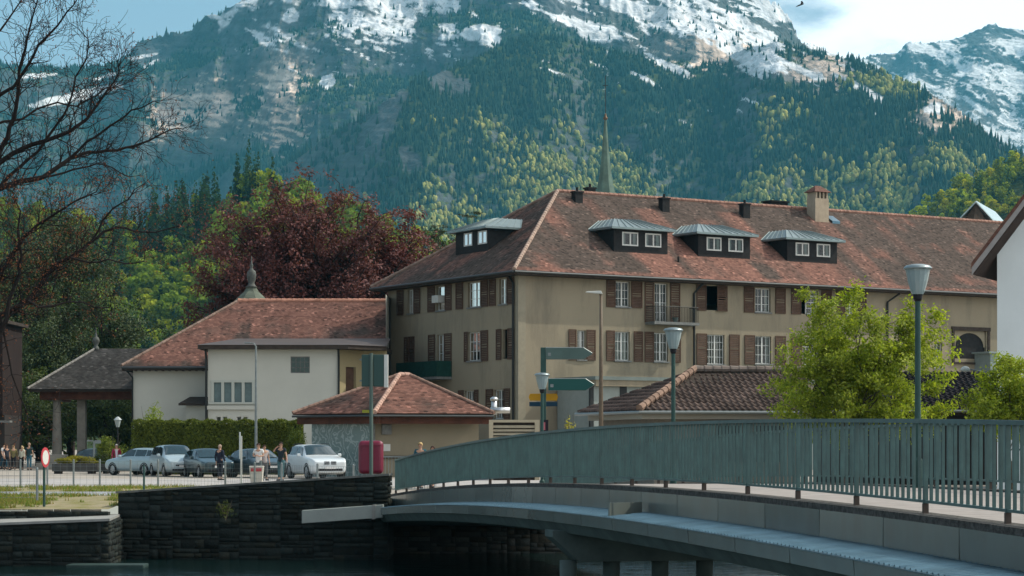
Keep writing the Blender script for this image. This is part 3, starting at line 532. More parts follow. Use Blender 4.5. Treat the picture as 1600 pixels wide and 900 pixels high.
def tiles(poly, tw, ex, name, parent, colfn, th=0.02, pan=False, mt=None, jit=0.004):
    """clay tiles over a planar roof face; poly[0]->poly[1] runs along the eave (left to right seen from outside)"""
    p = [Vector(q) for q in poly]; u = (p[1]-p[0]).normalized(); n = None
    for q in p[2:]:
        n = u.cross(q-p[0])
        if n.length > .1: break
    n = n.normalized(); n = n if n.z > 0 else -n; v = n.cross(u); v = v if v.z > 0 else -v
    uv = np.array([((q-p[0]).dot(u), (q-p[0]).dot(v)) for q in p])
    us = np.arange(uv[:, 0].min(), uv[:, 0].max()+tw, tw); vsr = np.arange(0, uv[:, 1].max(), ex)
    gu, gv = np.meshgrid(us, vsr); row = np.arange(len(vsr))[:, None]+0*gu.astype(int)
    gu = gu+((row % 2)*tw*0.5 if not pan else 0); gu = gu.ravel(); gv = gv.ravel()
    cu, cv = gu+tw/2, gv+ex/2; ins = np.zeros(len(cu), bool); m = len(uv)
    for i in range(m):
        x0, y0 = uv[i]; x1, y1 = uv[(i+1) % m]
        c = ((y0 > cv) != (y1 > cv)) & (cu < (x1-x0)*(cv-y0)/(y1-y0+1e-12)+x0); ins ^= c
    gu, gv = gu[ins], gv[ins]; nT = len(gu)
    o = np.array(p[0]); ua, va, na = map(np.array, (u, v, n))
    W = lambda a, b, c: o+a[..., None]*ua+b[..., None]*va+c[..., None]*na
    world = W(gu, gv, 0*gu); col = colfn(gu, gv, world, uv)*rng.uniform(0.72, 1.28, (nT, 1))
    if not pan:
        g0 = 0.004; j = lambda: rng.uniform(-jit, jit, nT); lo = gv+j()*2; hi = gv+ex*1.05; t0 = th*(1+rng.uniform(-.3, .5, nT))
        A = W(gu+g0, lo, t0+j()*.5); B = W(gu+tw-g0, lo, t0+j()*.5); Cc = W(gu+tw-g0, hi, 0*gu+.004); D = W(gu+g0, hi, 0*gu+.004); E = W(gu+g0, lo, 0*gu); G = W(gu+tw-g0, lo, 0*gu)
        V = np.stack([A, B, Cc, D, E, G], 1).reshape(-1, 3); b = (np.arange(nT)*6)[:, None, None]
        Fq = (np.array([(0, 1, 2, 3), (4, 5, 1, 0)])[None]+b).reshape(-1, 4); k = 6
    else:
        K = 7; s = np.linspace(0, 1, K); prof = 0.055*np.where(s < .55, np.sin(s/.55*math.pi), -0.35*np.sin((s-.55)/.45*math.pi))
        lo = gv+rng.uniform(-.01, .01, nT); rows = []
        for vv, hh in ((lo, .045), (gv+ex*1.08, .0), (lo, .0)):
            rows.append(np.stack([W(gu+tw*s[i], vv, 0*gu+prof[i]+hh+.02) for i in range(K)], 1))
        V = np.concatenate(rows, 1).reshape(-1, 3); k = 3*K; b = (np.arange(nT)*k)[:, None, None]
        Fq = (np.array([(i, i+1, K+i+1, K+i) for i in range(K-1)]+[(2*K+i, 2*K+i+1, i+1, i) for i in range(K-1)])[None]+b).reshape(-1, 4)
    return mesh_np(name, V, Fq, mt or m_tile, parent, cols=np.repeat(col, k, 0))
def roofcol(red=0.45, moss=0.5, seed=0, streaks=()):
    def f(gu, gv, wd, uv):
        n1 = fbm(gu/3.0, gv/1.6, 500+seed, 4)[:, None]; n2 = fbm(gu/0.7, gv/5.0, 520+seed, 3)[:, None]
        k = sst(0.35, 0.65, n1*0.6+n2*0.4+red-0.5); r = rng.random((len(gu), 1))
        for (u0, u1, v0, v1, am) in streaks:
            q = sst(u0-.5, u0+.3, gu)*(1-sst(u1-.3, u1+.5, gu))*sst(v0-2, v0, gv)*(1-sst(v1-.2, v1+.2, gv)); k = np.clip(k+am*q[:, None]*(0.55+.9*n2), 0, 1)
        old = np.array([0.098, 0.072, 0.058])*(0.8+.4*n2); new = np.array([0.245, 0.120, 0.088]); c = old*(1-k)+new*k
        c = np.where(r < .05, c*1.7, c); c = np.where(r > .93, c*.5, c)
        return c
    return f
def caps(name, pts, r, parent, col=(0.34, 0.20, 0.15), ln=0.38):
    bb = MB(); cc = []
    for a, b in zip(pts[:-1], pts[1:]):
        a, b = Vector(a), Vector(b); n = max(1, int((b-a).length/ln)); d = (b-a)/n
        for i in range(n):
            s = a+d*i; bb.tube([s, s+d*1.04], [r*1.12, r*.92], 8); cc.append(i)
    m = mat(name+'_clay_'+str(round(col[0], 2)), col, 0.85, var=0.35, scale=2.5)
    return bb.build(name, m, parent)
def facade(name, o, du, W, z0, z1, ops, m, parent, depth=0.22, nrm=None):
    """wall from o along du with real openings (u0,u1,za,zb) and reveals going inwards"""
    o = Vector(o); du = Vector(du).normalized(); nrm = Vector(nrm)
    us = sorted({0, W, *[q for w_ in ops for q in w_[:2]]}); zs = sorted({z0, z1, *[q for w_ in ops for q in w_[2:4]]}); bb = MB()
    P3 = lambda u, z, d=0: o+du*u+Vector((0, 0, z))-nrm*d
    for i in range(len(us)-1):
        for j in range(len(zs)-1):
            uc, zc = (us[i]+us[i+1])/2, (zs[j]+zs[j+1])/2
            if any(a < uc < b and c < zc < d for a, b, c, d in [w_[:4] for w_ in ops]): continue
            bb.add([P3(us[i], zs[j]), P3(us[i+1], zs[j]), P3(us[i+1], zs[j+1]), P3(us[i], zs[j+1])], [(0, 1, 2, 3)])
    for a, b, c, d in [w_[:4] for w_ in ops]:
        for (u_, z_), (u2, z2) in (((a, c), (b, c)), ((b, c), (b, d)), ((b, d), (a, d)), ((a, d), (a, c))):
            bb.add([P3(u_, z_), P3(u2, z2), P3(u2, z2, depth), P3(u_, z_, depth)], [(0, 1, 2, 3)])
    return bb.build(name, m, parent, fix=False)
def window(parent, o, du, nrm, u0, u1, z0, z1, sash=2, rows=3, bars=1, dep=0.16, curtain=0, sill=True, name='window', fw=0.06, openleft=False, mw=None):
    o = Vector(o); du = Vector(du).normalized(); nrm = Vector(nrm); M = Matrix((( du.x, -nrm.x, 0, o.x), (du.y, -nrm.y, 0, o.y), (0, 0, 1, o.z), (0, 0, 0, 1)))  # local: x along wall, y inwards
    bb = MB(); w_ = u1-u0; mw = mw or m_white
    for a in ((u0, u0+fw, z0, z1), (u1-fw, u1, z0, z1), (u0+fw, u1-fw, z0, z0+fw), (u0+fw, u1-fw, z1-fw, z1)): bb.box((a[0], dep, a[2]), (a[1], dep+.07, a[3]), M)
    iw = (w_-2*fw)/sash
    for s in range(sash):
        a0 = u0+fw+s*iw
        if s: bb.box((a0-.055, dep-.012, z0+fw), (a0+.055, dep+.05, z1-fw), M)
        for k in range(1, bars+1): x = a0+iw*k/(bars+1); bb.box((x-.016, dep+.004, z0+fw), (x+.016, dep+.04, z1-fw), M)
        for k in range(1, rows): z = z0+(z1-z0)*k/rows; bb.box((a0, dep+.006, z-.016), (a0+iw, dep+.038, z+.016), M)
    wn = bb.build(name, mw, parent)
    MB().add([M @ Vector(q) for q in ((u0+fw, dep+.022, z0+fw), (u1-fw, dep+.022, z0+fw), (u1-fw, dep+.022, z1-fw), (u0+fw, dep+.022, z1-fw))], [(0, 1, 2, 3)]).build('pane', m_glass, wn, fix=False)
    if curtain:
        for a, b in ((u0+fw, u0+fw+w_*curtain), (u1-fw-w_*curtain, u1-fw)):
            n = 9; v = []; [v.extend([M @ Vector((a+(b-a)*i/n, dep+.13+(.02 if i % 2 else -.02), zz)) for zz in (z0, z1)]) for i in range(n+1)]
            MB().add(v, [(2*i, 2*i+2, 2*i+3, 2*i+1) for i in range(n)]).build('curtain', m_curt, wn)
    if sill: MB().box((u0-.08, -.09, z0-.09), (u1+.08, dep, z0+.005), M).build('sill', m_sill, wn)
    return wn
def shutter(parent, o, du, nrm, u0, u1, z0, z1, m=None, off=.02):
    o = Vector(o); du = Vector(du).normalized(); nrm = Vector(nrm); M = Matrix(((du.x, -nrm.x, 0, o.x), (du.y, -nrm.y, 0, o.y), (0, 0, 1, o.z), (0, 0, 0, 1)))
    bb = MB(); f = .07; y0, y1 = -off-.045, -off
    zm = (z0+z1)/2
    for a in ((u0, u0+f, z0, z1), (u1-f, u1, z0, z1), (u0+f, u1-f, z0, z0+f), (u0+f, u1-f, z1-f, z1), (u0+f, u1-f, zm-.04, zm+.04)): bb.box((a[0], y0, a[2]), (a[1], y1, a[3]), M)
    n = 16
    for i in range(n):
        z = z0+f+(z1-z0-2*f)*(i+.5)/n
        if abs(z-zm) < .06: continue
        bb.hexa([M @ Vector(q) for q in ((u0+f, y0+.004, z-.045), (u1-f, y0+.004, z-.045), (u1-f, y0+.012, z-.045), (u0+f, y0+.012, z-.045))], [M @ Vector(q) for q in ((u0+f, y1-.012, z+.04), (u1-f, y1-.012, z+.04), (u1-f, y1-.004, z+.04), (u0+f, y1-.004, z+.04))])
    return bb.build('shutter', m or m_shut, parent)

# ---------------------------------------------------------------- the long hip-roofed main building
m_beige = mat('beige_render', (0.250, 0.216, 0.152), 0.92, var=0.05, scale=0.25, bump=0.15, bscale=12, dirt=((0.13, 0.115, 0.09), 0.8, 0.6))
ha = math.atan2(3500, 5600); dR = Vector((math.cos(ha), math.sin(ha), 0)); dL = Vector((-dR.y, dR.x, 0)); nR = Vector((dR.y, -dR.x, 0)); nL = Vector((-dR.x, -dR.y, 0))
C0 = Vector(((810-800)/F*140, 140, 0))
def Wm(t_, s, z): return C0+dR*t_+dL*s+Vector((0, 0, z))
def tR(px, s=0): c = C0+dL*s; k = px-800; return (F*c.x-k*c.y)/(k*dR.y-F*dR.x)
def sL(px): k = px-800; return (F*C0.x-k*C0.y)/(k*dL.y-F*dL.x)
LR, LL = 66.0, 16.9; ZE = 10.84; OV = .85; HW = LL/2; RISE = 6.3; ZR = ZE+RISE
TAN = RISE/(HW+OV)
mb_ = thing('main_building', 'long beige three-storey building with brown shutters and mossy red hipped roof', 'building', tuple(Wm(0, 0, GZ)))
def fin(o, root):      # keep world coordinates when the root is not at the origin
    for c in root.children: c.matrix_parent_inverse = Matrix.Translation(root.location).inverted()
Z1 = (8.89, 10.50); Z2 = (5.42, 7.28); Z3 = (1.65, 3.50)
def fit(a, b, fn): x, y = fn(a), fn(b); return (min(x, y), max(x, y))
# right facade: (opening px0, px1, row, kind, left shutter px, right shutter px)
WR = [(962,984,1,'w',(947,961),(986,1003)),(1023,1043,1,'d',(1007,1021),(1047,1062)),(1104,1134,1,'o',(1088,1103),(1119,1135)),(1180,1204,1,'w',(1162,1178),(1211,1227)),(1252,1278,1,'h',(1236,1251),(1283,1299)),(1322,1338,1,'w',(1306,1320),(1340,1353)),
      (902,915,2,'w',(888,900),(916,930)),(961,984,2,'w',(947,960),(990,1004)),(1022,1044,2,'w',(1007,1021),(1050,1063)),(1105,1132,2,'v',(1088,1104),(1139,1155)),(1180,1205,2,'w',(1163,1179),(1211,1227)),(1255,1279,2,'w',(1236,1252),(1283,1299)),(1460,1472,2,'n',None,None)]
ops = []; specs = []
for a, b, r_, k, s1, s2 in WR:
    u0, u1 = fit(a, b, tR); z0, z1 = (Z1, Z2)[r_-1]
    if k == 'd': z0 = 8.0
    if k == 'v': z0 -= .1
    ops.append((u0, u1, z0, z1)); specs.append((u0, u1, z0, z1, k, s1, s2))
ua, ub = fit(1492, 1541, tR); ops.append((ua, ub, 6.15, 8.15))
facade('wall', C0, dR, LR, GZ-.5, ZE+.1, ops, m_beige, mb_, nrm=nR)
for i, (u0, u1, z0, z1, k, s1, s2) in enumerate(specs):
    if k == 'o': pass
    elif k == 'd': window(mb_, C0, dR, nR, u0, u1, z0, z1, 2, 4, 1, curtain=0, name='balcony_door')
    elif k == 'v': window(mb_, C0, dR, nR, u0, u1, z0, z1, 2, 4, 2, name='window')
    elif k == 'h': window(mb_, C0, dR, nR, u0+.5, u1, z0, z1, 1, 4, 1)
    elif k == 'n': window(mb_, C0, dR, nR, u0, u1, z0, z1, 1, 3, 1)
    else: window(mb_, C0, dR, nR, u0, u1, z0, z1, 2, 3, 1, curtain=(.42 if i in (7,) else .16 if i in (3, 10) else 0))
    for q, s in enumerate((s1, s2)):
        if s: a, b = fit(*s, tR); shutter(mb_, C0, dR, nR, a, b, z0-.05, z1+.05, off=.03 if not (k == 'o' and q) else .10)
# arch window in its dark frame
bb = MB(); n = 14; um = (ua+ub)/2; hw = (ub-ua)/2-.15
arc = [(um+hw*math.cos(math.pi*i/n), 7.0+min(hw, 1.0)*math.sin(math.pi*i/n)) for i in range(n+1)]
Pz = lambda u, z, d: tuple(Wm(u, 0, z)-nR*d)
out_ = [(ub, 7.0)]+[(ub, 8.15), (ua, 8.15), (ua, 7.0)]
def ring_fill(): 
    pts = arc; v = []; f = []
    for i, (u, z) in enumerate(pts):
        a_ = math.pi*i/n; c_, s_ = math.cos(a_), math.sin(a_); k_ = min(((ub-um)/abs(c_)) if abs(c_) > 1e-3 else 9, (1.15/s_) if s_ > 1e-3 else 9)
        v += [Pz(u, z, .12), Pz(um+c_*k_, 7.0+s_*k_, .12)]
    return v, [(2*i, 2*i+1, 2*i+3, 2*i+2) for i in range(n)]
bb.add(*ring_fill()); bb.build('arch_surround', m_beige, mb_)
aw = MB().add([Pz(ua, 6.15, .2), Pz(ub, 6.15, .2), Pz(ub, 8.15, .2), Pz(ua, 8.15, .2)], [(0, 1, 2, 3)]).build('arched_window', m_dark, mb_)
bb = MB(); fr_ = m_board
for a in ((ua-.35, ub+.35, 8.15, 8.42), (ua-.3, ua-.1, 5.9, 8.15), (ub+.1, ub+.3, 5.9, 8.15), (ua-.3, ub+.3, 5.75, 5.9)):
    bb.hexa([Pz(a[0], a[2], .02), Pz(a[1], a[2], .02), Pz(a[1], a[2], -.1), Pz(a[0], a[2], -.1)], [Pz(a[0], a[3], .02), Pz(a[1], a[3], .02), Pz(a[1], a[3], -.1), Pz(a[0], a[3], -.1)])
bb.build('timber_frame', m_board, aw)
u0, u1 = fit(1513, 1562, tR); bb = MB()
def lbox(bb, t0, t1, s0, s1, z0, z1): bb.hexa([Wm(t0, s0, z0), Wm(t1, s0, z0), Wm(t1, s1, z0), Wm(t0, s1, z0)], [Wm(t0, s0, z1), Wm(t1, s0, z1), Wm(t1, s1, z1), Wm(t0, s1, z1)])
lbox(bb, u0+.6, u1+2, -1.6, -.01, 4.6, 6.5); lbox(bb, u0+.3, u1+2, -1.8, -.01, 6.5, 6.62); bb.build('bay_box', mat('blue_grey_panel', (0.22, 0.27, 0.26), 0.7, var=.08), mb_)
# left facade
WL = [(637,647,1,'w',(621,631),(647,657)),(682,696,1,'a',(669,680),(696,706)),(731,752,1,'w',(713,724),(752,763)),(780,793,1,'w',(765,775),(793,804)),
      (634,647,2,'c',(632,640),(640,648)),(683,695,2,'d',(670,680),(695,706)),(731,752,2,'w',(726,731),(752,763)),(785,793,2,'o',(776,784),(794,804)),
      (726,742,3,'w',(717,725),(742,748)),(772,788,3,'w',(760,771),(788,797))]
ops = []; sp_ = []
for a, b, r_, k, s1, s2 in WL:
    u0, u1 = fit(a, b, sL); z0, z1 = (Z1, Z2, Z3)[r_-1]
    if k == 'd': z0 -= .6
    sp_.append((u0, u1, z0, z1, k, s1, s2)); ops.append((u0, u1, z0, z1))
facade('wall', C0, dL, LL, GZ-.5, ZE+.1, ops, m_beige, mb_, nrm=nL)
for i, (u0, u1, z0, z1, k, s1, s2) in enumerate(sp_):
    if k in 'w': window(mb_, C0, dL, nL, u0, u1, z0, z1, 2, 3, 1, curtain=.2 if i == 2 else 0)
    elif k == 'd': window(mb_, C0, dL, nL, u0, u1, z0, z1, 2, 4, 0, name='balcony_door')
    elif k == 'a':
        wn = window(mb_, C0, dL, nL, u0, u1, z0, z1, 1, 1, 0); bb = MB(); c = C0+dL*((u0+u1)/2+.2)+Vector((0, 0, z0+.75))
        M = Matrix(((dL.x, -nL.x, 0, c.x), (dL.y, -nL.y, 0, c.y), (0, 0, 1, c.z), (0, 0, 0, 1)))
        bb.box((-.42, -.35, -.24), (.42, .3, .24), M)
        for q in range(9): bb.box((-.36, -.37, -.2+q*.048), (.36, -.35, -.18+q*.048), M)
        bb.build('air_conditioner', m_white, mb_, bevel=.01)
        MB().add([tuple(C0+dL*u0-nL*.24+Vector((0,0,z0))), tuple(C0+dL*u1-nL*.24+Vector((0,0,z0))), tuple(C0+dL*u1-nL*.24+Vector((0,0,z1))), tuple(C0+dL*u0-nL*.24+Vector((0,0,z1)))], [(0,1,2,3)]).build('blind', mat('pale_blind', (.62, .66, .66), .8), wn)
    for s in (s1, s2):
        if s: a, b = fit(*s, sL); shutter(mb_, C0, dL, nL, a, b, z0-.05, z1+.05, off=.03 if k != 'c' else .02)
# back walls close the house
facade('wall', Wm(0, LL, 0), dR, LR, GZ-.5, ZE+.1, [], m_beige, mb_, nrm=-nR); facade('wall', Wm(LR, 0, 0), dL, LL, GZ-.5, ZE+.1, [], m_beige, mb_, nrm=-nL)
bb = MB()   # quoin strip at the corner
bb.hexa([Wm(-.03, -.03, GZ), Wm(.52, -.03, GZ), Wm(.52, .3, GZ), Wm(-.03, .3, GZ)], [Wm(-.03, -.03, ZE-.2), Wm(.52, -.03, ZE-.2), Wm(.52, .3, ZE-.2), Wm(-.03, .3, ZE-.2)]); bb.build('corner_strip', mat('pale_quoin', (.25, .225, .165), .9, var=.08), mb_)
# roof
e = [Wm(-OV, -OV, ZE), Wm(LR+OV, -OV, ZE), Wm(LR+OV, LL+OV, ZE), Wm(-OV, LL+OV, ZE)]; r0 = Wm(HW, HW, ZR); r1 = Wm(LR-HW, HW, ZR)
bb = MB(); dz = Vector((0, 0, -.04)); bb.add([p+dz for p in e]+[r0+dz, r1+dz], [(0, 1, 5, 4), (1, 2, 5), (2, 3, 4, 5), (3, 0, 4)]); bb.build('roof_boarding', m_board, mb_)
vs_ = 11.5
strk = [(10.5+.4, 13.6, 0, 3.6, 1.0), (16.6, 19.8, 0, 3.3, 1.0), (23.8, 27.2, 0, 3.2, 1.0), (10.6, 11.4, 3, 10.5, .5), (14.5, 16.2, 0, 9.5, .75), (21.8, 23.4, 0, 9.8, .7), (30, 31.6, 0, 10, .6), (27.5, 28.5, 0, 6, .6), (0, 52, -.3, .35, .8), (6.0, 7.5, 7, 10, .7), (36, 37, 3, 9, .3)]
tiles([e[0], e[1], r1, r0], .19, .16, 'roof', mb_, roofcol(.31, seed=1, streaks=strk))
tiles([e[3], e[0], r0], .19, .16, 'roof', mb_, roofcol(.38, seed=2, streaks=[(2, 4, 0, 5, .4)]))
caps('hip_tiles', [e[0]+Vector((0, 0, .05)), r0+Vector((0, 0, .05))], .13, mb_, (0.33, 0.24, 0.19)); caps('ridge_tiles', [r0+Vector((0, 0, .05)), r1+Vector((0, 0, .05))], .13, mb_, (0.28, 0.16, 0.12)); caps('hip_tiles', [e[3]+Vector((0, 0, .05)), r0+Vector((0, 0, .05))], .13, mb_, (0.2, 0.14, 0.11))
bb = MB()
bb.tube([e[0]+Vector((0,0,-.09))+nR*.07, e[1]+Vector((0,0,-.09))+nR*.07], .075, 8); bb.tube([e[0]+Vector((0,0,-.09))+nL*.07, e[3]+Vector((0,0,-.09))+nL*.07], .075, 8); bb.build('gutter', m_gut, mb_)
bb = MB(); bb.hexa([Wm(-OV, -OV, ZE-.26), Wm(LR+OV, -OV, ZE-.26), Wm(LR+OV, LL+OV, ZE-.26), Wm(-OV, LL+OV, ZE-.26)], [p+Vector((0, 0, -.05)) for p in e]); bb.build('soffit', m_board, mb_)
for pts in ([Wm(tR(1089), -OV+.1, ZE-.2), Wm(tR(1089), -.5, ZE-.35), Wm(tR(1083), -.12, ZE-.9), Wm(tR(1083), -.12, 3.2)], [Wm(-.12, sL(797), ZE-.2), Wm(-.12, sL(804), ZE-.7), Wm(-.12, sL(804), GZ)], [Wm(-.5, sL(604), ZE-.2), Wm(-.12, sL(611), ZE-.8), Wm(-.12, sL(611), GZ)], [Wm(tR(1397), -.6, ZE-.3), Wm(tR(1385), -.12, ZE-.9), Wm(tR(1385), -.12, 2)]):
    MB().tube(pts, .075, 8).build('downpipe', m_pipe, mb_)
# balconies
bb = MB(); t0, t1 = tR(1008), tR(1078); lbox(bb, t0, t1, -1.05, 0, 7.78, 7.96); bl = bb.build('balcony', m_sill, mb_)
bb = MB(); zt = 8.95
for i in range(29):
    x = t0+.06+(t1-t0-.12)*i/28; bb.tube([Wm(x, -1.0, 7.95), Wm(x, -1.0, zt)], .012, 4)
for i in range(8):
    for x in (t0+.06, t1-.06): y = -1.0+i*.13; bb.tube([Wm(x, y, 7.95), Wm(x, y, zt)], .012, 4)
bb.tube([Wm(t0+.06, 0, zt), Wm(t0+.06, -1, zt), Wm(t1-.06, -1, zt), Wm(t1-.06, 0, zt)], .025, 5); bb.build('balcony_rail', m_pipe, bl)
bb = MB(); M = Matrix.Translation(Wm(t1-1.6, -.7, 7.97)); bb.lathe([(.12, 0), (.2, .28), (.22, .3)], Wm(t1-1.7, -.7, 7.97), 10); pot = bb.build('flower_pot', m_under, None); tag(pot, 'dark flower pot standing on the small upper balcony', 'flower pot')
s0, s1 = sL(706), sL(642); bb = MB()
bb.hexa([Wm(-1.15, s0, 4.3), Wm(0, s0, 4.3), Wm(0, s1, 4.3), Wm(-1.15, s1, 4.3)], [Wm(-1.15, s0, 4.48), Wm(0, s0, 4.48), Wm(0, s1, 4.48), Wm(-1.15, s1, 4.48)]); bl = bb.build('balcony', m_sill, mb_)
bb = MB(); g_ = mat('dark_green_cloth', (.012, .045, .035), .85, var=.2, scale=4)
for a_, b_ in (((-1.15, s0), (-1.15, s1)), ((-1.15, s0), (0, s0)), ((-1.15, s1), (0, s1))): bb.prism([Wm(*a_, 4.45), Wm(*b_, 4.45), Wm(*b_, 5.5), Wm(*a_, 5.5)], (.03, .03, 0))
bb.build('balcony_screen', g_, bl)
# dormers
m_dzinc = mat('dormer_zinc', (0.17, 0.22, 0.22), 0.42, var=0.12, scale=2, metal=0.55)
def roofz(s): return ZE+(s+OV)*TAN
def dormer(W4, wins, sgl=None):
    """W4(t,s,z)->world; front face t0..t1 at depth s0, zb..zt"""
    fn, t0, t1, s0, zb, zt, n_in, d_al = W4
    sb = (zt-ZE)/TAN-OV
    o = fn(0, s0, 0); ops = [(a, b, c, d) for a, b, c, d in wins]
    shift = [(a-t0, b-t0, c, d) for a, b, c, d in ops]
    dm = facade('dormer', fn(t0, s0, 0), d_al, t1-t0, zb, zt, shift, m_dark, mb_, depth=.1, nrm=n_in)
    for tt in (t0, t1): MB().add([fn(tt, s0, zb-.3), fn(tt, s0, zt), fn(tt, sb, zt)], [(0, 1, 2)]).build('dormer_cheek', m_dark, dm)
    for a, b, c, d in shift: window(dm, fn(t0, s0, 0), d_al, n_in, a, b, c, d, 2, 1, 0, dep=-.02, sill=False, fw=.09, curtain=.2)
    o_ = .42; ap = .72; tm = (t0+t1)/2; sa = s0+1.5; E = [fn(t0-o_, s0-o_, zt), fn(t1+o_, s0-o_, zt), fn(t1+o_, sb+.5, zt), fn(t0-o_, sb+.5, zt)]
    A1 = fn(t0+1.1, sa, zt+ap); A2 = fn(t1-1.3, sa, zt+ap); B1 = fn(t0+1.1, sb+1.3, zt+ap); B2 = fn(t1-1.3, sb+1.3, zt+ap)
    bb = MB(); bb.add(E+[A1, A2, B2, B1], [(0, 1, 5, 4), (1, 2, 6, 5), (3, 0, 4, 7), (4, 5, 6, 7)]); d_ = Vector((0, 0, -.13)); bb.add([q for q in E]+[q+d_ for q in E], [(0, 1, 5, 4), (1, 2, 6, 5), (3, 0, 4, 7), (4, 5, 6, 7)])
    nr = 9
    for i in range(nr+1):   # standing seams
        f = i/nr; a_ = E[0].lerp(E[1], f); b_ = A1.lerp(A2, f); bb.tube([a_+Vector((0, 0, .02)), b_+Vector((0, 0, .03))], .022, 4)
    for i in range(1, 6):
        f = i/6; a_ = E[1].lerp(E[2], f); b_ = A2.lerp(B2, f); bb.tube([a_+Vector((0, 0, .02)), b_+Vector((0, 0, .03))], .022, 4)
        a_ = E[0].lerp(E[3], f); b_ = A1.lerp(B1, f); bb.tube([a_+Vector((0, 0, .02)), b_+Vector((0, 0, .03))], .022, 4)
    bb.build('dormer_roof', m_dzinc, dm)
    return dm
for (pa, pb, yt, yb, wi) in ((959, 1043, 361, 398, ((972, 997), (1008, 1033))), (1091, 1172, 369, 404, ((1104, 1127), (1138, 1161))), (1230, 1308, 377, 411, ((1243, 1264), (1276, 1297)))):
    s0 = 1.7; t0, t1 = tR(pa, s0), tR(pb, s0); Y = Wm(t1, s0, 0).y; zb = roofz(s0); zt = zb+1.62
    dormer((Wm, t0, t1, s0, zb, zt, nR, dR), [(tR(a, s0), tR(b, s0), zb+.45, zb+1.35) for a, b in wi])
def Wl(t_, s, z): return Wm(s, t_, z)
def sLs(px, s): c = C0+dR*s; k = px-800; return (F*c.x-k*c.y)/(k*dL.y-F*dL.x)
s0 = 1.9; a1, a2 = sLs(762, s0), sLs(712, s0); zb = roofz(s0)
dormer((Wl, a1, a2, s0, zb, zb+1.6, nL, dL), [(sLs(761, s0), sLs(747, s0), zb+.5, zb+1.38), (sLs(738, s0), sLs(725, s0), zb+.5, zb+1.38)])
# chimney, vents, skylight
m_ch = mat('chimney_render', (0.36, 0.30, 0.22), 0.9, var=0.15, scale=1.5, dirt=((.16, .13, .1), .5, 1.2))
s_ = 6.9; ta, tb = tR(1274, s_), tR(1295, s_); zb = roofz(s_)-1.2; zt = zat(309, Wm(ta, s_, 0).y); bb = MB(); lbox(bb, ta, tb, s_, s_+.95, zb, zt)
for q in range(4): x = ta+.05+(tb-ta-.25)*q/3; lbox(bb, x, x+.15, s_+.02, s_+.98, zt, zt+.45)
ch = bb.build('chimney', m_ch, mb_); bb = MB(); lbox(bb, ta+.12, tb-.12, s_+.2, s_+.8, zt, zt+.44); bb.build('flue', m_dark, ch)
bb = MB(); a, b = (ta-.15, tb+.15); q = [Wm(a, s_-.15, zt+.45), Wm(b, s_-.15, zt+.45), Wm(b, s_+1.15, zt+.45), Wm(a, s_+1.15, zt+.45)]; bb.add(q+[Wm((a+b)/2-.25, s_+.5, zt+.95), Wm((a+b)/2+.25, s_+.5, zt+.95)], [(0, 1, 5, 4), (1, 2, 5), (2, 3, 4, 5), (3, 0, 4), (3, 2, 1, 0)]); bb.build('chimney_cap', mat('cap_tile', (.12, .06, .045), .8, var=.4, scale=6), ch)
for px, py0, py1, s_ in ((905, 303, 325, 7.2), (925, 297, 313, 8.6), (1041, 313, 338, 6.8), (1167, 322, 345, 6.7)):
    t_c = tR(px, s_); Y = Wm(t_c, s_, 0).y; zb = roofz(min(s_, HW))-.3; zt = zat(py0, Y)+.25; bb = MB(); lbox(bb, t_c-.3, t_c+.3, s_, s_+.5, zb, zt-.15); lbox(bb, t_c-.36, t_c+.36, s_-.06, s_+.56, zt-.15, zt-.05); bb.tube([Wm(t_c, s_+.25, zt-.05), Wm(t_c, s_+.25, zt+.2)], .09, 8); bb.build('roof_vent', m_dark, mb_)
s_ = 9.6; ta, tb = tR(1205, s_), tR(1231, s_); bb = MB(); lbox(bb, ta, tb, s_, s_+1, ZR-1, ZR+.55); lbox(bb, ta-.1, tb+.1, s_-.1, s_+1.1, ZR+.55, ZR+.65); bb.build('chimney', m_dark, mb_)
s_ = 7.2; t_c = tR(1301, s_); a_ = roofz(s_); bb = MB(); bb.hexa([Wm(t_c-.35, s_-.4, roofz(s_-.4)+.02), Wm(t_c+.35, s_-.4, roofz(s_-.4)+.02), Wm(t_c+.35, s_+.4, roofz(s_+.4)+.02), Wm(t_c-.35, s_+.4, roofz(s_+.4)+.02)], [Wm(t_c-.35, s_-.4, roofz(s_-.4)+.2), Wm(t_c+.35, s_-.4, roofz(s_-.4)+.2), Wm(t_c+.35, s_+.4, roofz(s_+.4)+.12), Wm(t_c-.35, s_+.4, roofz(s_+.4)+.12)]); bb.build('skylight', m_zinc, mb_)
bb = MB(); s_ = .9; t_c = tR(1060, s_); bb.tube([Wm(t_c, s_, roofz(s_)), Wm(t_c, s_, roofz(s_)+.4)], .07, 8); bb.build('roof_vent', m_dark, mb_)
fin(None, mb_)
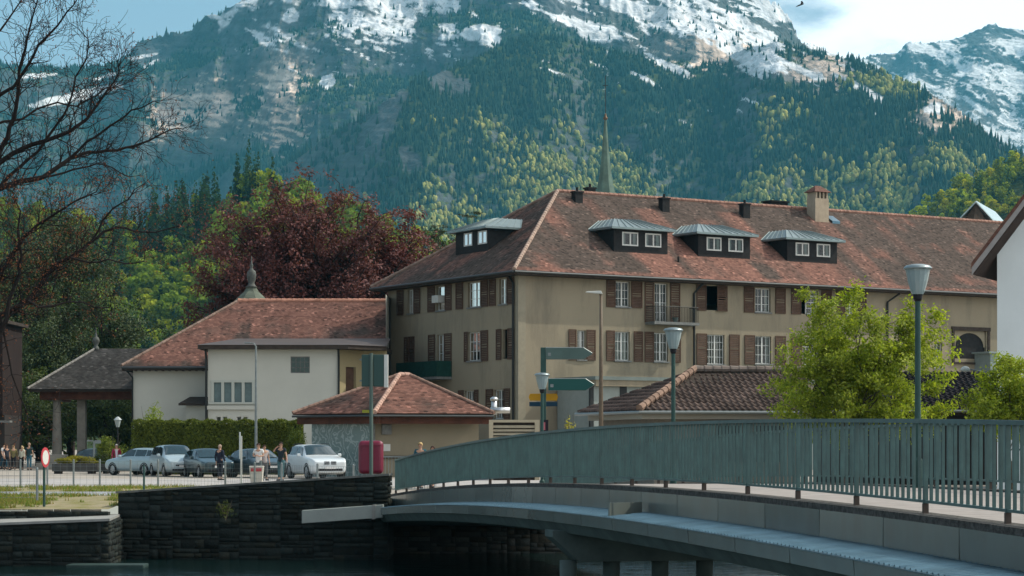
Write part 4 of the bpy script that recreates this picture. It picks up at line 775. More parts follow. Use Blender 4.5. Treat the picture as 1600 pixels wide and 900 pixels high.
# flat-roofed forebuilding along the foot of the right facade
fb = thing('forebuilding', 'low flat-roofed front extension with pale fascia beneath the shuttered windows', 'extension')
t0, t1 = tR(880, -1), tR(1235, -5)+4; bb = MB(); lbox(bb, t0, t1, -4.6, -.05, 4.0, 4.22); bb.build('flat_roof', mat('flat_roof_metal', (.15, .18, .165), .6, var=.15, scale=1), fb)
bb = MB(); lbox(bb, t0+.1, t1-.1, -4.5, -.06, 3.62, 4.0); bb.build('roof_fascia', m_beige, fb)
bb = MB(); lbox(bb, tR(925, -4), t1-.3, -4.2, -.1, GZ, 3.62); bb.build('wall', mat('pale_render', (.24, .27, .25), .9, var=.06), fb)
bb = MB(); lbox(bb, tR(975, -4.3)-.25, tR(975, -4.3)+.25, -4.26, -4.1, GZ, 3.62); lbox(bb, tR(925, -4.3)-.1, tR(925, -4.3)+.15, -4.26, -4.1, GZ, 3.62); bb.build('post', m_pipe, fb)
# ---------------------------------------------------------------- annex with red roof and pale walls
m_cream = mat('cream_render', (0.46, 0.46, 0.40), 0.92, var=0.05, scale=0.3, bump=0.1, bscale=14, dirt=((.42, .42, .36), .45, .4))
m_ochre = mat('ochre_render', (0.30, 0.25, 0.14), 0.92, var=0.06, scale=0.5)
def hexz(bb, a, b, y0, y1, z0, z1): bb.box((a, y0, z0), (b, y1, z1)); return bb
def X(px, Y): return (px-800)/F*Y
an = thing('annex_building', 'cream annex with projecting bay and a steep weathered red tiled roof', 'building')
ye, yr = 149.3, 157.5; ze, zr = zat(572, ye), zat(471, yr); xl = X(190, ye); xr = -8.45; xrl = X(372, yr)
facade('wall', (X(208, 150), 150, 0), (1, 0, 0), xr-X(208, 150), GZ-.3, ze+.25, [], m_cream, an, nrm=(0, -1, 0))
facade('wall', (X(208, 150), 150, 0), (0, 1, 0), 15, GZ-.3, ze+.25, [], m_cream, an, nrm=(-1, 0, 0)); facade('wall', (X(208, 150), 165, 0), (1, 0, 0), xr-X(208, 150), GZ-.3, ze+.25, [], m_cream, an, nrm=(0, 1, 0)); facade('wall', (xr, 150, 0), (0, 1, 0), 15, GZ-.3, zr, [], m_cream, an, nrm=(1, 0, 0))
E = [Vector((xl, ye, ze)), Vector((xr, ye, ze)), Vector((xr, yr, zr)), Vector((xrl, yr, zr))]; BL = Vector((xl, 166, ze)); BR = Vector((xr, 166, ze))
bb = MB(); d_ = Vector((0, 0, -.05)); bb.add([q+d_ for q in E+[BL, BR]], [(0, 1, 2, 3), (4, 0, 3), (5, 4, 3, 2)]); d2 = Vector((0, 0, -.3)); bb.add([E[0]+d_, E[1]+d_, E[0]+d2, E[1]+d2, BL+d_, BL+d2], [(0, 1, 3, 2), (4, 0, 2, 5)]); bb.build('roof_boarding', m_board, an)
# the front slope is steeper towards the ridge, with a short flare at the eave
tiles(E, .19, .17, 'roof', an, roofcol(.56, seed=11, streaks=[(0, 60, 7.5, 10, .4)])); tiles([BL, E[0], E[3]], .19, .17, 'roof', an, roofcol(.55, seed=12))
caps('ridge_tiles', [E[3]+Vector((0, 0, .06)), E[2]+Vector((0, 0, .06))], .14, an, (0.44, 0.22, 0.15)); caps('hip_tiles', [E[0]+Vector((0, 0, .05)), E[3]+Vector((0, 0, .05))], .10, an, (0.2, 0.12, 0.09))
bb = MB(); bb.tube([E[0]+Vector((0, -.07, -.1)), E[1]+Vector((0, -.07, -.1))], .08, 8); bb.build('gutter', m_gut, an)
bb = MB(); [bb.box((xl+.4+i*.45, ye+.02, ze-.32), (xl+.48+i*.45, ye+.7, ze-.16)) for i in range(14)]; bb.build('rafter_ends', m_board, an)
MB().tube([(X(196, ye), ye+.05, ze-.15), (X(199, ye), ye+.3, ze-.4), (X(207.5, 150), 149.9, ze-.75), (X(207.5, 150), 149.9, GZ)], .06, 6).build('downpipe', m_pipe, an)
# projecting bay
yb_ = 143.; xb0, xb1 = X(325, yb_), X(529, yb_); zt_ = zat(546, yb_)
o0 = (xb0, yb_, 0); q = lambda px: X(px, yb_)-xb0; z_ = lambda py: zat(py, yb_)
ops = [(q(454), q(484), z_(583), z_(557)), (q(332), q(396), z_(629), z_(597))]+[(q(a), q(a+7), z_(660), z_(651)) for a in (338, 348, 370, 380)]
bay = facade('bay', o0, (1, 0, 0), xb1-xb0, GZ-.3, zt_, ops, m_cream, an, nrm=(0, -1, 0))
n1 = Vector((.8, -.6, 0)); d1 = Vector((.6, .8, 0)); c1 = Vector((xb1, yb_, 0)); ln1 = 2.4
facade('bay_side', c1, d1, ln1, GZ-.3, zt_, [(.7, 1.7, 2.3, 5.0)], m_ochre, bay, nrm=n1); c2 = c1+d1*ln1
facade('bay_side', c2, (1, 0, 0), X(604.5, c2.y)-c2.x, GZ-.3, zt_, [], m_ochre, bay, nrm=(0, -1, 0)); facade('bay_side', (xb0, yb_, 0), (0, 1, 0), 7, GZ-.3, zt_, [], m_cream, bay, nrm=(-1, 0, 0))
MB().add([tuple(c1+d1*.7-n1*.2+Vector((0,0,2.3))), tuple(c1+d1*1.7-n1*.2+Vector((0,0,2.3))), tuple(c1+d1*1.7-n1*.2+Vector((0,0,5))), tuple(c1+d1*.7-n1*.2+Vector((0,0,5)))], [(0, 1, 2, 3)]).build('window', m_shut, bay)
m_vent = mat('grey_vent_glass', (.10, .15, .15), .35, var=.2, scale=3)
wn = window(bay, o0, (1, 0, 0), (0, -1, 0), *ops[0], 1, 3, 3, dep=.06, sill=False, mw=m_sill); 
MB().add([(xb0+ops[0][0], yb_+.12, ops[0][2]), (xb0+ops[0][1], yb_+.12, ops[0][2]), (xb0+ops[0][1], yb_+.12, ops[0][3]), (xb0+ops[0][0], yb_+.12, ops[0][3])], [(0, 1, 2, 3)]).build('blind', m_vent, wn)
bb = MB(); a, b, c, d = ops[1]; a += xb0; b += xb0
for i in range(5): x = a+(b-a)*i/4; bb.box((x-.09, yb_-.05, c), (x+.09, yb_+.12, d))
bb.box((a-.1, yb_-.06, d-.02), (b+.1, yb_+.12, d+.12)); bb.box((a-.25, yb_-.12, c-.1), (b+.25, yb_+.1, c+.02)); lw = bb.build('window', mat('beige_frame', (.40, .42, .37), .7), bay)
MB().add([(a, yb_+.14, c), (b, yb_+.14, c), (b, yb_+.14, d), (a, yb_+.14, d)], [(0, 1, 2, 3)]).build('pane', m_vent, lw)
bb = MB(); hexz(bb, X(323, yb_), X(400, yb_), yb_-.14, yb_-.01, z_(640), z_(634)); bb.build('string_course', m_cream, bay)
for o in ops[2:]: window(bay, o0, (1, 0, 0), (0, -1, 0), *o, 1, 1, 0, dep=.1, sill=False, fw=.03)
bb = MB(); sx0, sx1 = X(309, yb_-.7), -8.1; bb.prism([(sx0, yb_-.75, zt_), (X(545, yb_), yb_-.75, zt_), (sx1, yb_+1.5, zt_), (sx1, 151, zt_), (sx0, 151, zt_)], (0, 0, .26)); bb.build('bay_eaves', m_board, bay)
bb = MB(); zz = zt_+.26; bb.add([(sx0-.05, yb_-.8, zz), (X(545, yb_)+.05, yb_-.8, zz), (sx1, yb_+1.4, zz), (sx1, 149.6, zz+.75), (sx0+1.6, 149.6, zz+.75), (sx0-.05, 149.6, zz+.1)], [(0, 1, 4), (1, 2, 3, 4), (0, 4, 5)]); bb.build('bay_roof', mat('pale_roof_sheet', (.10, .08, .07), .5, var=.15, scale=1, metal=.3), bay)
for x in (X(324.5, yb_)-.08, X(529.5, yb_)): MB().tube([(x, yb_-.5, zt_-.02), (x, yb_-.12, zt_-.5), (x, yb_-.12, GZ)], .07, 6).build('downpipe', m_pipe, bay)
# small lean-to porch roof left of the bay
bb = MB(); a, b = X(283, 148), X(324, 148); zz = zat(634, 148); bb.prism([(a, 146.8, zz), (b, 146.8, zz), (b, 150, zz+.5), (a+.3, 150, zz+.5)], (0, 0, .14)); pr_ = bb.build('porch_roof', m_board, an)
MB().box((X(293, 148), 147.3, GZ), (b, 150, zz)).build('porch_wall', m_cream, an)
# turret with a bell roof and finial behind the ridge
m_slate = mat('lichen_slate', (0.11, 0.125, 0.095), 0.8, var=0.3, scale=2, bump=.3); m_fin = mat('weathered_finial', (.085, .09, .08), .6, var=.3, scale=5)
yt = 159.5; px2m = yt/F; tz = lambda py: zat(py, yt)
tu = thing('turret', 'green-grey bell-shaped turret roof with ball finial behind the annex ridge', 'turret', (X(393, yt), yt, 0))
MB().lathe([(2.1, 5), (2.1, tz(482))], (0, 0, 0), 8, .39).build('drum', m_cream, tu)
MB().lathe([(r_*px2m, tz(y_)) for r_, y_ in ((58, 500), (50, 492), (38, 480), (28, 471), (19, 462), (12, 456), (9, 451), (8, 448))], (0, 0, 0), 8, .39).build('bell_roof', m_slate, tu)
MB().lathe([(r_*px2m, tz(y_)) for r_, y_ in ((10, 449), (6, 446), (4.5, 442), (6.5, 437), (7.5, 430), (6.5, 424), (3, 421), (2, 418), (3, 415), (1.4, 412), (.9, 403), (.3, 400))], (0, 0, 0), 14).build('finial', m_fin, tu, smooth=True)

# ---------------------------------------------------------------- pavilion on the left
pv_ = thing('pavilion', 'open columned pavilion with dark shingle hipped roof and small ball finial', 'pavilion')
m_shing = mat('dark_shingle', (1, 1, 1), .85, var=.25, scale=1.2, attr=True)
def shcol(gu, gv, wd, uv):
    n = fbm(gu/2, gv/3, 700, 4)[:, None]; return np.array([0.075, 0.070, 0.064])*(0.6+0.9*n)*np.where(rng.random((len(gu), 1)) < .05, 1.8, 1)
ya, yb2 = 156., 165.; ze2 = zat(608, ya); zr2 = zat(545, 161.5); xa, xb = X(43, ya), X(262, ya); ap = Vector((X(150, 161.5), 161.5, zr2)); rg = Vector((X(262, 161.5), 161.5, zr2)); yc = 167.
E = [Vector((xa, ya, ze2)), Vector((xb, ya, ze2)), rg, ap]; bk = Vector((xa, yc, ze2))
tiles(E, .2, .17, 'roof', pv_, shcol, mt=m_shing); tiles([bk, E[0], ap], .2, .17, 'roof', pv_, shcol, mt=m_shing)
bb = MB(); d_ = Vector((0, 0, -.05)); bb.add([q+d_ for q in E+[bk, Vector((xb, yc, ze2))]], [(0, 1, 2, 3), (4, 0, 3), (5, 4, 3, 2)]); bb.build('roof_boarding', m_board, pv_)
caps('hip_tiles', [E[0]+Vector((0, 0, .05)), ap+Vector((0, 0, .05))], .09, pv_, (.22, .21, .19), .3)
bb = MB(); m_rb = mat('red_brown_beam', (.085, .035, .022), .7, var=.3, scale=2); bb.box((xa+.7, ya+.7, ze2-.72), (xb, ya+1.0, ze2-.08)); bb.box((xa+.7, ya+1.01, ze2-.72), (xa+1.0, yc-.7, ze2-.08)); bb.build('beam', m_rb, pv_)
bb = MB(); bb.box((xa+.05, ya+.05, ze2-.16), (xb, yc-.05, ze2-.06)); bb.build('soffit', m_board, pv_)
m_col = mat('column_stone', (.24, .225, .19), .9, var=.15, scale=2, bump=.2)
for px, yy, sq in ((89, 157.4, 0), (128, 158.0, 1)):
    bb = MB(); cx = X(px, yy)
    if sq: bb.box((cx-.30, yy-.3, GZ+.5), (cx+.30, yy+.3, ze2-.72)); bb.box((cx-.42, yy-.42, GZ), (cx+.42, yy+.42, GZ+.5))
    else: bb.lathe([(.46, 0), (.46, .55), (.36, .65), (.33, 2.2), (.26, ze2-.72-GZ-.12), (.34, ze2-.72-GZ-.1), (.34, ze2-.72-GZ)], (cx, yy, GZ), 16)
    bb.build('column', m_col, pv_, bevel=.02)
MB().lathe([(.3, -.1), (.2, .1), (.12, .25), (.24, .45), (.27, .62), (.2, .8), (.07, .9), (.1, 1.0), (.04, 1.1), (.015, 1.55)], (ap.x, ap.y, ap.z), 12).build('finial', m_fin, pv_, smooth=True)
# brown building at the very left, wall colours darkened in place of tree shade
bl_ = thing('brown_house', 'reddish-brown house front, coloured dark for tree shade, half hidden by branches at the left edge', 'house')
hexz(MB(), X(-260, 150), X(4, 150), 150, 156, zat(648, 150), zat(505, 150)).build('upper_wall', mat('shade_toned_boards', (.022, .014, .012), .85, var=.3, scale=1, stretch=(6, 6, .5)), bl_)
hexz(MB(), X(-260, 150), X(4, 150), 150.6, 156, GZ, zat(648, 150)).build('ground_wall', mat('dark_ground_wall', (.035, .03, .028), .8), bl_)
hexz(MB(), X(-200, 149), X(14, 149), 149.2, 150, zat(660, 149), zat(657, 149)).build('shop_canopy', m_sill, bl_)
hexz(MB(), X(-260, 149), X(7, 149), 149.0, 156.5, zat(505, 150), zat(500, 150)).build('eaves', m_board, bl_)

# ---------------------------------------------------------------- kiosk with red hipped roof beside the parking
ki = thing('kiosk', 'small beige kiosk with red-brown hipped tile roof and patterned glass front', 'kiosk')
KC = Vector((X(583, 114), 114, 0)); kr = Vector((math.cos(R(17)), math.sin(R(17)), 0)); kl = Vector((-math.sin(R(48)), math.cos(R(48)), 0))
kl = Vector((-kr.y, kr.x, 0)); kz = zat(652, 114)
def tk(px, d, o=KC): k = px-800; return (F*o.x-k*o.y)/(k*d.y-F*d.x)
wr = tk(748, kr); wl = 9.5
# left wall turns away to the left and back
kl = Vector((-.80, .60, 0)).normalized(); wl = tk(487, kl); nk = Vector((kr.y, -kr.x, 0)); nkl = Vector((-kl.y, kl.x, 0)); nkl = nkl if nkl.y < 0 else -nkl
m_kiosk = mat('kiosk_render', (.23, .20, .14), .9, var=.06, scale=.6, dirt=((.25, .22, .16), .4, .8))
facade('wall', KC, kr, wr, GZ, kz, [], m_kiosk, ki, nrm=nk)
bk = KC+kr*wr+kl*wl; MB().add([tuple(KC+kl*wl+Vector((0,0,GZ))), tuple(bk+Vector((0,0,GZ))), tuple(bk+Vector((0,0,kz))), tuple(KC+kl*wl+Vector((0,0,kz)))], [(0,1,2,3)]).build('wall', m_kiosk, ki)
a_ = KC+kr*wr; MB().add([tuple(a_+Vector((0,0,GZ))), tuple(bk+Vector((0,0,GZ))), tuple(bk+Vector((0,0,kz))), tuple(a_+Vector((0,0,kz)))], [(0,1,2,3)]).build('wall', m_kiosk, ki)
# patterned glass: pale swirls etched on teal glass
mg = bpy.data.materials.new('etched_glass'); mg.use_nodes = True; t = mg.node_tree; b = t.nodes['Principled BSDF']; b.inputs['Roughness'].default_value = .25
co = N(t, 'ShaderNodeTexCoord'); wv = N(t, 'ShaderNodeTexWave', wave_type='RINGS'); wv.inputs['Scale'].default_value = 1.5; wv.inputs['Distortion'].default_value = 22; wv.inputs['Detail'].default_value = 3; wv.inputs['Detail Scale'].default_value = .9
rp = N(t, 'ShaderNodeMapRange'); rp.inputs[1].default_value = .72; rp.inputs[2].default_value = .86; mx = N(t, 'ShaderNodeMixRGB'); mx.inputs[1].default_value = (.13, .19, .18, 1); mx.inputs[2].default_value = (.27, .33, .31, 1)
t.links.new(co.outputs['Object'], wv.inputs[0]); t.links.new(wv.outputs[1], rp.inputs[0]); t.links.new(rp.outputs[0], mx.inputs[0]); t.links.new(mx.outputs[0], b.inputs['Base Color'])
facade('glass_front', KC, kl, wl, GZ, kz-.15, [], mg, ki, nrm=nkl)
MB().prism([tuple(KC+kl*.0+nkl*.02+Vector((0,0,kz-.15))), tuple(KC+kl*wl+nkl*.02+Vector((0,0,kz-.15))), tuple(KC+kl*wl+nkl*.02+Vector((0,0,kz))), tuple(KC+nkl*.02+Vector((0,0,kz)))], tuple(-nkl*.1)).build('lintel', m_rb, ki)
MB().box((KC.x-.12, KC.y-.12, GZ), (KC.x+.1, KC.y+.1, kz)).build('corner_post', m_sill, ki)
def kP(px, py, Y): return P(px, py, Y)
ec = kP(585, 645.5, 112.6); er = kP(772, 644, 114.5); el = kP(457, 650, 116.0); a1 = kP(624, 587, 118.0); a2 = kP(640, 586, 118.3); ebk = Vector((er.x+el.x-ec.x+1.4, er.y+el.y-ec.y+2, er.z))
zk = (ec.z+er.z+el.z)/3
for q in (ec, er, el): q.z = zk
a1.z = a2.z = zat(587, 118.1); ebk.z = zk
bb = MB(); d_ = Vector((0, 0, -.05)); bb.add([q+d_ for q in (ec, er, ebk, el, a1, a2)], [(0, 1, 5, 4), (3, 0, 4), (1, 2, 5), (2, 3, 4, 5), (3, 2, 1, 0)]); bb.build('roof_boarding', m_board, ki)
kcol = roofcol(.62, seed=21)
tiles([ec, er, a2, a1], .21, .19, 'roof', ki, kcol, th=.03); tiles([el, ec, a1], .21, .19, 'roof', ki, roofcol(.55, seed=22), th=.03)
up = Vector((0, 0, .06)); caps('hip_tiles', [ec+up, a1+up, a2+up], .12, ki, (.42, .27, .21), .3); caps('hip_tiles', [a2+up, er+up], .10, ki, (.25, .16, .12), .3); caps('hip_tiles', [el+up, a1+up], .10, ki, (.25, .16, .12), .3)
bb = MB(); q1 = Vector((0, 0, -.12)); bb.tube([el+q1, ec+q1, er+q1], .06, 6); bb.build('gutter', m_gut, ki)
bb = MB(); z3 = kz-.02; ins = .55
cA, cB, cC = ec+(er-ec).normalized()*.2, er, el; dd = Vector((0, 0, -.42))
for p_, q_ in ((ec, er), (el, ec)):
    n_ = (q_-p_).normalized(); n_ = Vector((-n_.y, n_.x, 0)); s1_, s2_ = p_+n_*.35+Vector((0,0,-.1)), q_+n_*.35+Vector((0,0,-.1)); bb.prism([s1_, s2_, s2_+dd, s1_+dd], tuple(n_*.15))
bb.build('eaves_beam', m_rb, ki)
def on_wall(u, z, w_, h, d, m, nm, lab=None): 
    c = KC+kr*u; M = Matrix(((kr.x, -nk.x, 0, c.x), (kr.y, -nk.y, 0, c.y), (0, 0, 1, 0), (0, 0, 0, 1))); return MB().box((0, -d, z), (w_, -.005, z+h), M).build(nm, m, ki, bevel=.01)
on_wall(tk(596, kr), zat(679, 114), .5, .52, .14, m_sill, 'wall_box'); on_wall(tk(599, kr), zat(705, 114), .36, .36, .03, m_white, 'notice_plate'); on_wall(tk(597, kr), zat(716, 114), tk(660, kr)-tk(597, kr), .12, .12, m_board, 'wall_rail')
c = KC+kr*tk(600, kr); M = Matrix(((kr.x, -nk.x, 0, c.x), (kr.y, -nk.y, 0, c.y), (0, 0, 1, 0), (0, 0, 0, 1)))
# steel vent pipe on the kiosk's right
bb = MB(); c = P(775, 640, 119); bb.tube([(c.x-.1, 119, 1.6), (c.x-.1, 119, 2.35)], .16, 10); bb.tube([(c.x-.3, 118.9, 1.83), (c.x+.75, 118.9, 1.83)], .17, 10); bb.lathe([(.2, 0), (.22, .12), (.1, .2)], (c.x-.1, 119, 2.35), 10)
tag(bb.build('vent_pipe', mat('bright_steel', (.6, .6, .58), .3, metal=.9), smooth=True), 'shiny steel vent pipe poking up right of the red kiosk roof', 'vent pipe')
# slatted enclosure
le = thing('louvre_screen', 'beige slatted louvre enclosure standing right of the red-roofed kiosk', 'screen'); m_louv = mat('beige_louvre', (.42, .36, .25), .6, var=.06)
y0_ = 104.; xa, xb = X(764, y0_), X(843, y0_); zt3 = zat(656, y0_)
bb = MB(); bb.box((xb-.22, y0_-.03, GZ), (xb, y0_+.15, zt3)); bb.box((xa, y0_-.03, GZ), (xa+.2, y0_+.15, zt3)); bb.box((xa+.2, y0_-.03, zt3-.12), (xb-.22, y0_+.15, zt3)); bb.build('frame', m_louv, le)
bb = MB()
for i in range(14): z = zt3-.3-i*.17; bb.hexa([(xa+.2, y0_-.01, z-.07), (xb-.22, y0_-.01, z-.07), (xb-.22, y0_+.02, z-.07), (xa+.2, y0_+.02, z-.07)], [(xa+.2, y0_+.09, z+.05), (xb-.22, y0_+.09, z+.05), (xb-.22, y0_+.12, z+.05), (xa+.2, y0_+.12, z+.05)])
bb.build('slats', m_louv, le); MB().box((xa+.2, y0_+.14, GZ), (xb-.2, y0_+3, zt3-.1)).build('housing', m_board, le)

# ---------------------------------------------------------------- pantiled kiosk right of the bridge
pk = thing('pantile_kiosk', 'low kiosk with chunky brown pantile hipped roof behind the bridge railing', 'kiosk')
yk = 84.; zk = zat(642, yk); ck = Vector((X(999, yk), yk, zk)); cr_ = Vector((X(1262, yk+1), yk+1.0, zk)); ck_l = Vector((X(899, yk+2.2), yk+6.0, zk)); ck_l.x = X(899, ck_l.y)
ra = Vector((X(1086, yk+3.4), yk+3.4, zat(579.5, yk+3.4))); rb = Vector((X(1262, yk+4.4), yk+4.4, zat(579.5, yk+3.4)))
pcol = lambda gu, gv, wd, uv: np.array([0.115, 0.082, 0.068])*(0.55+.9*fbm(gu/1.3, gv/1.1, 800, 4)[:, None])*np.where(rng.random((len(gu), 1)) < .12, 1.35, 1)
m_pan = mat('pantile_clay', (1, 1, 1), .8, var=.3, scale=4, attr=True, bump=.2)
tiles([ck, cr_, rb, ra], .245, .34, 'roof', pk, pcol, pan=True, mt=m_pan); tiles([ck_l, ck, ra], .245, .34, 'roof', pk, pcol, pan=True, mt=m_pan)
bb = MB(); d_ = Vector((0, 0, -.03)); bkk = Vector((ck_l.x+3, yk+11, zk)); bb.add([q+d_ for q in (ck, cr_, rb, ra, ck_l, bkk, Vector((cr_.x, yk+10, zk)))], [(0, 1, 2, 3), (4, 0, 3), (5, 4, 3), (6, 5, 3, 2), (1, 6, 2)]); bb.build('roof_boarding', m_board, pk)
caps('hip_tiles', [ck+Vector((0, 0, .10)), ra+Vector((0, 0, .10))], .14, pk, (.24, .16, .12), .34); caps('ridge_tiles', [ra+Vector((0, 0, .08)), rb+Vector((0, 0, .08))], .13, pk, (.17, .14, .12), .34)
bb = MB(); q1 = Vector((0, -.06, -.05)); bb.tube([ck_l+q1, ck+q1, cr_+q1], .065, 8); bb.build('gutter', mat('grey_gutter', (.2, .22, .21), .4, metal=.5), pk)
bb = MB(); bb.prism([(ck_l.x+.5, ck_l.y+.2, zk-.3), (ck.x+.1, ck.y+.25, zk-.3), (cr_.x, cr_.y+.3, zk-.3), (cr_.x, yk+10, zk-.3), (ck_l.x+3, yk+10, zk-.3)], (0, 0, .2)); bb.build('eaves_board', mat('pale_board', (.33, .31, .26), .7), pk)
bb = MB(); bb.prism([(ck_l.x+1.0, ck_l.y+.7, GZ), (ck.x+.6, ck.y+.8, GZ), (cr_.x-.2, cr_.y+.9, GZ), (cr_.x-.2, yk+9, GZ), (ck_l.x+3.2, yk+9, GZ)], (0, 0, zk-.3-GZ)); bb.build('wall', mat('grey_brown_wall', (.20, .18, .15), .9, var=.1), pk)
zz = zk-.55
for a_, b_ in ((1008, 1018), (1120, 1160), (1180, 1230)): MB().box((X(a_, yk+.7), yk+.72, GZ+1), (X(b_, yk+.7), yk+.9, zz)).build('dark_opening', m_dark, pk)
# dark tiled building right of it
dk = thing('dark_roof_house', 'low building with near-black tiled roof behind the young trees at right', 'building')
yk2 = 92.; zk2 = zat(641, yk2); xk0, xk1 = X(1300, yk2), X(1640, yk2); dcol = lambda gu, gv, wd, uv: np.array([.028, .026, .028])*(0.7+.6*fbm(gu, gv, 810, 3)[:, None])
zr3 = zat(583, yk2+4); tiles([Vector((xk0, yk2, zk2)), Vector((xk1, yk2, zk2)), Vector((xk1, yk2+4, zr3)), Vector((xk0, yk2+4, zr3))], .245, .34, 'roof', dk, dcol, pan=True, mt=m_pan)
bb = MB(); bb.box((xk0+.3, yk2+.5, GZ), (xk1, yk2+8, zk2-.05)); bb.build('wall', mat('dark_ground_wall', (.035, .03, .028), .8), dk)
bb = MB(); bb.add([(xk0, yk2+4.05, zr3-.05), (xk1, yk2+4.05, zr3-.05), (xk1, yk2+9, zk2), (xk0, yk2+9, zk2)], [(0, 1, 2, 3)]); bb.box((xk0, yk2+.05, zk2-.2), (xk1, yk2+8.9, zk2-.06)); bb.build('eaves', m_board, dk)
bb = MB(); bb.tube([(xk0, yk2-.07, zk2-.03), (xk1, yk2-.07, zk2-.03)], .06, 6); bb.build('gutter', MATS['grey_gutter'], dk)
# white gabled house at the right edge
wh = thing('white_house', 'white-walled house gable with steep dark eaves at the right edge', 'house')
yh = 80.; xw = X(1558, yh); m_wh = mat('white_render', (.66, .70, .70), .9, var=.05, scale=.5, dirt=((.45, .5, .5), .35, .5)); sl = 105/79.
zc = lambda x, y: zat(411, yh-.9)+(x-X(1521, yh-.9))*sl
MB().prism([(xw, yh, GZ), (xw+11, yh, GZ), (xw+11, yh, zc(xw+5.6, 0)-.32), (xw+5.6, yh, zc(xw+5.6, 0)-.32), (xw, yh, zc(xw, 0)-.32)], (5, 10, 0)).build('wall', m_wh, wh)
x0 = X(1521, yh-.9); bb = MB()
bb.prism([(x0, yh-.9, zc(x0, 0)-.42), (x0+6.8, yh-.9, zc(x0+6.8, 0)-.42), (x0+6.8, yh-.9, zc(x0+6.8, 0)-.18), (x0, yh-.9, zc(x0, 0)-.18)], (5.6, 11.5, 0)); bb.build('eaves_soffit', mat('dark_soffit_wood', (.05, .035, .03), .8, var=.2, scale=2), wh)
bb = MB(); bb.prism([(x0-.06, yh-.97, zc(x0, 0)-.42), (x0+6.8, yh-.97, zc(x0+6.8, 0)-.36), (x0+6.8, yh-.97, zc(x0+6.8, 0)), (x0-.06, yh-.97, zc(x0, 0)-.06)], (0, .06, 0)); bb.build('verge_board', mat('grey_verge', (.30, .28, .27), .7, var=.1), wh)
bb = MB(); bb.prism([(x0-.1, yh-1, zc(x0, 0)-.17), (x0+6.8, yh-1, zc(x0+6.8, 0)-.17), (x0+6.8, yh-1, zc(x0+6.8, 0)), (x0-.1, yh-1, zc(x0, 0))], (5.8, 11.8, 0)); bb.build('roof', MATS['cap_tile'], wh)
# grey metal gable behind
gb = thing('metal_roof_house', 'dark gable with light blue-grey metal roof beyond the long red roof', 'building'); yg = 215.; c = P(1525, 318, yg)
zl = zat(345, yg); bb = MB(); bb.prism([(X(1506, yg), yg, zl-6), (X(1545, yg), yg+3, zl-6), (X(1553, yg), yg+2, zl-.4), tuple(c), (X(1506, yg), yg, zl)], (3, 9, 0)); bb.build('gable_wall', m_board, gb)
bb = MB(); a1_ = Vector((c.x-.1, c.y-.5, c.z+.1)); b1_ = Vector((X(1505, yg)-.4, yg-.4, zl+.15)); c1_ = Vector((X(1558, yg), yg+2, zat(344, yg+2))); bb.prism([a1_, c1_, c1_+Vector((4, 10, 0)), a1_+Vector((4, 10, 0))], (0, 0, .12)); bb.prism([b1_, a1_, a1_+Vector((3, 10, 0)), b1_+Vector((3, 10, 0))], (0, 0, .12)); bb.build('roof', mat('light_sheet_roof', (.30, .40, .42), .4, metal=.4, var=.1, stretch=(3, .2, 1)), gb)
# church spire
yc_ = 420.; sx = thing('church_spire', 'slender copper-green church spire with orb and long rod', 'spire', (X(946, yc_), yc_, 0)); k = yc_/F
m_cop = mat('green_copper', (.09, .14, .11), .6, var=.3, scale=.5, dirt=((.06, .07, .05), .7, .6)); zs = lambda y: zat(y, yc_)
MB().lathe([(r_*k*.92, zs(y_)) for r_, y_ in ((24, 330), (19, 307), (14, 288), (9.5, 262), (6.5, 235), (4.2, 212), (2.6, 192), (2.0, 186))], (0, 0, 0), 8, .39).build('spire_roof', m_cop, sx)
MB().lathe([(k*r_*.7, zs(y_)) for r_, y_ in ((2, 188), (5.4, 186), (5.0, 183.5), (2.2, 182), (2.4, 179), (.9, 177))], (0, 0, 0), 12).build('orb', mat('bronze', (.12, .08, .05), .5, metal=.6), sx, smooth=True)
bb = MB(); bb.tube([(0, 0, zs(179)), (0, 0, zs(118))], .07, 5); bb.box((-.5, -.04, zs(134)), (.5, .04, zs(133))); bb.build('rod', m_pipe, sx)
hexz(MB(), -3, 3, -3, 3, GZ, zs(330)).build('tower', m_beige, sx)
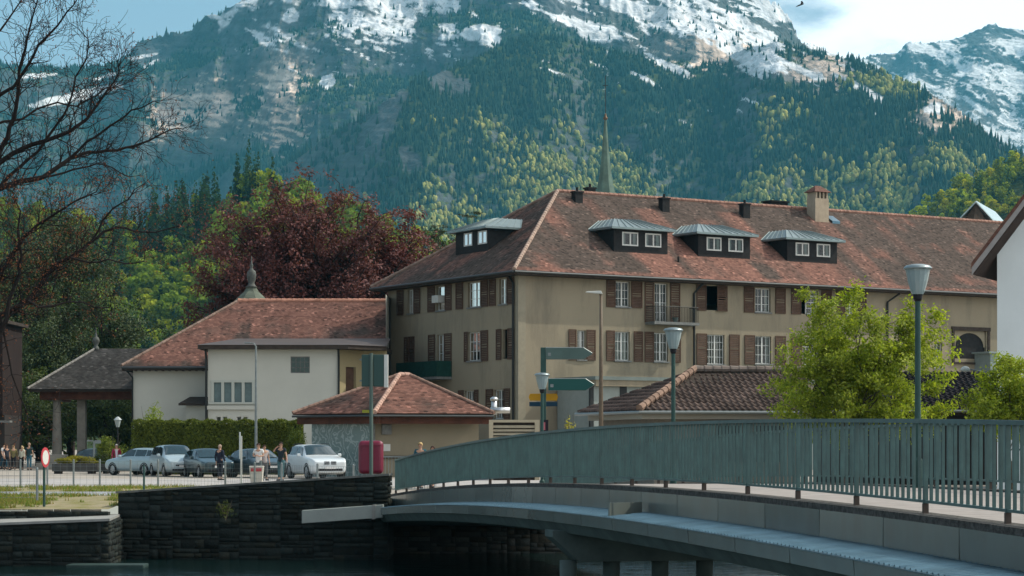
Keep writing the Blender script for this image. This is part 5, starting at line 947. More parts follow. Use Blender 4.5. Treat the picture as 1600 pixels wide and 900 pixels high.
# ---------------------------------------------------------------- trees and plants
def bez(a, b, c, d, n):
    t_ = np.linspace(0, 1, n)[:, None]; a, b, c, d = map(np.array, (a, b, c, d)); return (1-t_)**3*a+3*(1-t_)**2*t_*b+3*(1-t_)*t_*t_*c+t_**3*d
def leaf_mesh(name, c, nrm, size, cols, mt, parent, asp=.62, jit=.8):
    v, f = quads(c, nrm, size, asp=1.0, jit=jit); v = v.reshape(-1, 4, 3); m = v.mean(1, keepdims=True); ax = v[:, 2:3]-v[:, 0:1]
    v = v.copy(); v[:, [1]] = m+(v[:, [1]]-m)*asp; v[:, [3]] = m+(v[:, [3]]-m)*asp
    return mesh_np(name, v.reshape(-1, 3), f, mt, parent, cols=np.repeat(cols, 4, 0))
def tree(name, label, cat, base, ctr, rad, nl, ns, nleaf, lsz, cloud, colA, colB, tr, group=None, targets=None, bark=(.07, .055, .045), trans=.3, seed=1, up=.3, shell=.55, droop=0, leafname='crown', r0=None, flat=1.0):
    rg_ = np.random.default_rng(seed); base = np.array(base, float); ctr = np.array(ctr, float); rad = np.array(rad, float)
    root = thing(name, label, cat, tuple(base), 0, group); bb = MB(); r0 = r0 or tr
    top = ctr+np.array([0, 0, rad[2]*.55]); th = bez(base, base+[0, 0, (ctr[2]-base[2])*.5], ctr-[.1*rad[0], 0, .3*rad[2]], top, 12); th[1:-1] += rg_.normal(0, .02*rad[0], (10, 3))
    loc = lambda a: [tuple(q-base) for q in a]
    bb.tube(loc(th), list(np.linspace(tr, tr*.18, 12)), 8); cl = []
    if targets is None:
        d = rg_.normal(0, 1, (nl, 3)); d[:, 2] = d[:, 2]*.9+up; d /= np.linalg.norm(d, axis=1)[:, None]; rr = rg_.uniform(shell, 1.0, (nl, 1)); targets = ctr+d*rad*rr
    for tg in targets:
        k = int(rg_.integers(2, 10)); s = th[k]; L_ = np.linalg.norm(tg-s); m1 = s+(tg-s)*.35+[0, 0, L_*.10]; m2 = s+(tg-s)*.7+[0, 0, L_*(.08-droop)]
        lb = bez(s, m1, m2, tg, 9); lb[1:-1] += rg_.normal(0, .02*L_, (7, 3)); ra = tr*.42*(1-k/14); bb.tube(loc(lb), list(np.linspace(ra, ra*.18, 9)), 5)
        for j in range(ns):
            i = int(rg_.integers(3, 9)); p = lb[i]; dv = rg_.normal(0, 1, 3)*[1, 1, .75*flat]+[0, 0, .25*flat]; dv = dv/np.linalg.norm(dv)*cloud*rg_.uniform(1.1, 2.1); e_ = p+dv
            sb = bez(p, p+dv*.4+[0, 0, .06*cloud], p+dv*.75, e_, 4); bb.tube(loc(sb), [ra*.2+.004, ra*.14+.003, ra*.1+.003, .004], 3, cap=False); cl += [p+dv*.5, p+dv*.8, e_]
    bb.build('trunk', mat('bark_'+str(round(bark[0]*1000)), bark, .95, var=.35, scale=3, bump=.5), root)
    cl = np.array(cl); n = nleaf; c = cl[rg_.integers(0, len(cl), n)]+rg_.normal(0, 1, (n, 3))*cloud*np.array([.42, .42, .36*flat]); nn = (c-ctr)/rad; nn[:, 2] += .45
    t_ = rg_.random((n, 1)); clk = fbm(c[:, 0]/(cloud*2.2)+c[:, 1]/(cloud*3), c[:, 2]/(cloud*1.8), seed+900, 3)[:, None]
    cc = (np.array(colA)*(1-t_)+np.array(colB)*t_)*(.7+.6*clk); m = mat('leaves_'+name+str(seed), (1, 1, 1), .65, attr=True, trans=trans, spec=.3)
    leaf_mesh(leafname, c-base, nn, lsz*rg_.uniform(.6, 1.3, n), cc, m, root)
    return root
# copper beech
tree('copper_beech', 'huge rounded copper beech with dark red-purple leaves behind the annex roof', 'tree', (X(512, 176), 176, GZ), (X(484, 176), 176, 11.0), (10.9, 7.5, 10.6), 190, 14, 135000, .27, .74, (.075, .026, .026), (.165, .056, .046), .5, seed=5, bark=(.03, .022, .02), trans=.22, up=.25)
tree('copper_beech', 'smaller copper beech leaning out to the right beside the large one', 'tree', (X(635, 178), 178, GZ), (X(620, 178), 178, 10.8), (4.6, 4, 8.0), 44, 11, 28000, .28, .60, (.085, .022, .020), (.15, .035, .028), .3, seed=6, bark=(.03, .022, .02), trans=.22)
# cedar behind the roof
tree('cedar', 'dark flat-topped cedar rising behind the left roof slope', 'tree', (X(752, 195), 195, GZ), (X(752, 195), 195, 16.5), (3.3, 2.5, 5.0), 24, 8, 9000, .20, .42, (.035, .055, .025), (.06, .075, .03), .28, seed=8, flat=.25, up=.1, bark=(.035, .03, .028), trans=.1)
tree('cedar', 'round dark green cedar crown left of the flat-topped one', 'tree', (X(690, 190), 190, GZ), (X(692, 190), 190, 15.0), (2.6, 2.5, 4.2), 18, 7, 7000, .20, .45, (.035, .055, .025), (.06, .07, .03), .25, seed=9, flat=.5, bark=(.035, .03, .028), trans=.1)
# dark evergreens at left
for i, (px, yy, zt_, rx, rz, sd_, lab) in enumerate(((110, 205, 279, 5.2, 9.5, 21, 'tallest dark evergreen behind the bare tree at left'), (30, 200, 300, 6.0, 9.5, 22, 'broad dark evergreen behind the brown house'), (175, 190, 425, 4.2, 6.5, 23, 'dark green bushy tree above the pavilion roof'), (245, 196, 515, 4.6, 4.8, 24, 'low dark yew mass between pavilion and red annex roof'), (-50, 190, 330, 5.5, 9, 25, 'dark evergreen cut by the left edge'), (70, 186, 470, 4.5, 6, 26, 'dull green tree right above the pavilion hip'))):
    zz = zat(zt_, yy); tree('evergreen_tree', lab, 'tree', (X(px, yy), yy, GZ), (X(px, yy), yy, zz-rz), (rx, 4.5, rz), 34, 11, 22000, .24, .75, (.022, .042, .014), (.055, .075, .018), .4, seed=sd_, bark=(.03, .026, .022), trans=.12, shell=.45)
for i, (px, yy, rx, zt_, sd_) in enumerate(((20, 176, 4, 560, 31), (110, 178, 3.8, 590, 32), (175, 175, 3.6, 560, 33), (60, 174, 3.5, 610, 34), (200, 172, 2.6, 625, 35))):
    zz = zat(zt_, yy); tree('dark_shrub_tree', ('ivy-hung dark tree behind the brown house', 'ivy-hung dark tree between the two pavilion columns', 'green leafy tree right of the square column', 'dark leafy tree left of the round column', 'small leafy tree beside the old lantern')[i], 'tree', (X(px, yy), yy, GZ), (X(px, yy), yy, (zz+GZ)/2), (rx, 3, (zz-GZ)/2), 26, 8, 9000, .24, .6, (.028, .045, .012), (.075, .10, .022), .25, seed=sd_, bark=(.03, .026, .022), shell=.4)
# young bright tree behind the bridge
T0 = np.array([(1268, 452), (1262, 470), (1284, 492), (1332, 458), (1340, 470), (1318, 500), (1372, 515), (1390, 500), (1428, 478), (1436, 490), (1462, 500), (1470, 520), (1478, 560), (1474, 600), (1486, 640), (1450, 560), (1420, 540), (1400, 580), (1240, 540), (1250, 520), (1228, 560), (1220, 590), (1212, 640), (1225, 650), (1215, 610), (1300, 540), (1320, 560), (1350, 590), (1300, 600), (1270, 590), (1260, 640), (1310, 650), (1370, 640), (1430, 620), (1440, 655), (1400, 655), (1290, 520), (1355, 545), (1340, 620), (1280, 560)], float)
rg_ = np.random.default_rng(44); yy = 75+rg_.uniform(-1.9, 1.9, len(T0)); T3 = np.stack([(T0[:, 0]-800)/F*yy, yy, (HZ-T0[:, 1]-6)/F*yy], -1)
tree('young_tree', 'bushy bright yellow-green young tree behind the bridge railing', 'tree', (X(1345, 75), 75, GZ), (X(1345, 75), 75, 2.3), (3.0, 2.2, 2.6), 0, 16, 44000, .125, .29, (.13, .19, .015), (.38, .41, .05), .09, targets=T3, seed=41, trans=.42, bark=(.08, .07, .05))
T0 = np.array([(1515, 630), (1530, 610), (1550, 590), (1562, 570), (1580, 560), (1600, 575), (1590, 600), (1560, 620), (1600, 630), (1540, 650), (1575, 650), (1615, 600), (1630, 580), (1640, 640), (1525, 655), (1605, 655)], float)
yy = 73+rg_.uniform(-1.2, 1.2, len(T0)); T3 = np.stack([(T0[:, 0]-800)/F*yy, yy, (HZ-T0[:, 1])/F*yy], -1)
tree('young_tree', 'loose yellow-green young tree at the right edge below the white house', 'tree', (X(1580, 73), 73, GZ), (X(1580, 73), 73, 1.1), (1.6, 1.4, 1.6), 0, 15, 17000, .115, .26, (.15, .21, .018), (.34, .37, .04), .06, targets=T3, seed=42, trans=.4, bark=(.08, .07, .05))
def bush(name, label, px, Y, z0, z1, rx, n, ls, cA, cB, cat='shrub', seed=1, ry=None, parent=None, group=None):
    rg_ = np.random.default_rng(seed); x = X(px, Y); h = z1-z0; root = thing(name, label, cat, (x, Y, z0), 0, group)
    bb = MB()
    for i in range(9): a = rg_.uniform(0, 6.28); bb.tube([(0, 0, 0), (rx*.35*math.cos(a), (ry or rx)*.35*math.sin(a), h*.5), (rx*.7*math.cos(a), (ry or rx)*.7*math.sin(a), h*rg_.uniform(.6, .95))], [.025, .015, .006], 4)
    bb.build('stems', mat('bark_80', (.08, .07, .05), .9), root)
    nb = 14; d = rg_.normal(0, 1, (nb, 3)); d[:, 2] = abs(d[:, 2]); d /= np.linalg.norm(d, axis=1)[:, None]; c0 = d*np.array([rx, ry or rx, h*.62])*rg_.uniform(.45, .8, (nb, 1))+[0, 0, h*.3]
    k = rg_.integers(0, nb, n); e = rg_.normal(0, 1, (n, 3)); e /= np.linalg.norm(e, axis=1)[:, None]; c = c0[k]+e*np.array([rx*.38, (ry or rx)*.38, h*.26])*rg_.uniform(.5, 1.05, (n, 1)); c[:, 2] = np.clip(c[:, 2], .02, None)
    t_ = rg_.random((n, 1)); cc = np.array(cA)*(1-t_)+np.array(cB)*t_
    leaf_mesh('foliage', c, e+[0, 0, .4], ls*rg_.uniform(.6, 1.3, n), cc, mat('shrub_leaves', (1, 1, 1), .7, attr=True, trans=.3), root)
    return root
bush('shrub', 'yellow-green leafy shrub poking above the clipped hedge', 236, 127.5, GZ, zat(628, 127.5), 1.1, 4500, .14, (.13, .19, .02), (.26, .30, .05), seed=51)
bush('shrub', 'yellowing low shrub growing in the wooden planter', 117, 128, GZ+.5, zat(710, 128), 1.15, 3500, .10, (.16, .17, .02), (.30, .24, .03), seed=52, ry=.6)
bush('shrub', 'dark round shrub beside the stone pedestal right of the columns', 158, 131, GZ, zat(704, 131), .6, 2200, .10, (.03, .05, .015), (.06, .08, .02), seed=53)
bush('shrub', 'light green loose shrub around the old lantern post', 172, 136, GZ, zat(672, 136), 1.0, 4000, .13, (.07, .11, .02), (.16, .18, .03), seed=54)
bush('shrub', 'bright yellow slim shrub left of the pantile kiosk', 890, 79, GZ, zat(636, 79), .26, 1500, .09, (.36, .34, .03), (.60, .50, .05), seed=55)
bush('shrub', 'green shrub just left of the red-roofed kiosk', 462, 122, GZ, zat(664, 122), .75, 3000, .12, (.04, .065, .015), (.10, .13, .02), seed=56)
bush('ivy', 'small sprig of ivy on the dark river wall', 352, 62.5, -2.1, -1.5, .3, 220, .06, (.03, .05, .012), (.10, .12, .02), cat='ivy', seed=57, ry=.2)
# clipped hedge
def hedge(name, label, x0, x1, y0, y1, z0, z1, n, ls, cA, cB, seed=1):
    rg_ = np.random.default_rng(seed); root = thing(name, label, 'hedge'); MB().box((x0+.12, y0+.12, z0), (x1-.12, y1-.12, z1-.12)).build('hedge_core', mat('hedge_inside', (.02, .025, .008), 1), root)
    u = rg_.uniform(0, 1, n); v = rg_.uniform(0, 1, n); k = rg_.random(n) < .68
    c = np.where(k[:, None], np.stack([x0+u*(x1-x0), y0+0*u+.06*rg_.normal(0, 1, n), z0+v*(z1-z0)], -1), np.stack([x0+u*(x1-x0), y0+v*(y1-y0), z1+.05*rg_.normal(0, 1, n)+.06*np.sin(u*60)], -1))
    nn = np.where(k[:, None], [0, -1, .3], [0, 0, 1.]); t_ = rg_.random((n, 1)); cc = np.array(cA)*(1-t_)+np.array(cB)*t_; cc = cc*(.7+.6*fbm(c[:, 0]*1.3, c[:, 2]*2, 77, 3)[:, None])
    leaf_mesh('foliage', c, nn, ls*rg_.uniform(.6, 1.4, n), cc, mat('hedge_leaves', (1, 1, 1), .75, attr=True, trans=.25), root, jit=.5)
hedge('hedge', 'long clipped dark green hedge with yellow-green top behind the parked cars', X(206, 124), X(474, 124), 124, 125.6, GZ, zat(659, 124), 30000, .13, (.045, .065, .010), (.13, .15, .02), seed=61)

# bare tree leaning in from the left, close to the river
YB = 76.
def bp3(pts, dy): n = len(pts); return [np.array([(a-800)/F*(YB+dy*i/n), YB+dy*i/n, (HZ-b)/F*(YB+dy*i/n)]) for i, (a, b) in enumerate(pts)]
LIMBS = [([(-90,560),(-60,420),(-20,310),(0,292),(33,283),(67,277),(92,260),(110,247),(130,240),(150,238),(183,235),(210,228),(233,220),(255,208),(277,200)], .125, 3),
 ([(-20,310),(0,235),(12,215),(22,185),(28,150),(30,110),(40,75),(45,50),(52,22),(60,-6)], .10, -2),
 ([(-40,360),(-10,262),(20,240),(50,226),(85,215),(110,205),(128,192),(142,178),(156,158),(165,145),(178,128),(186,112),(184,96)], .10, 1),
 ([(-60,260),(-20,180),(0,148),(22,135),(45,100),(60,70),(90,40),(105,18),(122,-4)], .08, -3),
 ([(-90,560),(-40,520),(0,493),(22,484),(43,470),(58,452),(73,430),(88,412),(110,402),(128,390),(143,377),(162,362),(183,355),(212,362),(243,363),(283,352)], .13, 2),
 ([(-70,500),(-20,450),(0,430),(12,410),(25,390),(38,370),(60,350),(80,338),(100,326),(125,310),(150,300)], .10, -1),
 ([(43,470),(60,480),(84,478),(108,471),(130,472),(150,481),(172,480)], .05, 1),
 ([(-60,620),(-10,540),(10,500),(14,470),(30,430),(34,400),(28,360),(32,330),(20,300)], .10, -2),
 ([(0,292),(30,262),(60,236),(82,204),(100,180),(112,150),(118,120),(135,92),(138,62)], .06, -1),
 ([(67,277),(100,270),(128,262),(150,256),(176,262),(200,276)], .04, 1),
 ([(110,247),(135,222),(160,206),(186,188),(205,172),(222,168),(240,158)], .05, -1),
 ([(-20,200),(5,190),(35,186),(58,170),(90,160),(120,166),(150,150),(168,136)], .05, 2),
 ([(-30,60),(0,48),(20,20),(40,-10)], .05, 1),
 ([(110,402),(140,410),(170,405),(198,412),(225,408)], .04, 1),
 ([(143,377),(160,345),(176,326),(200,312),(210,296)], .04, -1),
 ([(0,493),(10,540),(16,570),(24,600),(40,640),(44,662)], .04, 1)]
rg_ = np.random.default_rng(3); bt = thing('bare_tree', 'large almost leafless tree with long dark branches reaching in from the left', 'tree', (X(-110, YB), YB, GZ)); b0 = np.array([X(-110, YB), YB, GZ]); bb = MB(); tips = []; NT = [0]
def grow(p, d, L_, r_, depth):
    n = 5; pts = [p]; q = p.copy(); dd_ = d.copy()
    for i in range(n): dd_ = dd_+rg_.normal(0, .17, 3)*[1, 1.0, 1]+[0, 0, .045]; dd_ /= np.linalg.norm(dd_); q = q+dd_*L_/n; pts.append(q.copy())
    bb.tube([tuple(a-b0) for a in pts], list(np.linspace(r_, max(r_*.45, .0065), n+1)), 4 if depth < 2 else 3, cap=False); NT[0] += 1; tips.append((pts[-1], depth)); tips.append((pts[3], depth))
    if depth < 3:
        for i in range(2, n+1):
            if rg_.random() < (.92, .8, .6)[depth]:
                s_ = rg_.choice([-1, 1]); a_ = rg_.uniform(.45, 1.0)*s_; ax = pts[i]-pts[i-1]; ax /= np.linalg.norm(ax)
                nd = np.array([ax[0]*math.cos(a_)-ax[2]*math.sin(a_), ax[1]+rg_.normal(0, .35), ax[0]*math.sin(a_)+ax[2]*math.cos(a_)]); nd /= np.linalg.norm(nd); grow(pts[i], nd, L_*rg_.uniform(.5, .78), max(r_*.55, .007), depth+1)
for pts, r_, dy in LIMBS:
    P_ = bp3(pts, dy); n = len(P_); f = []
    for i in range(n-1): f += [P_[i], (P_[i]+P_[i+1])/2+rg_.normal(0, .02, 3)]
    f.append(P_[-1]); bb.tube([tuple(a-b0) for a in f], list(np.linspace(r_, max(.018, r_*.12), len(f))), 7, cap=False)
    for i in range(2, len(f)):
        for _ in range(2 if i < len(f)*.4 else 3):
            if rg_.random() < .72 and f[i][0]/f[i][1]*F+800 > -45:
                ax = f[i]-f[i-1]; ax /= np.linalg.norm(ax); a_ = rg_.uniform(.4, 1.1)*rg_.choice([-1, 1]); nd = np.array([ax[0]*math.cos(a_)-ax[2]*math.sin(a_), rg_.normal(0, .4), ax[0]*math.sin(a_)+ax[2]*math.cos(a_)+.12]); nd /= np.linalg.norm(nd)
                grow(f[i], nd, rg_.uniform(.5, 1.15), max(.012, r_*.22*(1-i/len(f))+.008), 1 if r_ > .05 else 2)
bb.tube([(0, 0, 0), (.2, 0, 2.5), (.5, .1, 4.5), (tuple(bp3([(-90, 560), (0, 0)], 0)[0]-b0)), tuple(bp3([(-45, 380), (0, 0)], 0)[0]-b0), tuple(bp3([(-30, 280), (0, 0)], 0)[0]-b0), tuple(bp3([(-60, 180), (0, 0)], 0)[0]-b0)], [.42, .36, .30, .26, .2, .15, .09], 12)
bb.build('trunk', mat('dark_bark', (.020, .016, .015), .95, var=.4, scale=4), bt, uv=False, fix=False); print('twigs', NT[0])
tp_ = np.array([a for a, d in tips]); py_ = HZ-tp_[:, 2]/tp_[:, 1]*F; w_ = np.where(py_ > 270, 1.0, .12); w_ /= w_.sum(); n = 6500
c = tp_[rg_.choice(len(tp_), n, p=w_)]+rg_.normal(0, .12, (n, 3)); t_ = rg_.random((n, 1)); cc = np.array([.11, .035, .022])*(1-t_)+np.array([.24, .09, .05])*t_
leaf_mesh('sparse_leaves', c-b0, rg_.normal(0, 1, (n, 3))+[0, 0, .5], .075*rg_.uniform(.5, 1.3, n), cc, mat('red_buds', (1, 1, 1), .7, attr=True, trans=.3), bt)
# ---------------------------------------------------------------- cars
m_tyre = mat('tyre_rubber', (.02, .02, .02), .85); m_rim = mat('alloy_rim', (.35, .36, .37), .35, metal=.8); m_trim = mat('black_trim', (.018, .018, .02), .5)
m_cg = mat('car_glass', (.012, .03, .034), .04, spec=.9); m_lamp = mat('headlamp_glass', (.55, .60, .62), .1, spec=.8); m_red = mat('tail_lamp', (.35, .015, .012), .2); m_plate = mat('number_plate', (.6, .6, .58), .5)
CAR = {  # profile: top outline (x,z), front at +x; belt height, widths
 'suv': dict(L=4.6, W=1.86, top=[(2.3,.55),(2.27,.86),(2.1,.98),(1.2,1.10),(1.0,1.14),(.25,1.60),(.0,1.655),(-1.3,1.66),(-1.95,1.57),(-2.18,1.12),(-2.3,.98),(-2.3,.55)], belt=1.06, r=.36, ax=(1.42,-1.38)),
 'van': dict(L=4.5, W=1.80, top=[(2.25,.5),(2.2,.78),(2.0,.92),(1.35,1.08),(1.2,1.12),(.35,1.58),(.0,1.64),(-1.5,1.62),(-2.0,1.52),(-2.2,1.05),(-2.25,.9),(-2.25,.5)], belt=1.02, r=.32, ax=(1.38,-1.36)),
 'hatch': dict(L=4.2, W=1.76, top=[(2.1,.45),(2.06,.70),(1.9,.80),(1.1,.96),(.95,.99),(.1,1.40),(-.25,1.46),(-1.2,1.42),(-1.75,1.28),(-2.02,.95),(-2.1,.85),(-2.1,.5)], belt=.92, r=.31, ax=(1.28,-1.28)),
 'estate': dict(L=4.55, W=1.78, top=[(2.27,.45),(2.22,.70),(2.05,.82),(1.2,.98),(1.05,1.01),(.2,1.42),(-.2,1.48),(-1.7,1.46),(-2.0,1.38),(-2.2,.98),(-2.27,.88),(-2.27,.5)], belt=.94, r=.32, ax=(1.40,-1.36))}
def car(kind, label, px, Y, head, paint, group='cars parked in front of the hedge', coat=1):
    K = CAR[kind]; L_, W_ = K['L'], K['W']/2; root = thing('parked_car', label, 'car', (X(px, Y), Y, GZ), head, group)
    mp_ = mat('car_paint_'+str(round(sum(paint)*1000)), paint, .28, spec=.5, coat=coat*.5, metal=.15)
    tp = K['top']; tx = np.array([p[0] for p in tp]); tz_ = np.array([p[1] for p in tp]); xs = sorted(set([p[0] for p in tp]+[1.7, .8, .6, -.45, -.9, -1.5, K['ax'][0]+.4, K['ax'][0]-.4, K['ax'][1]+.4, K['ax'][1]-.4])); xs = [x for x in xs if abs(x) <= L_/2]
    order = np.argsort(tx, kind='stable'); top = lambda x: float(np.interp(x, tx[order], tz_[order])) if abs(x) < L_/2-.001 else (.55+.3)
    zb = K['belt']; rows = []
    cow = tp[4][0]; rfr = tp[6][0]; rre = tp[7][0]; rb_ = tp[9][0]
    for x in xs:
        t_ = top(x); e_ = abs(x)/(L_/2); w_ = W_*(1-.16*max(0, (e_-.72)/.28)**2); b = min(zb-.05*(x > 1), t_-.02); g = min(1, max(0, (t_-b)/.5)); wg = w_*(1-.05)-.17*g; sill = .24+.10*max(0, (e_-.8)/.2)
        rows.append([(w_*.55, sill-.02), (w_*.93, sill), (w_*.985, sill+.16), (w_, .58 if b > .62 else b*.7), (w_*.985, b), (w_*.955-.01*g, b+.03*g), (wg*.97, b+(t_-b)*.88), (wg*.80, t_-.012), (wg*.42, t_+.012*g), (0, t_+.018*g)])
    nj = 10; bm = bmesh.new(); G = []
    for x, rw in zip(xs, rows): G.append([[bm.verts.new((x, s*y, z)) for y, z in rw] for s in (1, -1)])
    for i in range(len(xs)-1):
        for s in (0, 1):
            for j in range(nj-1):
                q = [G[i][s][j], G[i+1][s][j], G[i+1][s][j+1], G[i][s][j+1]]
                try: bm.faces.new(q if s else q[::-1])
                except ValueError: pass
        bm.faces.new([G[i][0][0], G[i+1][0][0], G[i+1][1][0], G[i][1][0]])
    for i in (0, len(xs)-1): bm.faces.new([v for v in G[i][0]]+[v for v in G[i][1][::-1]])
    bmesh.ops.remove_doubles(bm, verts=bm.verts, dist=.0005); bmesh.ops.recalc_face_normals(bm, faces=bm.faces); me = bpy.data.meshes.new('body'); bm.to_mesh(me); bm.free(); me.materials.append(mp_)
    for p in me.polygons: p.use_smooth = True
    body = bpy.data.objects.new('body', me); C.objects.link(body); body.parent = root; md = body.modifiers.new('s', 'SUBSURF'); md.levels = 1; md.render_levels = 1
    def pt(x, j, s, off=.012):
        i = min(range(len(xs)), key=lambda k: abs(xs[k]-x)); rw = rows[i]; 
        # linear between stations
        k = max(0, min(len(xs)-2, int(np.searchsorted(xs, x)-1))); f = (x-xs[k])/(xs[k+1]-xs[k]); a = rows[k]; b = rows[k+1]; jj = int(j); fj = j-jj
        def at(r_): p, q = r_[jj], r_[min(jj+1, nj-1)]; return (p[0]*(1-fj)+q[0]*fj, p[1]*(1-fj)+q[1]*fj)
        A_, B_ = at(a), at(b); y, z = A_[0]*(1-f)+B_[0]*f, A_[1]*(1-f)+B_[1]*f
        return (x, s*(y+off*(1 if j < 7 else .2)), z+off*(0.2 if j < 7 else 1))
    def patch(x0, x1, j0, j1, s, name, n=5, m=3, sl0=0, sl1=0, mt=None):
        v = [pt(x0+(x1-x0)*a/n+(sl0*(1-a/n)+sl1*a/n)*(b/m), j0+(j1-j0)*b/m, s) for a in range(n+1) for b in range(m+1)]
        return MB().add(v, [(a*(m+1)+b, (a+1)*(m+1)+b, (a+1)*(m+1)+b+1, a*(m+1)+b+1) for a in range(n) for b in range(m)]).build(name, mt or m_cg, root, smooth=True)
    for s in (1, -1):
        patch(-.42, cow-.33, 5.15, 5.95, s, 'side_window', sl1=-.42); patch(-1.38, -.50, 5.15, 5.95, s, 'side_window')
        if kind != 'hatch': patch(rb_+.32, -1.46, 5.2, 5.92, s, 'side_window', sl0=.12)
    for a, b, nm in ((cow-.05, rfr+.18, 'windscreen'), (rb_+.06, rre-.12 if kind != 'estate' else -2.02, 'rear_window')):
        v = []; n = 6; m = 8
        for i in range(n+1):
            x = a+(b-a)*i/n
            for k in range(m+1):
                j = 6.55+(9-6.55)*min(1, abs(1-2*k/m)*0+1) if False else None
                f = -1+2*k/m; jj = 9-abs(f)*(9-6.45); p = pt(x, jj, 1 if f >= 0 else -1, .016); v.append((p[0]+(.012 if nm == 'windscreen' else -.012), p[1], p[2]))
        MB().add(v, [(i*(m+1)+k, i*(m+1)+k+1, (i+1)*(m+1)+k+1, (i+1)*(m+1)+k) for i in range(n) for k in range(m)]).build(nm, m_cg, root, smooth=True)
    r_ = K['r']
    for ax_ in K['ax']:
        for s in (1, -1):
            wy = W_*.985; bb = MB(); prof = [(r_*.55, wy-.22), (r_*.96, wy-.21), (r_, wy-.17), (r_, wy-.04), (r_*.95, wy+.012), (r_*.70, wy+.02), (r_*.66, wy+.002)]
            def ring(prof, bb, n=24):
                vs = [(ax_+q[0]*math.cos(2*math.pi*k/n), s*q[1], r_+q[0]*math.sin(2*math.pi*k/n)) for q in prof for k in range(n)]
                bb.add(vs, [(i*n+k, i*n+(k+1) % n, (i+1)*n+(k+1) % n, (i+1)*n+k) for i in range(len(prof)-1) for k in range(n)]); return bb
            wh_ = empty('wheel', parent=root); ring(prof, bb).build('tyre', m_tyre, wh_, smooth=True)
            bb = MB(); ring([(r_*.66, wy+.004), (r_*.60, wy+.012), (r_*.58, wy-.01)], bb)
            for k in range(7):
                a_ = 2*math.pi*k/7; c_, s2 = math.cos(a_), math.sin(a_); e1 = r_*.10; q = lambda rr, w2: (ax_+rr*c_-w2*s2, s*(wy+.006), r_+rr*s2+w2*c_)
                bb.add([q(.02, e1), q(r_*.6, e1*.8), q(r_*.6, -e1*.8), q(.02, -e1)], [(0, 1, 2, 3)])
            bb.build('rim', m_rim, wh_); ring([(.01, wy-.05), (r_*.58, wy-.05)], MB()).build('brake_disc', m_trim, wh_)
            n = 14; bb = MB(); vs = []
            for k in range(n+1): a_ = math.pi*k/n*1.16-math.pi*.08; vs += [(ax_+(r_+.005)*math.cos(a_), s*(wy+.008), r_+(r_+.005)*math.sin(a_)), (ax_+(r_+.065)*math.cos(a_), s*(wy+.010), r_+(r_+.065)*math.sin(a_))]
            bb.add(vs, [(2*k, 2*k+1, 2*k+3, 2*k+2) for k in range(n)]).build('wheel_arch', m_trim, root)
    hz_ = top(L_/2-.12); f = L_/2
    for s in (1, -1):
        MB().box((f-.16, s*(W_-.40)-.17, hz_-.22), (f-.015, s*(W_-.40)+.17, hz_-.08)).build('headlight', m_lamp, root, bevel=.03)
        MB().box((-f+.01, s*(W_-.24)-.12, .78), (-f+.12, s*(W_-.24)+.12, zb)).build('tail_light', m_red, root, bevel=.02)
        bb = MB(); bb.box((cow-.52, s*(W_+.02)-.02*0, zb+.02), (cow-.38, s*(W_+.19), zb+.17)); bb.build('wing_mirror', mp_, root, bevel=.03)
        for hx in (.05, -.95): MB().box((hx-.1, s*(W_+.004), zb-.16), (hx+.1, s*(W_+.022), zb-.125)).build('door_handle', mp_, root)
    if kind == 'suv':
        for s in (1, -1): bb = MB(); [bb.box((f-.06, s*.17-.13+i*.038, .70), (f+.012, s*.17-.13+i*.038+.018, .86)) for i in range(7)]; bb.build('grille', m_trim, root)
        bb = MB(); bb.box((f-.06, -.62, .40), (f+.006, .62, .52)); bb.build('bumper_intake', m_trim, root, bevel=.02)
        for s in (1, -1): bb = MB(); bb.tube([(1.0-1.0, s*.66, 1.69), (-.6, s*.66, 1.71), (-1.6, s*.64, 1.66)], .02, 6); bb.build('roof_rail', m_trim, root)
    else:
        bb = MB(); bb.box((f-.06, -.45, .56), (f+.004, .45, .64)); bb.build('grille', m_trim, root, bevel=.01); bb = MB(); bb.box((f-.06, -.62, .32), (f+.004, .62, .42)); bb.build('bumper_intake', m_trim, root, bevel=.02)
    MB().box((f-.02, -.26, .50), (f+.022, .26, .61)).build('number_plate', m_plate, root); MB().box((-f-.02, -.26, .70), (-f+.02, .26, .81)).build('number_plate', m_plate, root)
    return root
def hd(deg): return R(-90+deg)     # 0 = facing the camera, positive turns its nose to our right
car('suv', 'white off-road car nearest the kiosk, at the right end of the row', 493, 109, hd(23), (.62, .66, .66))
car('hatch', 'dark estate car half hidden behind the white off-road car and the walkers', 403, 113, hd(30), (.010, .028, .034))
car('hatch', 'dark petrol-blue hatchback between the silver minivan and the dark estate', 325, 114, hd(24), (.012, .035, .042))
car('van', 'silver-blue minivan, tallest of the row, nose towards the camera', 272, 117, hd(22), (.34, .42, .44))
car('estate', 'pale blue estate seen from behind with red tail light, left end of the row', 221, 121, R(137), (.30, .40, .43))
car('hatch', 'dark little car mostly hidden beyond the left end of the row', 168, 138, hd(60), (.03, .05, .055))

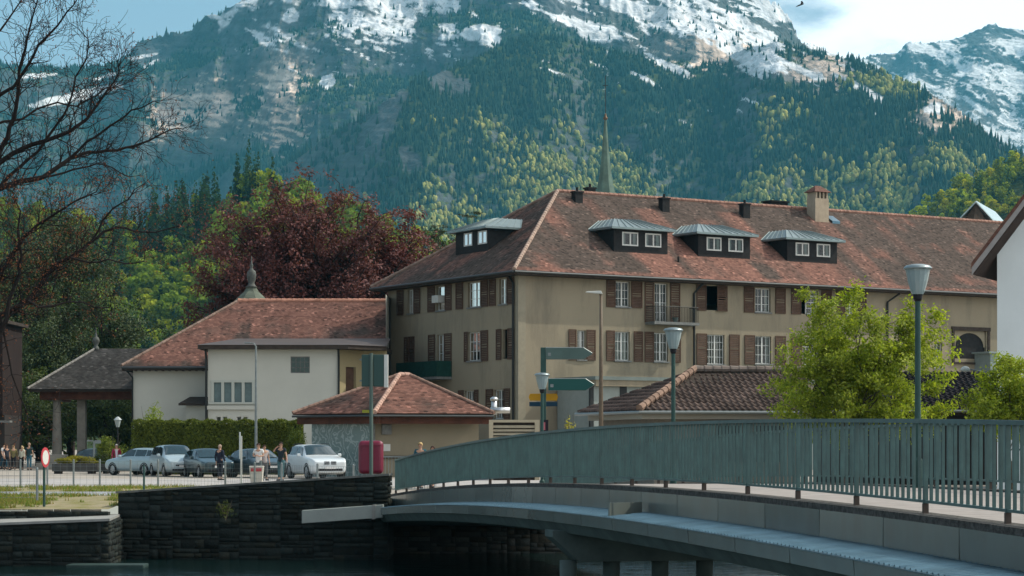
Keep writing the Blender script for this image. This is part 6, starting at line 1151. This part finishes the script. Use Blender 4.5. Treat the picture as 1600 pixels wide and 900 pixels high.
# ---------------------------------------------------------------- people
SK = mat('skin', (.42, .25, .17), .6)
def skin_obj(name, verts, edges, radii, m, parent, lv=1):
    bm = bmesh.new(); lay = bm.verts.layers.skin.verify(); vs = [bm.verts.new(v) for v in verts]; [bm.edges.new((vs[a], vs[b])) for a, b in edges]
    for i, v in enumerate(vs): r_ = radii[i]; v[lay].radius = r_ if isinstance(r_, tuple) else (r_, r_); v[lay].use_root = (i == 0)
    me = bpy.data.meshes.new(name); bm.to_mesh(me); bm.free(); me.materials.append(m); o = bpy.data.objects.new(name, me); C.objects.link(o); o.parent = parent
    o.modifiers.new('skin', 'SKIN').use_smooth_shade = True; s = o.modifiers.new('sub', 'SUBSURF'); s.levels = lv; s.render_levels = lv
    return o
def person(label, px, Y, face, h, top, trou, hair, pose='stand', skirt=None, hairlen=0, group=None, vest=None, sleeve='short', z0=GZ, skincol=None):
    """face: heading in degrees, 0 = towards the camera, 90 = to our right"""
    root = thing('person', label, 'person', (X(px, Y), Y, z0), R(face-90+90), group); k = h/1.75; fw = Vector((0, -1, 0))
    J = dict(pel=(0, 0, .95), sp=(0, 0, 1.12), ch=(0, 0, 1.34), nk=(0, .005, 1.49), hd=(0, -.01, 1.60), ht=(0, 0, 1.70))
    st = {'stand': .05, 'walk': .26, 'stride': .34}[pose if pose in ('walk', 'stride') else 'stand']
    legs = {}; arms = {}
    for s, nm in ((1, 'l'), (-1, 'r')):
        a = st*s*.5; hip = (s*.09, 0, .90); kn = (s*.10, -a*.9-.02, .49+abs(a)*.02); an = (s*.10, -a*1.3+(.10 if (s < 0 and pose in ('walk', 'stride')) else 0), .09+(.05 if (s < 0 and pose in ('walk', 'stride')) else 0)); toe = (s*.12, an[1]-.17, .035+(an[2]-.09)*.3)
        legs[nm] = (hip, kn, an, toe); b = -a
        sh = (s*.185, 0, 1.42)
        if pose == 'point' and s < 0: el = (s*.34, -.08, 1.22); wr_ = (s*.30, -.24, 1.36); hn = (s*.24, -.30, 1.42)
        elif pose == 'hold': el = (s*.25, -.02, 1.16); wr_ = (s*.12, -.24, 1.14); hn = (s*.05, -.28, 1.17)
        elif pose == 'neck' and s < 0: el = (s*.36, -.05, 1.30); wr_ = (s*.18, -.10, 1.48); hn = (s*.10, -.07, 1.52)
        elif pose == 'neck': el = (s*.27, -.03, 1.17); wr_ = (s*.36, -.14, .97); hn = (s*.38, -.17, .88)
        else: el = (s*.24, -b*.35+.03, 1.14); wr_ = (s*.25, -b*.9-.06, .90); hn = (s*.25, -b*1.0-.08, .81)
        arms[nm] = (sh, el, wr_, hn)
    V = [J['pel'], J['sp'], J['ch'], J['nk'], J['hd'], J['ht']]; Rr = [(.13, .10), (.12, .09), (.15, .10), .055, (.078, .095), (.055, .07)]; E_ = [(0, 1), (1, 2), (2, 3), (3, 4), (4, 5)]
    for nm in 'lr':
        b = len(V); V += list(legs[nm]); Rr += [.085, .058, .038, (.04, .03)]; E_ += [(0, b), (b, b+1), (b+1, b+2), (b+2, b+3)]
        b = len(V); V += list(arms[nm]); Rr += [.052, .040, .028, (.036, .018)]; E_ += [(2, b), (b, b+1), (b+1, b+2), (b+2, b+3)]
    sc_ = lambda L: [tuple(Vector(v)*k) for v in L]; rs = lambda L, f=1, a=0: [tuple((q*f+a)*k for q in r_) if isinstance(r_, tuple) else (r_*f+a)*k for r_ in L]
    body = skin_obj('body', sc_(V), E_, rs(Rr), SK if not skincol else mat('skin_'+str(round(skincol[0]*100)), skincol, .6), root)
    # fingers: five short chains closing from each palm
    bb = MB()
    for nm, s in (('l', 1), ('r', -1)):
        w_, hn = Vector(arms[nm][2]), Vector(arms[nm][3]); d = (hn-w_).normalized(); sd_ = d.cross(Vector((s, 0, 0))); sd_ = sd_.normalized() if sd_.length > .2 else Vector((0, 1, 0)); cu = d.cross(sd_)*-s
        for i in range(4): p0 = hn+sd_*(.027-.018*i); ln = (.070, .080, .075, .058)[i]; bb.tube([p0*k, (p0+d*ln*.5+cu*.004)*k, (p0+d*ln*.9+cu*.02)*k, (p0+d*ln+cu*.035)*k], [.009*k, .0085*k, .008*k, .006*k], 6)
        p0 = w_+(hn-w_)*.5+sd_*.03; bb.tube([p0*k, (p0+sd_*.03+d*.03)*k, (p0+sd_*.035+d*.06+cu*.015)*k], [.011*k, .010*k, .007*k], 6)
    bb.build('fingers', body.data.materials[0], body, smooth=True)
    # face: nose, eyes, ears, mouth
    bb = MB(); hc = Vector((0, -.01, 1.615))*k
    bb.add([hc+Vector(v)*k for v in ((0, -.093, .025), (-.014, -.086, -.022), (.014, -.086, -.022), (0, -.117, -.018))], [(0, 1, 3), (0, 3, 2), (1, 2, 3)])
    for s in (1, -1): bb.box(tuple(hc+Vector((s*.078-.008, -.012, -.03))*k), tuple(hc+Vector((s*.078+.008, .02, .03))*k))
    bb.build('nose_and_ears', body.data.materials[0], body)
    bb = MB(); [bb.box(tuple(hc+Vector((s*.032-.013, -.092, .018))*k), tuple(hc+Vector((s*.032+.013, -.084, .028))*k)) for s in (1, -1)]; bb.box(tuple(hc+Vector((-.022, -.093, -.052))*k), tuple(hc+Vector((.022, -.080, -.045))*k)); bb.build('eyes_and_mouth', mat('dark_feature', (.05, .02, .018), .6), body)
    # hair cap
    mh = mat('hair_'+str(round(sum(hair)*1000)), hair, .8, var=.3, scale=20); prof = []; vs = []; n = 14; m_ = 7
    for i in range(m_+1):
        ph = i/m_*1.75
        for q in range(n):
            th_ = 2*math.pi*q/n; fr_ = max(0, -math.sin(th_)); p2 = min(ph, 1.75-fr_*.75); vs.append(hc+Vector((math.sin(p2)*math.cos(th_)*.090, math.sin(p2)*math.sin(th_)*.108+.006, math.cos(p2)*.118+.012))*k)
    fs = [(i*n+q, i*n+(q+1) % n, (i+1)*n+(q+1) % n, (i+1)*n+q) for i in range(m_) for q in range(n)]; bb = MB().add(vs, fs)
    if hairlen: bb.hexa([hc+Vector(v)*k for v in ((-.085, -.02, -.1-hairlen), (.085, -.02, -.1-hairlen), (.08, .10, -.1-hairlen), (-.08, .10, -.1-hairlen))], [hc+Vector(v)*k for v in ((-.09, -.02, .05), (.09, -.02, .05), (.085, .105, .05), (-.085, .105, .05))])
    bb.build('hair', mh, root, smooth=True)
    # clothes: slightly larger skins over the body
    mt_ = mat('cloth_'+'_'.join(str(round(c*200)) for c in top), top, .85, var=.12, scale=9, bump=.3, bscale=14); ml_ = mat('cloth_'+'_'.join(str(round(c*200)) for c in trou), trou, .85, var=.12, scale=9, bump=.3, bscale=14)
    V = [(0, 0, .82), (0, 0, .93), J['sp'], J['ch'], (0, .004, 1.455)]; Rr = [(.185, .150), (.168, .135), (.140, .11), (.168, .122), (.085, .07)]; E_ = [(0, 1), (1, 2), (2, 3), (3, 4)]
    for nm in 'lr':
        sh, el, wr_, hn = map(Vector, arms[nm]); b = len(V); V.append(tuple(sh)); Rr.append(.070)
        if sleeve == 'short': V.append(tuple(sh.lerp(el, .62))); Rr.append(.062); E_ += [(3, b), (b, b+1)]
        else: V += [tuple(el), tuple(el.lerp(wr_, .92))]; Rr += [.057, .046]; E_ += [(3, b), (b, b+1), (b+1, b+2)]
    skin_obj('top', sc_(V), E_, rs(Rr), mt_, root)
    if vest: MB().hexa([Vector(v)*k for v in ((-.045, -.135, .93), (.06, -.135, .93), (.06, -.10, .93), (-.045, -.10, .93))], [Vector(v)*k for v in ((-.07, -.14, 1.42), (.07, -.14, 1.42), (.07, -.09, 1.42), (-.07, -.09, 1.42))]).build('shirt_front', mat('cloth_v'+str(round(vest[0]*100)), vest, .85), root, bevel=.02)
    V = [(0, 0, 1.02), (0, 0, .93)]; Rr = [(.155, .125), (.160, .130)]; E_ = [(0, 1)]
    for nm in 'lr':
        hip, kn, an, toe = map(Vector, legs[nm]); b = len(V); V += [tuple(hip-Vector((0, 0, .04))), tuple(kn), tuple(kn.lerp(an, .86))]; Rr += [.098, .074, .062]; E_ += [(1, b), (b, b+1), (b+1, b+2)]
    skin_obj('trousers', sc_(V), E_, rs(Rr), ml_, root)
    for nm in 'lr':
        an, toe = Vector(legs[nm][2]), Vector(legs[nm][3]); q = an+Vector((0, .05, -.045)); MB().tube([(q)*k, (an+Vector((0, -.02, -.035)))*k, toe*k, (toe+Vector((0, -.045, -.005)))*k], [.040*k, .052*k, .042*k, .022*k], 10).build('shoe', m_trim, root, smooth=True)
    return root
grp = 'people walking in front of the dark trees at far left'
person('woman with brown hair in a dark dress and black leggings at the left edge', 10.5, 146, 40, 1.68, (.03, .035, .045), (.018, .018, .022), (.10, .05, .03), 'walk', hairlen=.15)
person('person in a white top partly behind the woman in the dark dress', 6, 149, 60, 1.72, (.60, .60, .60), (.02, .06, .09), (.03, .02, .015), 'walk')
person('woman with long blond hair in an olive jacket and dark trousers', 21, 148, 10, 1.64, (.16, .14, .06), (.018, .018, .018), (.38, .28, .14), 'walk', hairlen=.2, sleeve='long')
person('blond woman in a pale cream top and black trousers', 34.5, 148, -30, 1.60, (.55, .54, .42), (.015, .015, .015), (.40, .30, .16), 'stand', hairlen=.12, sleeve='long')
person('bald man in a dark teal shirt and blue jeans', 45.5, 146, 170, 1.80, (.02, .045, .05), (.03, .10, .14), (.30, .20, .14), 'stand')
person('grey-haired walker in an open crimson jacket over a white shirt', 182, 127, 10, 1.70, (.30, .03, .075), (.014, .014, .016), (.42, .40, .38), 'walk', sleeve='long', vest=(.62, .62, .66))
person('dark-clothed person with a red scarf in front of the petrol-blue hatchback', 343.5, 104, 150, 1.68, (.018, .022, .035), (.015, .018, .026), (.30, .22, .16), 'stand', sleeve='long', vest=(.42, .05, .02))
person('dark-haired man in a white T-shirt holding something in both hands', 404, 101, -15, 1.74, (.60, .60, .57), (.10, .12, .12), (.04, .025, .02), 'hold')
person('person half hidden behind the man in the white T-shirt', 413, 103, 30, 1.66, (.34, .30, .28), (.10, .10, .10), (.05, .03, .02), 'stand')
person('man in a dark T-shirt and jeans with one hand raised to his neck', 439, 102.5, -20, 1.80, (.022, .03, .035), (.05, .11, .12), (.03, .02, .016), 'neck')
person('blond man in a teal shirt behind the far end of the bridge railing', 657, 84, -15, 1.76, (.02, .09, .12), (.03, .03, .03), (.45, .32, .15), 'walk')
person('dark-haired woman with sunglasses following beside the blond man', 676, 86, -20, 1.62, (.05, .04, .04), (.03, .03, .035), (.04, .02, .015), 'walk', hairlen=.1)
# ---------------------------------------------------------------- street furniture
m_galv = mat('galvanised_steel', (.20, .225, .22), .45, metal=.6, var=.15, scale=6); m_gpost = mat('dark_green_post', (.035, .075, .065), .5, var=.15, scale=4); m_lglass = mat('lamp_cup_glass', (.26, .33, .33), .12, spec=.7)
def cup_lamp(label, px, Y, ytop, gz):
    x = X(px, Y); zt = zat(ytop, Y); r = thing('street_lamp', label, 'street lamp', (x, Y, gz), 0, 'cup-shaped lamps along the bridge'); H_ = zt-gz; s = .235
    MB().lathe([(.085, 0), (.085, .5), (.055, .55), (.048, H_-.62)], (0, 0, 0), 12).build('pole', m_gpost, r, smooth=False)
    MB().lathe([(.05, H_-.64), (.075, H_-.60), (.085, H_-.52), (.05, H_-.50)], (0, 0, 0), 14).build('collar', m_trim, r)
    n = 28; vs = []; prof = [(.095, H_-.52), (.12, H_-.46), (.165, H_-.30), (.20, H_-.12), (.215, H_-.075)]
    for rr, z in prof: vs += [((rr*(1+.03*(q % 2)))*math.cos(2*math.pi*q/n), (rr*(1+.03*(q % 2)))*math.sin(2*math.pi*q/n), z) for q in range(n)]
    MB().add(vs, [(i*n+q, i*n+(q+1) % n, (i+1)*n+(q+1) % n, (i+1)*n+q) for i in range(len(prof)-1) for q in range(n)]).build('glass_cup', m_lglass, r)
    MB().lathe([(.215, H_-.085), (.245, H_-.08), (.245, H_-.06), (.20, H_-.02), (.10, H_), (.0, H_)], (0, 0, 0), 24).build('cap', mat('lamp_cap_metal', (.25, .30, .30), .35, metal=.6), r, smooth=True)
cup_lamp('nearest cup-shaped bridge lamp, tallest in view, in front of the young tree', 1434, 38.7, 413, zd(38.7)-.02)
cup_lamp('middle cup-shaped bridge lamp in front of the pantile kiosk', 1052, 55, 512, zd(55)-.02)
cup_lamp('farthest cup-shaped bridge lamp beside the direction signs', 847, 70.6, 582.5, zd(70.6)-.02)
r = thing('street_lamp', 'tall slim brown lamp post with a flat head pointing left', 'street lamp', (X(939, 80), 80, GZ)); k = 80/F; H_ = zat(457, 80)-GZ; mbn = mat('brown_lamp_post', (.13, .10, .07), .5, var=.15, scale=3)
MB().lathe([(.10, 0), (.09, 1.5), (.07, H_*.6), (.05, H_-.1)], (0, 0, 0), 12).build('pole', mbn, r, smooth=True)
MB().tube([(0, 0, H_-.12), (-.05, 0, H_+.0), (-.2, 0, H_+.02)], .045, 8).build('arm', mbn, r); MB().hexa([(-.56, -.1, H_+.0), (.06, -.1, H_-.06), (.06, .1, H_-.06), (-.56, .1, H_+.0)], [(-.5, -.07, H_+.04), (.0, -.07, H_+.06), (.0, .07, H_+.06), (-.5, .07, H_+.04)]).build('lamp_head', mat('pale_lamp_head', (.45, .46, .42), .5), r, bevel=.015)
r = thing('street_lamp', 'thin grey lamp post with a short arm in front of the cream annex', 'street lamp', (X(400, 122), 122, GZ)); H_ = zat(540, 122)-GZ
MB().lathe([(.09, 0), (.05, H_)], (0, 0, 0), 10).build('pole', m_galv, r); MB().tube([(0, 0, H_-.05), (-.12, 0, H_+.12), (-.45, 0, H_+.14)], .035, 6).build('arm', m_galv, r); MB().box((-.62, -.07, H_+.10), (-.3, .07, H_+.18)).build('lamp_head', m_galv, r, bevel=.02)
r = thing('street_lamp', 'lamp head on a curved arm peeking over the near-black roof', 'street lamp', (X(1548, 88), 88, GZ)); z_ = zat(578, 88)-GZ
MB().tube([(0, 0, 0), (0, 0, z_-.3), (-.2, 0, z_-.1), (-.8, 0, z_+.02)], [.07, .05, .035, .03], 8).build('pole', m_galv, r, smooth=True); MB().lathe([(.02, -.08), (.19, -.04), (.2, .02), (.12, .12), (.02, .15)], (-1.0, 0, z_), 14).build('lamp_head', mat('pale_lamp_dome', (.5, .52, .46), .4), r, smooth=True)
r = thing('old_lantern', 'old-fashioned dark lantern on a slim post beside the crimson-jacketed walker', 'lantern', (X(184, 132), 132, GZ)); H_ = zat(651, 132)-GZ
MB().lathe([(.12, 0), (.10, .5), (.045, .6), (.035, H_-.62)], (0, 0, 0), 10).build('post', m_trim, r); MB().lathe([(.09, H_-.62), (.20, H_-.2), (.20, H_-.18)], (0, 0, 0), 6).build('glass', mat('lantern_glass', (.25, .30, .29), .2), r); MB().lathe([(.25, H_-.19), (.12, H_-.06), (.04, H_)], (0, 0, 0), 6).build('cap', mat('lantern_cap', (.35, .38, .37), .4), r)
# direction signs
Ys_ = 72.6; r = thing('direction_sign', 'green post with two grey-green arrow boards pointing right', 'direction sign', (X(849, Ys_), Ys_, GZ)); x0 = X(849, Ys_); zz = lambda y: zat(y, Ys_)-GZ; xx = lambda px: X(px, Ys_)-x0
MB().box((-.09, -.05, 0), (.09, .05, zz(543))).build('post', m_gpost, r, bevel=.01); m_sb = mat('sign_back_green', (.085, .13, .115), .5, var=.1, scale=2); m_sb2 = mat('sign_back_dark', (.02, .085, .075), .5)
for (a, b, c, y0, y1, m, y_) in ((853, 912, 925, 543.5, 561, m_sb, 0), (857, 915, 928, 592, 610, m_sb2, .0)):
    ym = (y0+y1)/2; P5 = [(xx(a), -.07, zz(y0)), (xx(b), -.07, zz(y0)), (xx(c), -.07, zz(ym-.5)), (xx(c), -.07, zz(ym+.5)), (xx(b), -.07, zz(y1)), (xx(a), -.07, zz(y1))]
    bd = MB().prism(P5, (0, .05, 0)).build('arrow_board', m, r); MB().tube([(p[0], -.045, p[2]) for p in P5+P5[:1]], .018, 4).build('rim', m_galv, bd)
    MB().box((xx(a)+.06, -.078, zz(y1)+.1), (xx(a)+.16, -.071, zz(y1)+.2)).build('sticker', m_galv, bd)
MB().box((-.10, -.07, zz(675)), (.16, -.055, zz(656))).build('notice_board', mat('black_notice', (.02, .015, .02), .6), r)
MB().box((-.0, -.078, zz(672)), (.06, -.072, zz(660))).build('notice_print', mat('pink_print', (.40, .12, .14), .6), r)
r = thing('hiking_sign', 'pair of yellow hiking signs over dark blue plates low on the sign post', 'hiking sign', (X(849, 73.2), 73.2, GZ))
my = mat('hiking_yellow', (.50, .26, .02), .6); mbl = mat('plate_blue', (.015, .045, .075), .6); MB().lathe([(.04, 0), (.04, zz(640)+.3)], (0, 0, 0), 10).build('post', m_galv, r)
for s in (-1, 1):
    a, b = (.06, .44); MB().prism([(s*a, -.05, zz(625.5)), (s*b, -.05, zz(625.5)), (s*(b+.04), -.05, zz(620)), (s*b, -.05, zz(614.5)), (s*a, -.05, zz(614.5))], (0, .03, 0)).build('yellow_board', my, r); MB().box((min(s*a, s*(b+.02)), -.05, zz(634.5)), (max(s*a, s*(b+.02)), -.02, zz(627.5))).build('blue_plate', mbl, r)
MB().box((-.1, -.045, zz(638.5)), (.1, -.02, zz(635.5))).build('yellow_tab', my, r)
# pole with boxy sign backs on the wall end, crimson rescue box
YS = 66.55; zw = -.87; r = thing('sign_pole', 'grey-green pole with two dark green sign boxes on top, standing on the wall end', 'sign pole', (X(580, YS), YS, zw-.3)); zz = lambda y: zat(y, YS)-(zw-.3); x0 = X(580, YS); xx = lambda px: X(px, YS)-x0
MB().lathe([(.055, 0), (.055, zz(552))], (0, 0, 0), 12).build('pole', mat('pole_grey_green', (.10, .14, .12), .5, metal=.3), r); m_dg = mat('dark_green_box', (.012, .05, .042), .45)
MB().box((xx(565), .0, zz(604)), (xx(578), .22, zz(554))).build('sign_box', m_dg, r, bevel=.02); bx = MB().box((xx(583), .0, zz(604)), (xx(600), .22, zz(554))).build('sign_box', m_dg, r, bevel=.02); MB().box((xx(600.2), -.01, zz(605)), (xx(606), .23, zz(554))).build('white_edge', m_white, bx)
for z in (zz(563), zz(596)): MB().box((-.35, .06, z), (.45, .1, z+.05)).build('bracket', m_galv, r)
MB().box((xx(566), -.01, zz(645)), (xx(583), .02, zz(640.5))).build('small_yellow_plate', mat('faded_yellow', (.28, .28, .04), .7), r)
r = thing('rescue_box', 'crimson rounded plastic box mounted behind the wall beside the sign pole', 'rescue box', (X(579, 67.0), 67.0, zw-.1)); z0 = zat(741, 67.0)-(zw-.1); z1 = zat(688.5, 67.0)-(zw-.1); k = 67.0/F
m_crim = mat('crimson_plastic', (.16, .006, .028), .35, var=.1, scale=1.5); b_ = MB().box((-19.5*k, 0, z0), (19.5*k, .36, z1)).build('box', m_crim, r, bevel=.13); b_.modifiers[0].segments = 5
MB().box((-19.5*k+.06, -.015, z1-.16), (19.5*k-.06, .0, z1-.12)).build('lid_rim', m_crim, r, bevel=.01); MB().box((-.25, .1, -.75), (-.17, .2, z0+.05)).build('leg', m_galv, r); MB().box((.17, .1, -.75), (.25, .2, z0+.05)).build('leg', m_galv, r)
# crowd barrier, bollards, wire fence posts, round sign, bin, post signs
def fence_run(name, label, pts, h, group=None, mesh=True):
    r = thing(name, label, 'fence'); 
    for i, (x, y) in enumerate(pts): MB().lathe([(.038, 0), (.038, h), (.02, h+.03)], (x, y, GZ), 8).build('post', m_galv, r)
    for (a, b) in zip(pts[:-1], pts[1:]):
        bb = MB(); L_ = math.dist(a, b); n = max(2, int(L_/.22))
        for q in range(6): z = GZ+.08+(h-.14)*q/5; bb.tube([(*a, z), (*b, z)], .004, 3)
        for q in range(1, n): f = q/n; x, y = a[0]+(b[0]-a[0])*f, a[1]+(b[1]-a[1])*f; bb.tube([(x, y, GZ+.08), (x, y, GZ+h-.06)], .004, 3)
        bb.build('wire_mesh', m_galv, r)
fence_run('wire_fence', 'low wire mesh fence with steel posts between the dry verge and the paving', [(X(p, 88.5+i*.0), 88.5) for i, p in enumerate((-80, 32, 74, 115, 156, 204, 247))], 1.05)
fence_run('wire_fence', 'wire mesh fence in front of the white off-road car and the walkers', [(X(p, 88-i*3.2), 88-i*3.2) for i, p in enumerate((247, 352, 398, 440, 496, 552))], 1.0)
fence_run('wire_fence', 'wire fence posts nearest the pale path at left', [(X(58, 66.6), 66.6), (X(-60, 66.6), 66.6)], .95)
MB_ = tag(MB().lathe([(.035, 0), (.035, .95), (.02, .97)], (X(225, 74), 74, GZ), 8).build('bollard', m_gpost), 'single short green post right behind the left end of the river wall', 'post')
r = thing('round_sign', 'round traffic sign seen almost edge-on, red rim and white centre, on a green post', 'traffic sign', (X(69, 67), 67, GZ-.2), R(78)); H_ = zat(699, 67)-GZ+.2; MB().lathe([(.04, 0), (.04, H_-.35)], (0, 0, 0), 10).build('post', m_gpost, r)
def disc(r0, y, d): return MB().prism([(r0*math.cos(2*math.pi*q/32), y, H_-.30+r0*math.sin(2*math.pi*q/32)) for q in range(32)], (0, d, 0))
dd_ = disc(.30, -.045, .02).build('sign_disc', mat('sign_red', (.42, .03, .04), .45), r); disc(.215, -.050, .004).build('white_centre', m_white, dd_)
r = thing('litter_bin', 'off-white litter bin with a red rim in front of the man in the white T-shirt', 'litter bin', (X(401, 86), 86, GZ)); k = 86/F; H_ = zat(730, 86)-GZ
MB().hexa([(-.20, -.15, 0), (.20, -.15, 0), (.20, .15, 0), (-.20, .15, 0)], [(-.27, -.2, H_), (.27, -.2, H_), (.27, .2, H_), (-.27, .2, H_)]).build('bin_body', mat('bin_white', (.55, .52, .47), .5, var=.1, scale=4), r, bevel=.03); MB().box((-.21, -.215, H_-.16), (.21, -.19, H_-.03)).build('opening', mat('sign_red', (.42, .03, .04)), r, bevel=.02); MB().box((-.28, -.21, H_-.01), (.28, .21, H_+.05)).build('lid', mat('bin_white', (.5, .5, .5)), r, bevel=.03)
r = thing('white_signpost', 'slim white double post sign standing left of the litter bin', 'sign post', (X(377, 84), 84, GZ)); H_ = zat(675, 84)-GZ; MB().box((-.03, -.03, 0), (.03, .03, H_-.15)).build('post', m_white, r); MB().box((-.075, -.05, zat(717, 84)-GZ), (-.03, .03, H_)).build('panel', mat('pale_sheet', (.50, .54, .54), .5), r)
r = thing('finger_sign', 'small pale T-shaped finger sign in front of the dark trees', 'finger sign', (X(147, 134), 134, GZ)); H_ = zat(689, 134)-GZ; MB().box((-.05, -.05, 0), (.05, .05, H_)).build('post', m_galv, r); MB().box((-.42, -.08, H_-.03), (-.05, -.05, H_+.06)).build('finger', m_galv, r); MB().box((.05, -.08, H_-.15), (.42, -.05, H_+.05)).build('finger', m_galv, r)
r = thing('planter', 'dark grey wooden planter trough with the yellowing shrub', 'planter', (X(117, 127.2), 127.2, GZ)); MB().box((-1.2, -.5, .14), (1.25, .8, .58)).build('trough', mat('planter_wood', (.06, .06, .055), .8, var=.3, scale=2), r, bevel=.02)
for x in (-.95, .95): MB().box((x-.14, -.45, 0), (x+.14, .6, .15)).build('foot', m_trim, r)
r = thing('planter', 'second low dark planter right of the one with the yellowing shrub', 'planter', (X(152, 128.2), 128.2, GZ)); MB().box((-.55, -.4, .14), (.75, .6, .55)).build('trough', mat('planter_wood', (.06, .06, .055)), r, bevel=.02)
for x in (-.35, .5): MB().box((x-.12, -.35, 0), (x+.12, .5, .15)).build('foot', m_trim, r)
r = thing('pedestal', 'stepped stone pedestal beside the round pavilion column', 'pedestal', (X(85, 150), 150, GZ)); MB().box((-1.1, -.7, 0), (1.5, .8, .45)).build('base', m_col, r, bevel=.03); MB().box((-.6, -.5, .45), (.8, .6, 1.0)).build('block', m_col, r, bevel=.03)
tag(MB().hexa([(X(77, 138), 138, GZ+.25), (X(92, 138), 138, GZ+.62), (X(92, 138.1), 138.15, GZ+.62), (X(77, 138.1), 138.15, GZ+.25)], [(X(77, 138), 138, GZ+.33), (X(92, 138), 138, GZ+.70), (X(92, 138.1), 138.15, GZ+.70), (X(77, 138.1), 138.15, GZ+.33)]).build('handrail', m_galv), 'sloping grey handrail beside the pedestal steps', 'handrail')
r = thing('crowd_barrier', 'grey tubular barrier in front of the kiosk between the wall end and the bridge', 'barrier', (X(612, 76), 76, GZ)); bb = MB(); w_ = 1.5; h_ = zat(714, 76)-GZ
bb.tube([(-.6, 0, .15), (-.6, 0, h_-.1), (-.5, 0, h_), (w_-.1, 0, h_), (w_, 0, h_-.1), (w_, 0, .15), (-.6, 0, .15)], .022, 6); bb.build('frame', m_galv, r); bb = MB()
for i in range(19): x = -.55+i*(w_+.5)/18; bb.tube([(x, 0, .16), (x, 0, h_-.01)], .010, 4)
bb.build('bars', m_galv, r); MB().box((-.66, -.25, 0), (-.58, .25, .06)).build('foot', m_galv, r); MB().box((w_-.04, -.25, 0), (w_+.04, .25, .06)).build('foot', m_galv, r)
# kite in the sky
yk_ = 160; r = thing('bird', 'small dark bird gliding in the sky at top right', 'bird', tuple(P(1250, 8, yk_))); bb = MB()
vs = [Vector(v) for v in ((.30, 0, .09), (.12, -.05, .05), (-.16, 0, -.05), (-.30, 0, -.12), (.12, .05, .05), (.1, 0, .10), (-.05, 0, .05))]
MB().tube([(-.30, 0, -.13), (-.12, 0, -.04), (.1, 0, .05), (.24, 0, .09), (.30, 0, .10)], [.01, .045, .05, .035, .008], 8).build('body', m_dark, r, smooth=True)
for s in (1, -1): MB().prism([(.14, s*.03, .07), (.20, s*.35, .12), (.05, s*.72, .16), (-.02, s*.70, .15), (.02, s*.3, .06), (-.05, s*.03, .0)], (0, 0, -.012)).build('wing', m_dark, r)
# ---------------------------------------------------------------- air
hz = MB().box((-3300, -60, -8), (3300, 10200, 2300)).build('haze', None, uv=False)
hm = bpy.data.materials.new('haze'); hm.use_nodes = True; t = hm.node_tree; t.nodes.clear()
pv = N(t, 'ShaderNodeVolumePrincipled'); pv.inputs['Color'].default_value = (0.14, 0.61, 0.83, 1); pv.inputs['Density'].default_value = 0.60e-4; pv.inputs['Anisotropy'].default_value = 0.0
oo = N(t, 'ShaderNodeOutputMaterial'); t.links.new(pv.outputs[0], oo.inputs['Volume']); hz.data.materials.clear(); hz.data.materials.append(hm)
tag(hz, 'pale bluish haze filling the valley air', 'haze', kind='stuff')
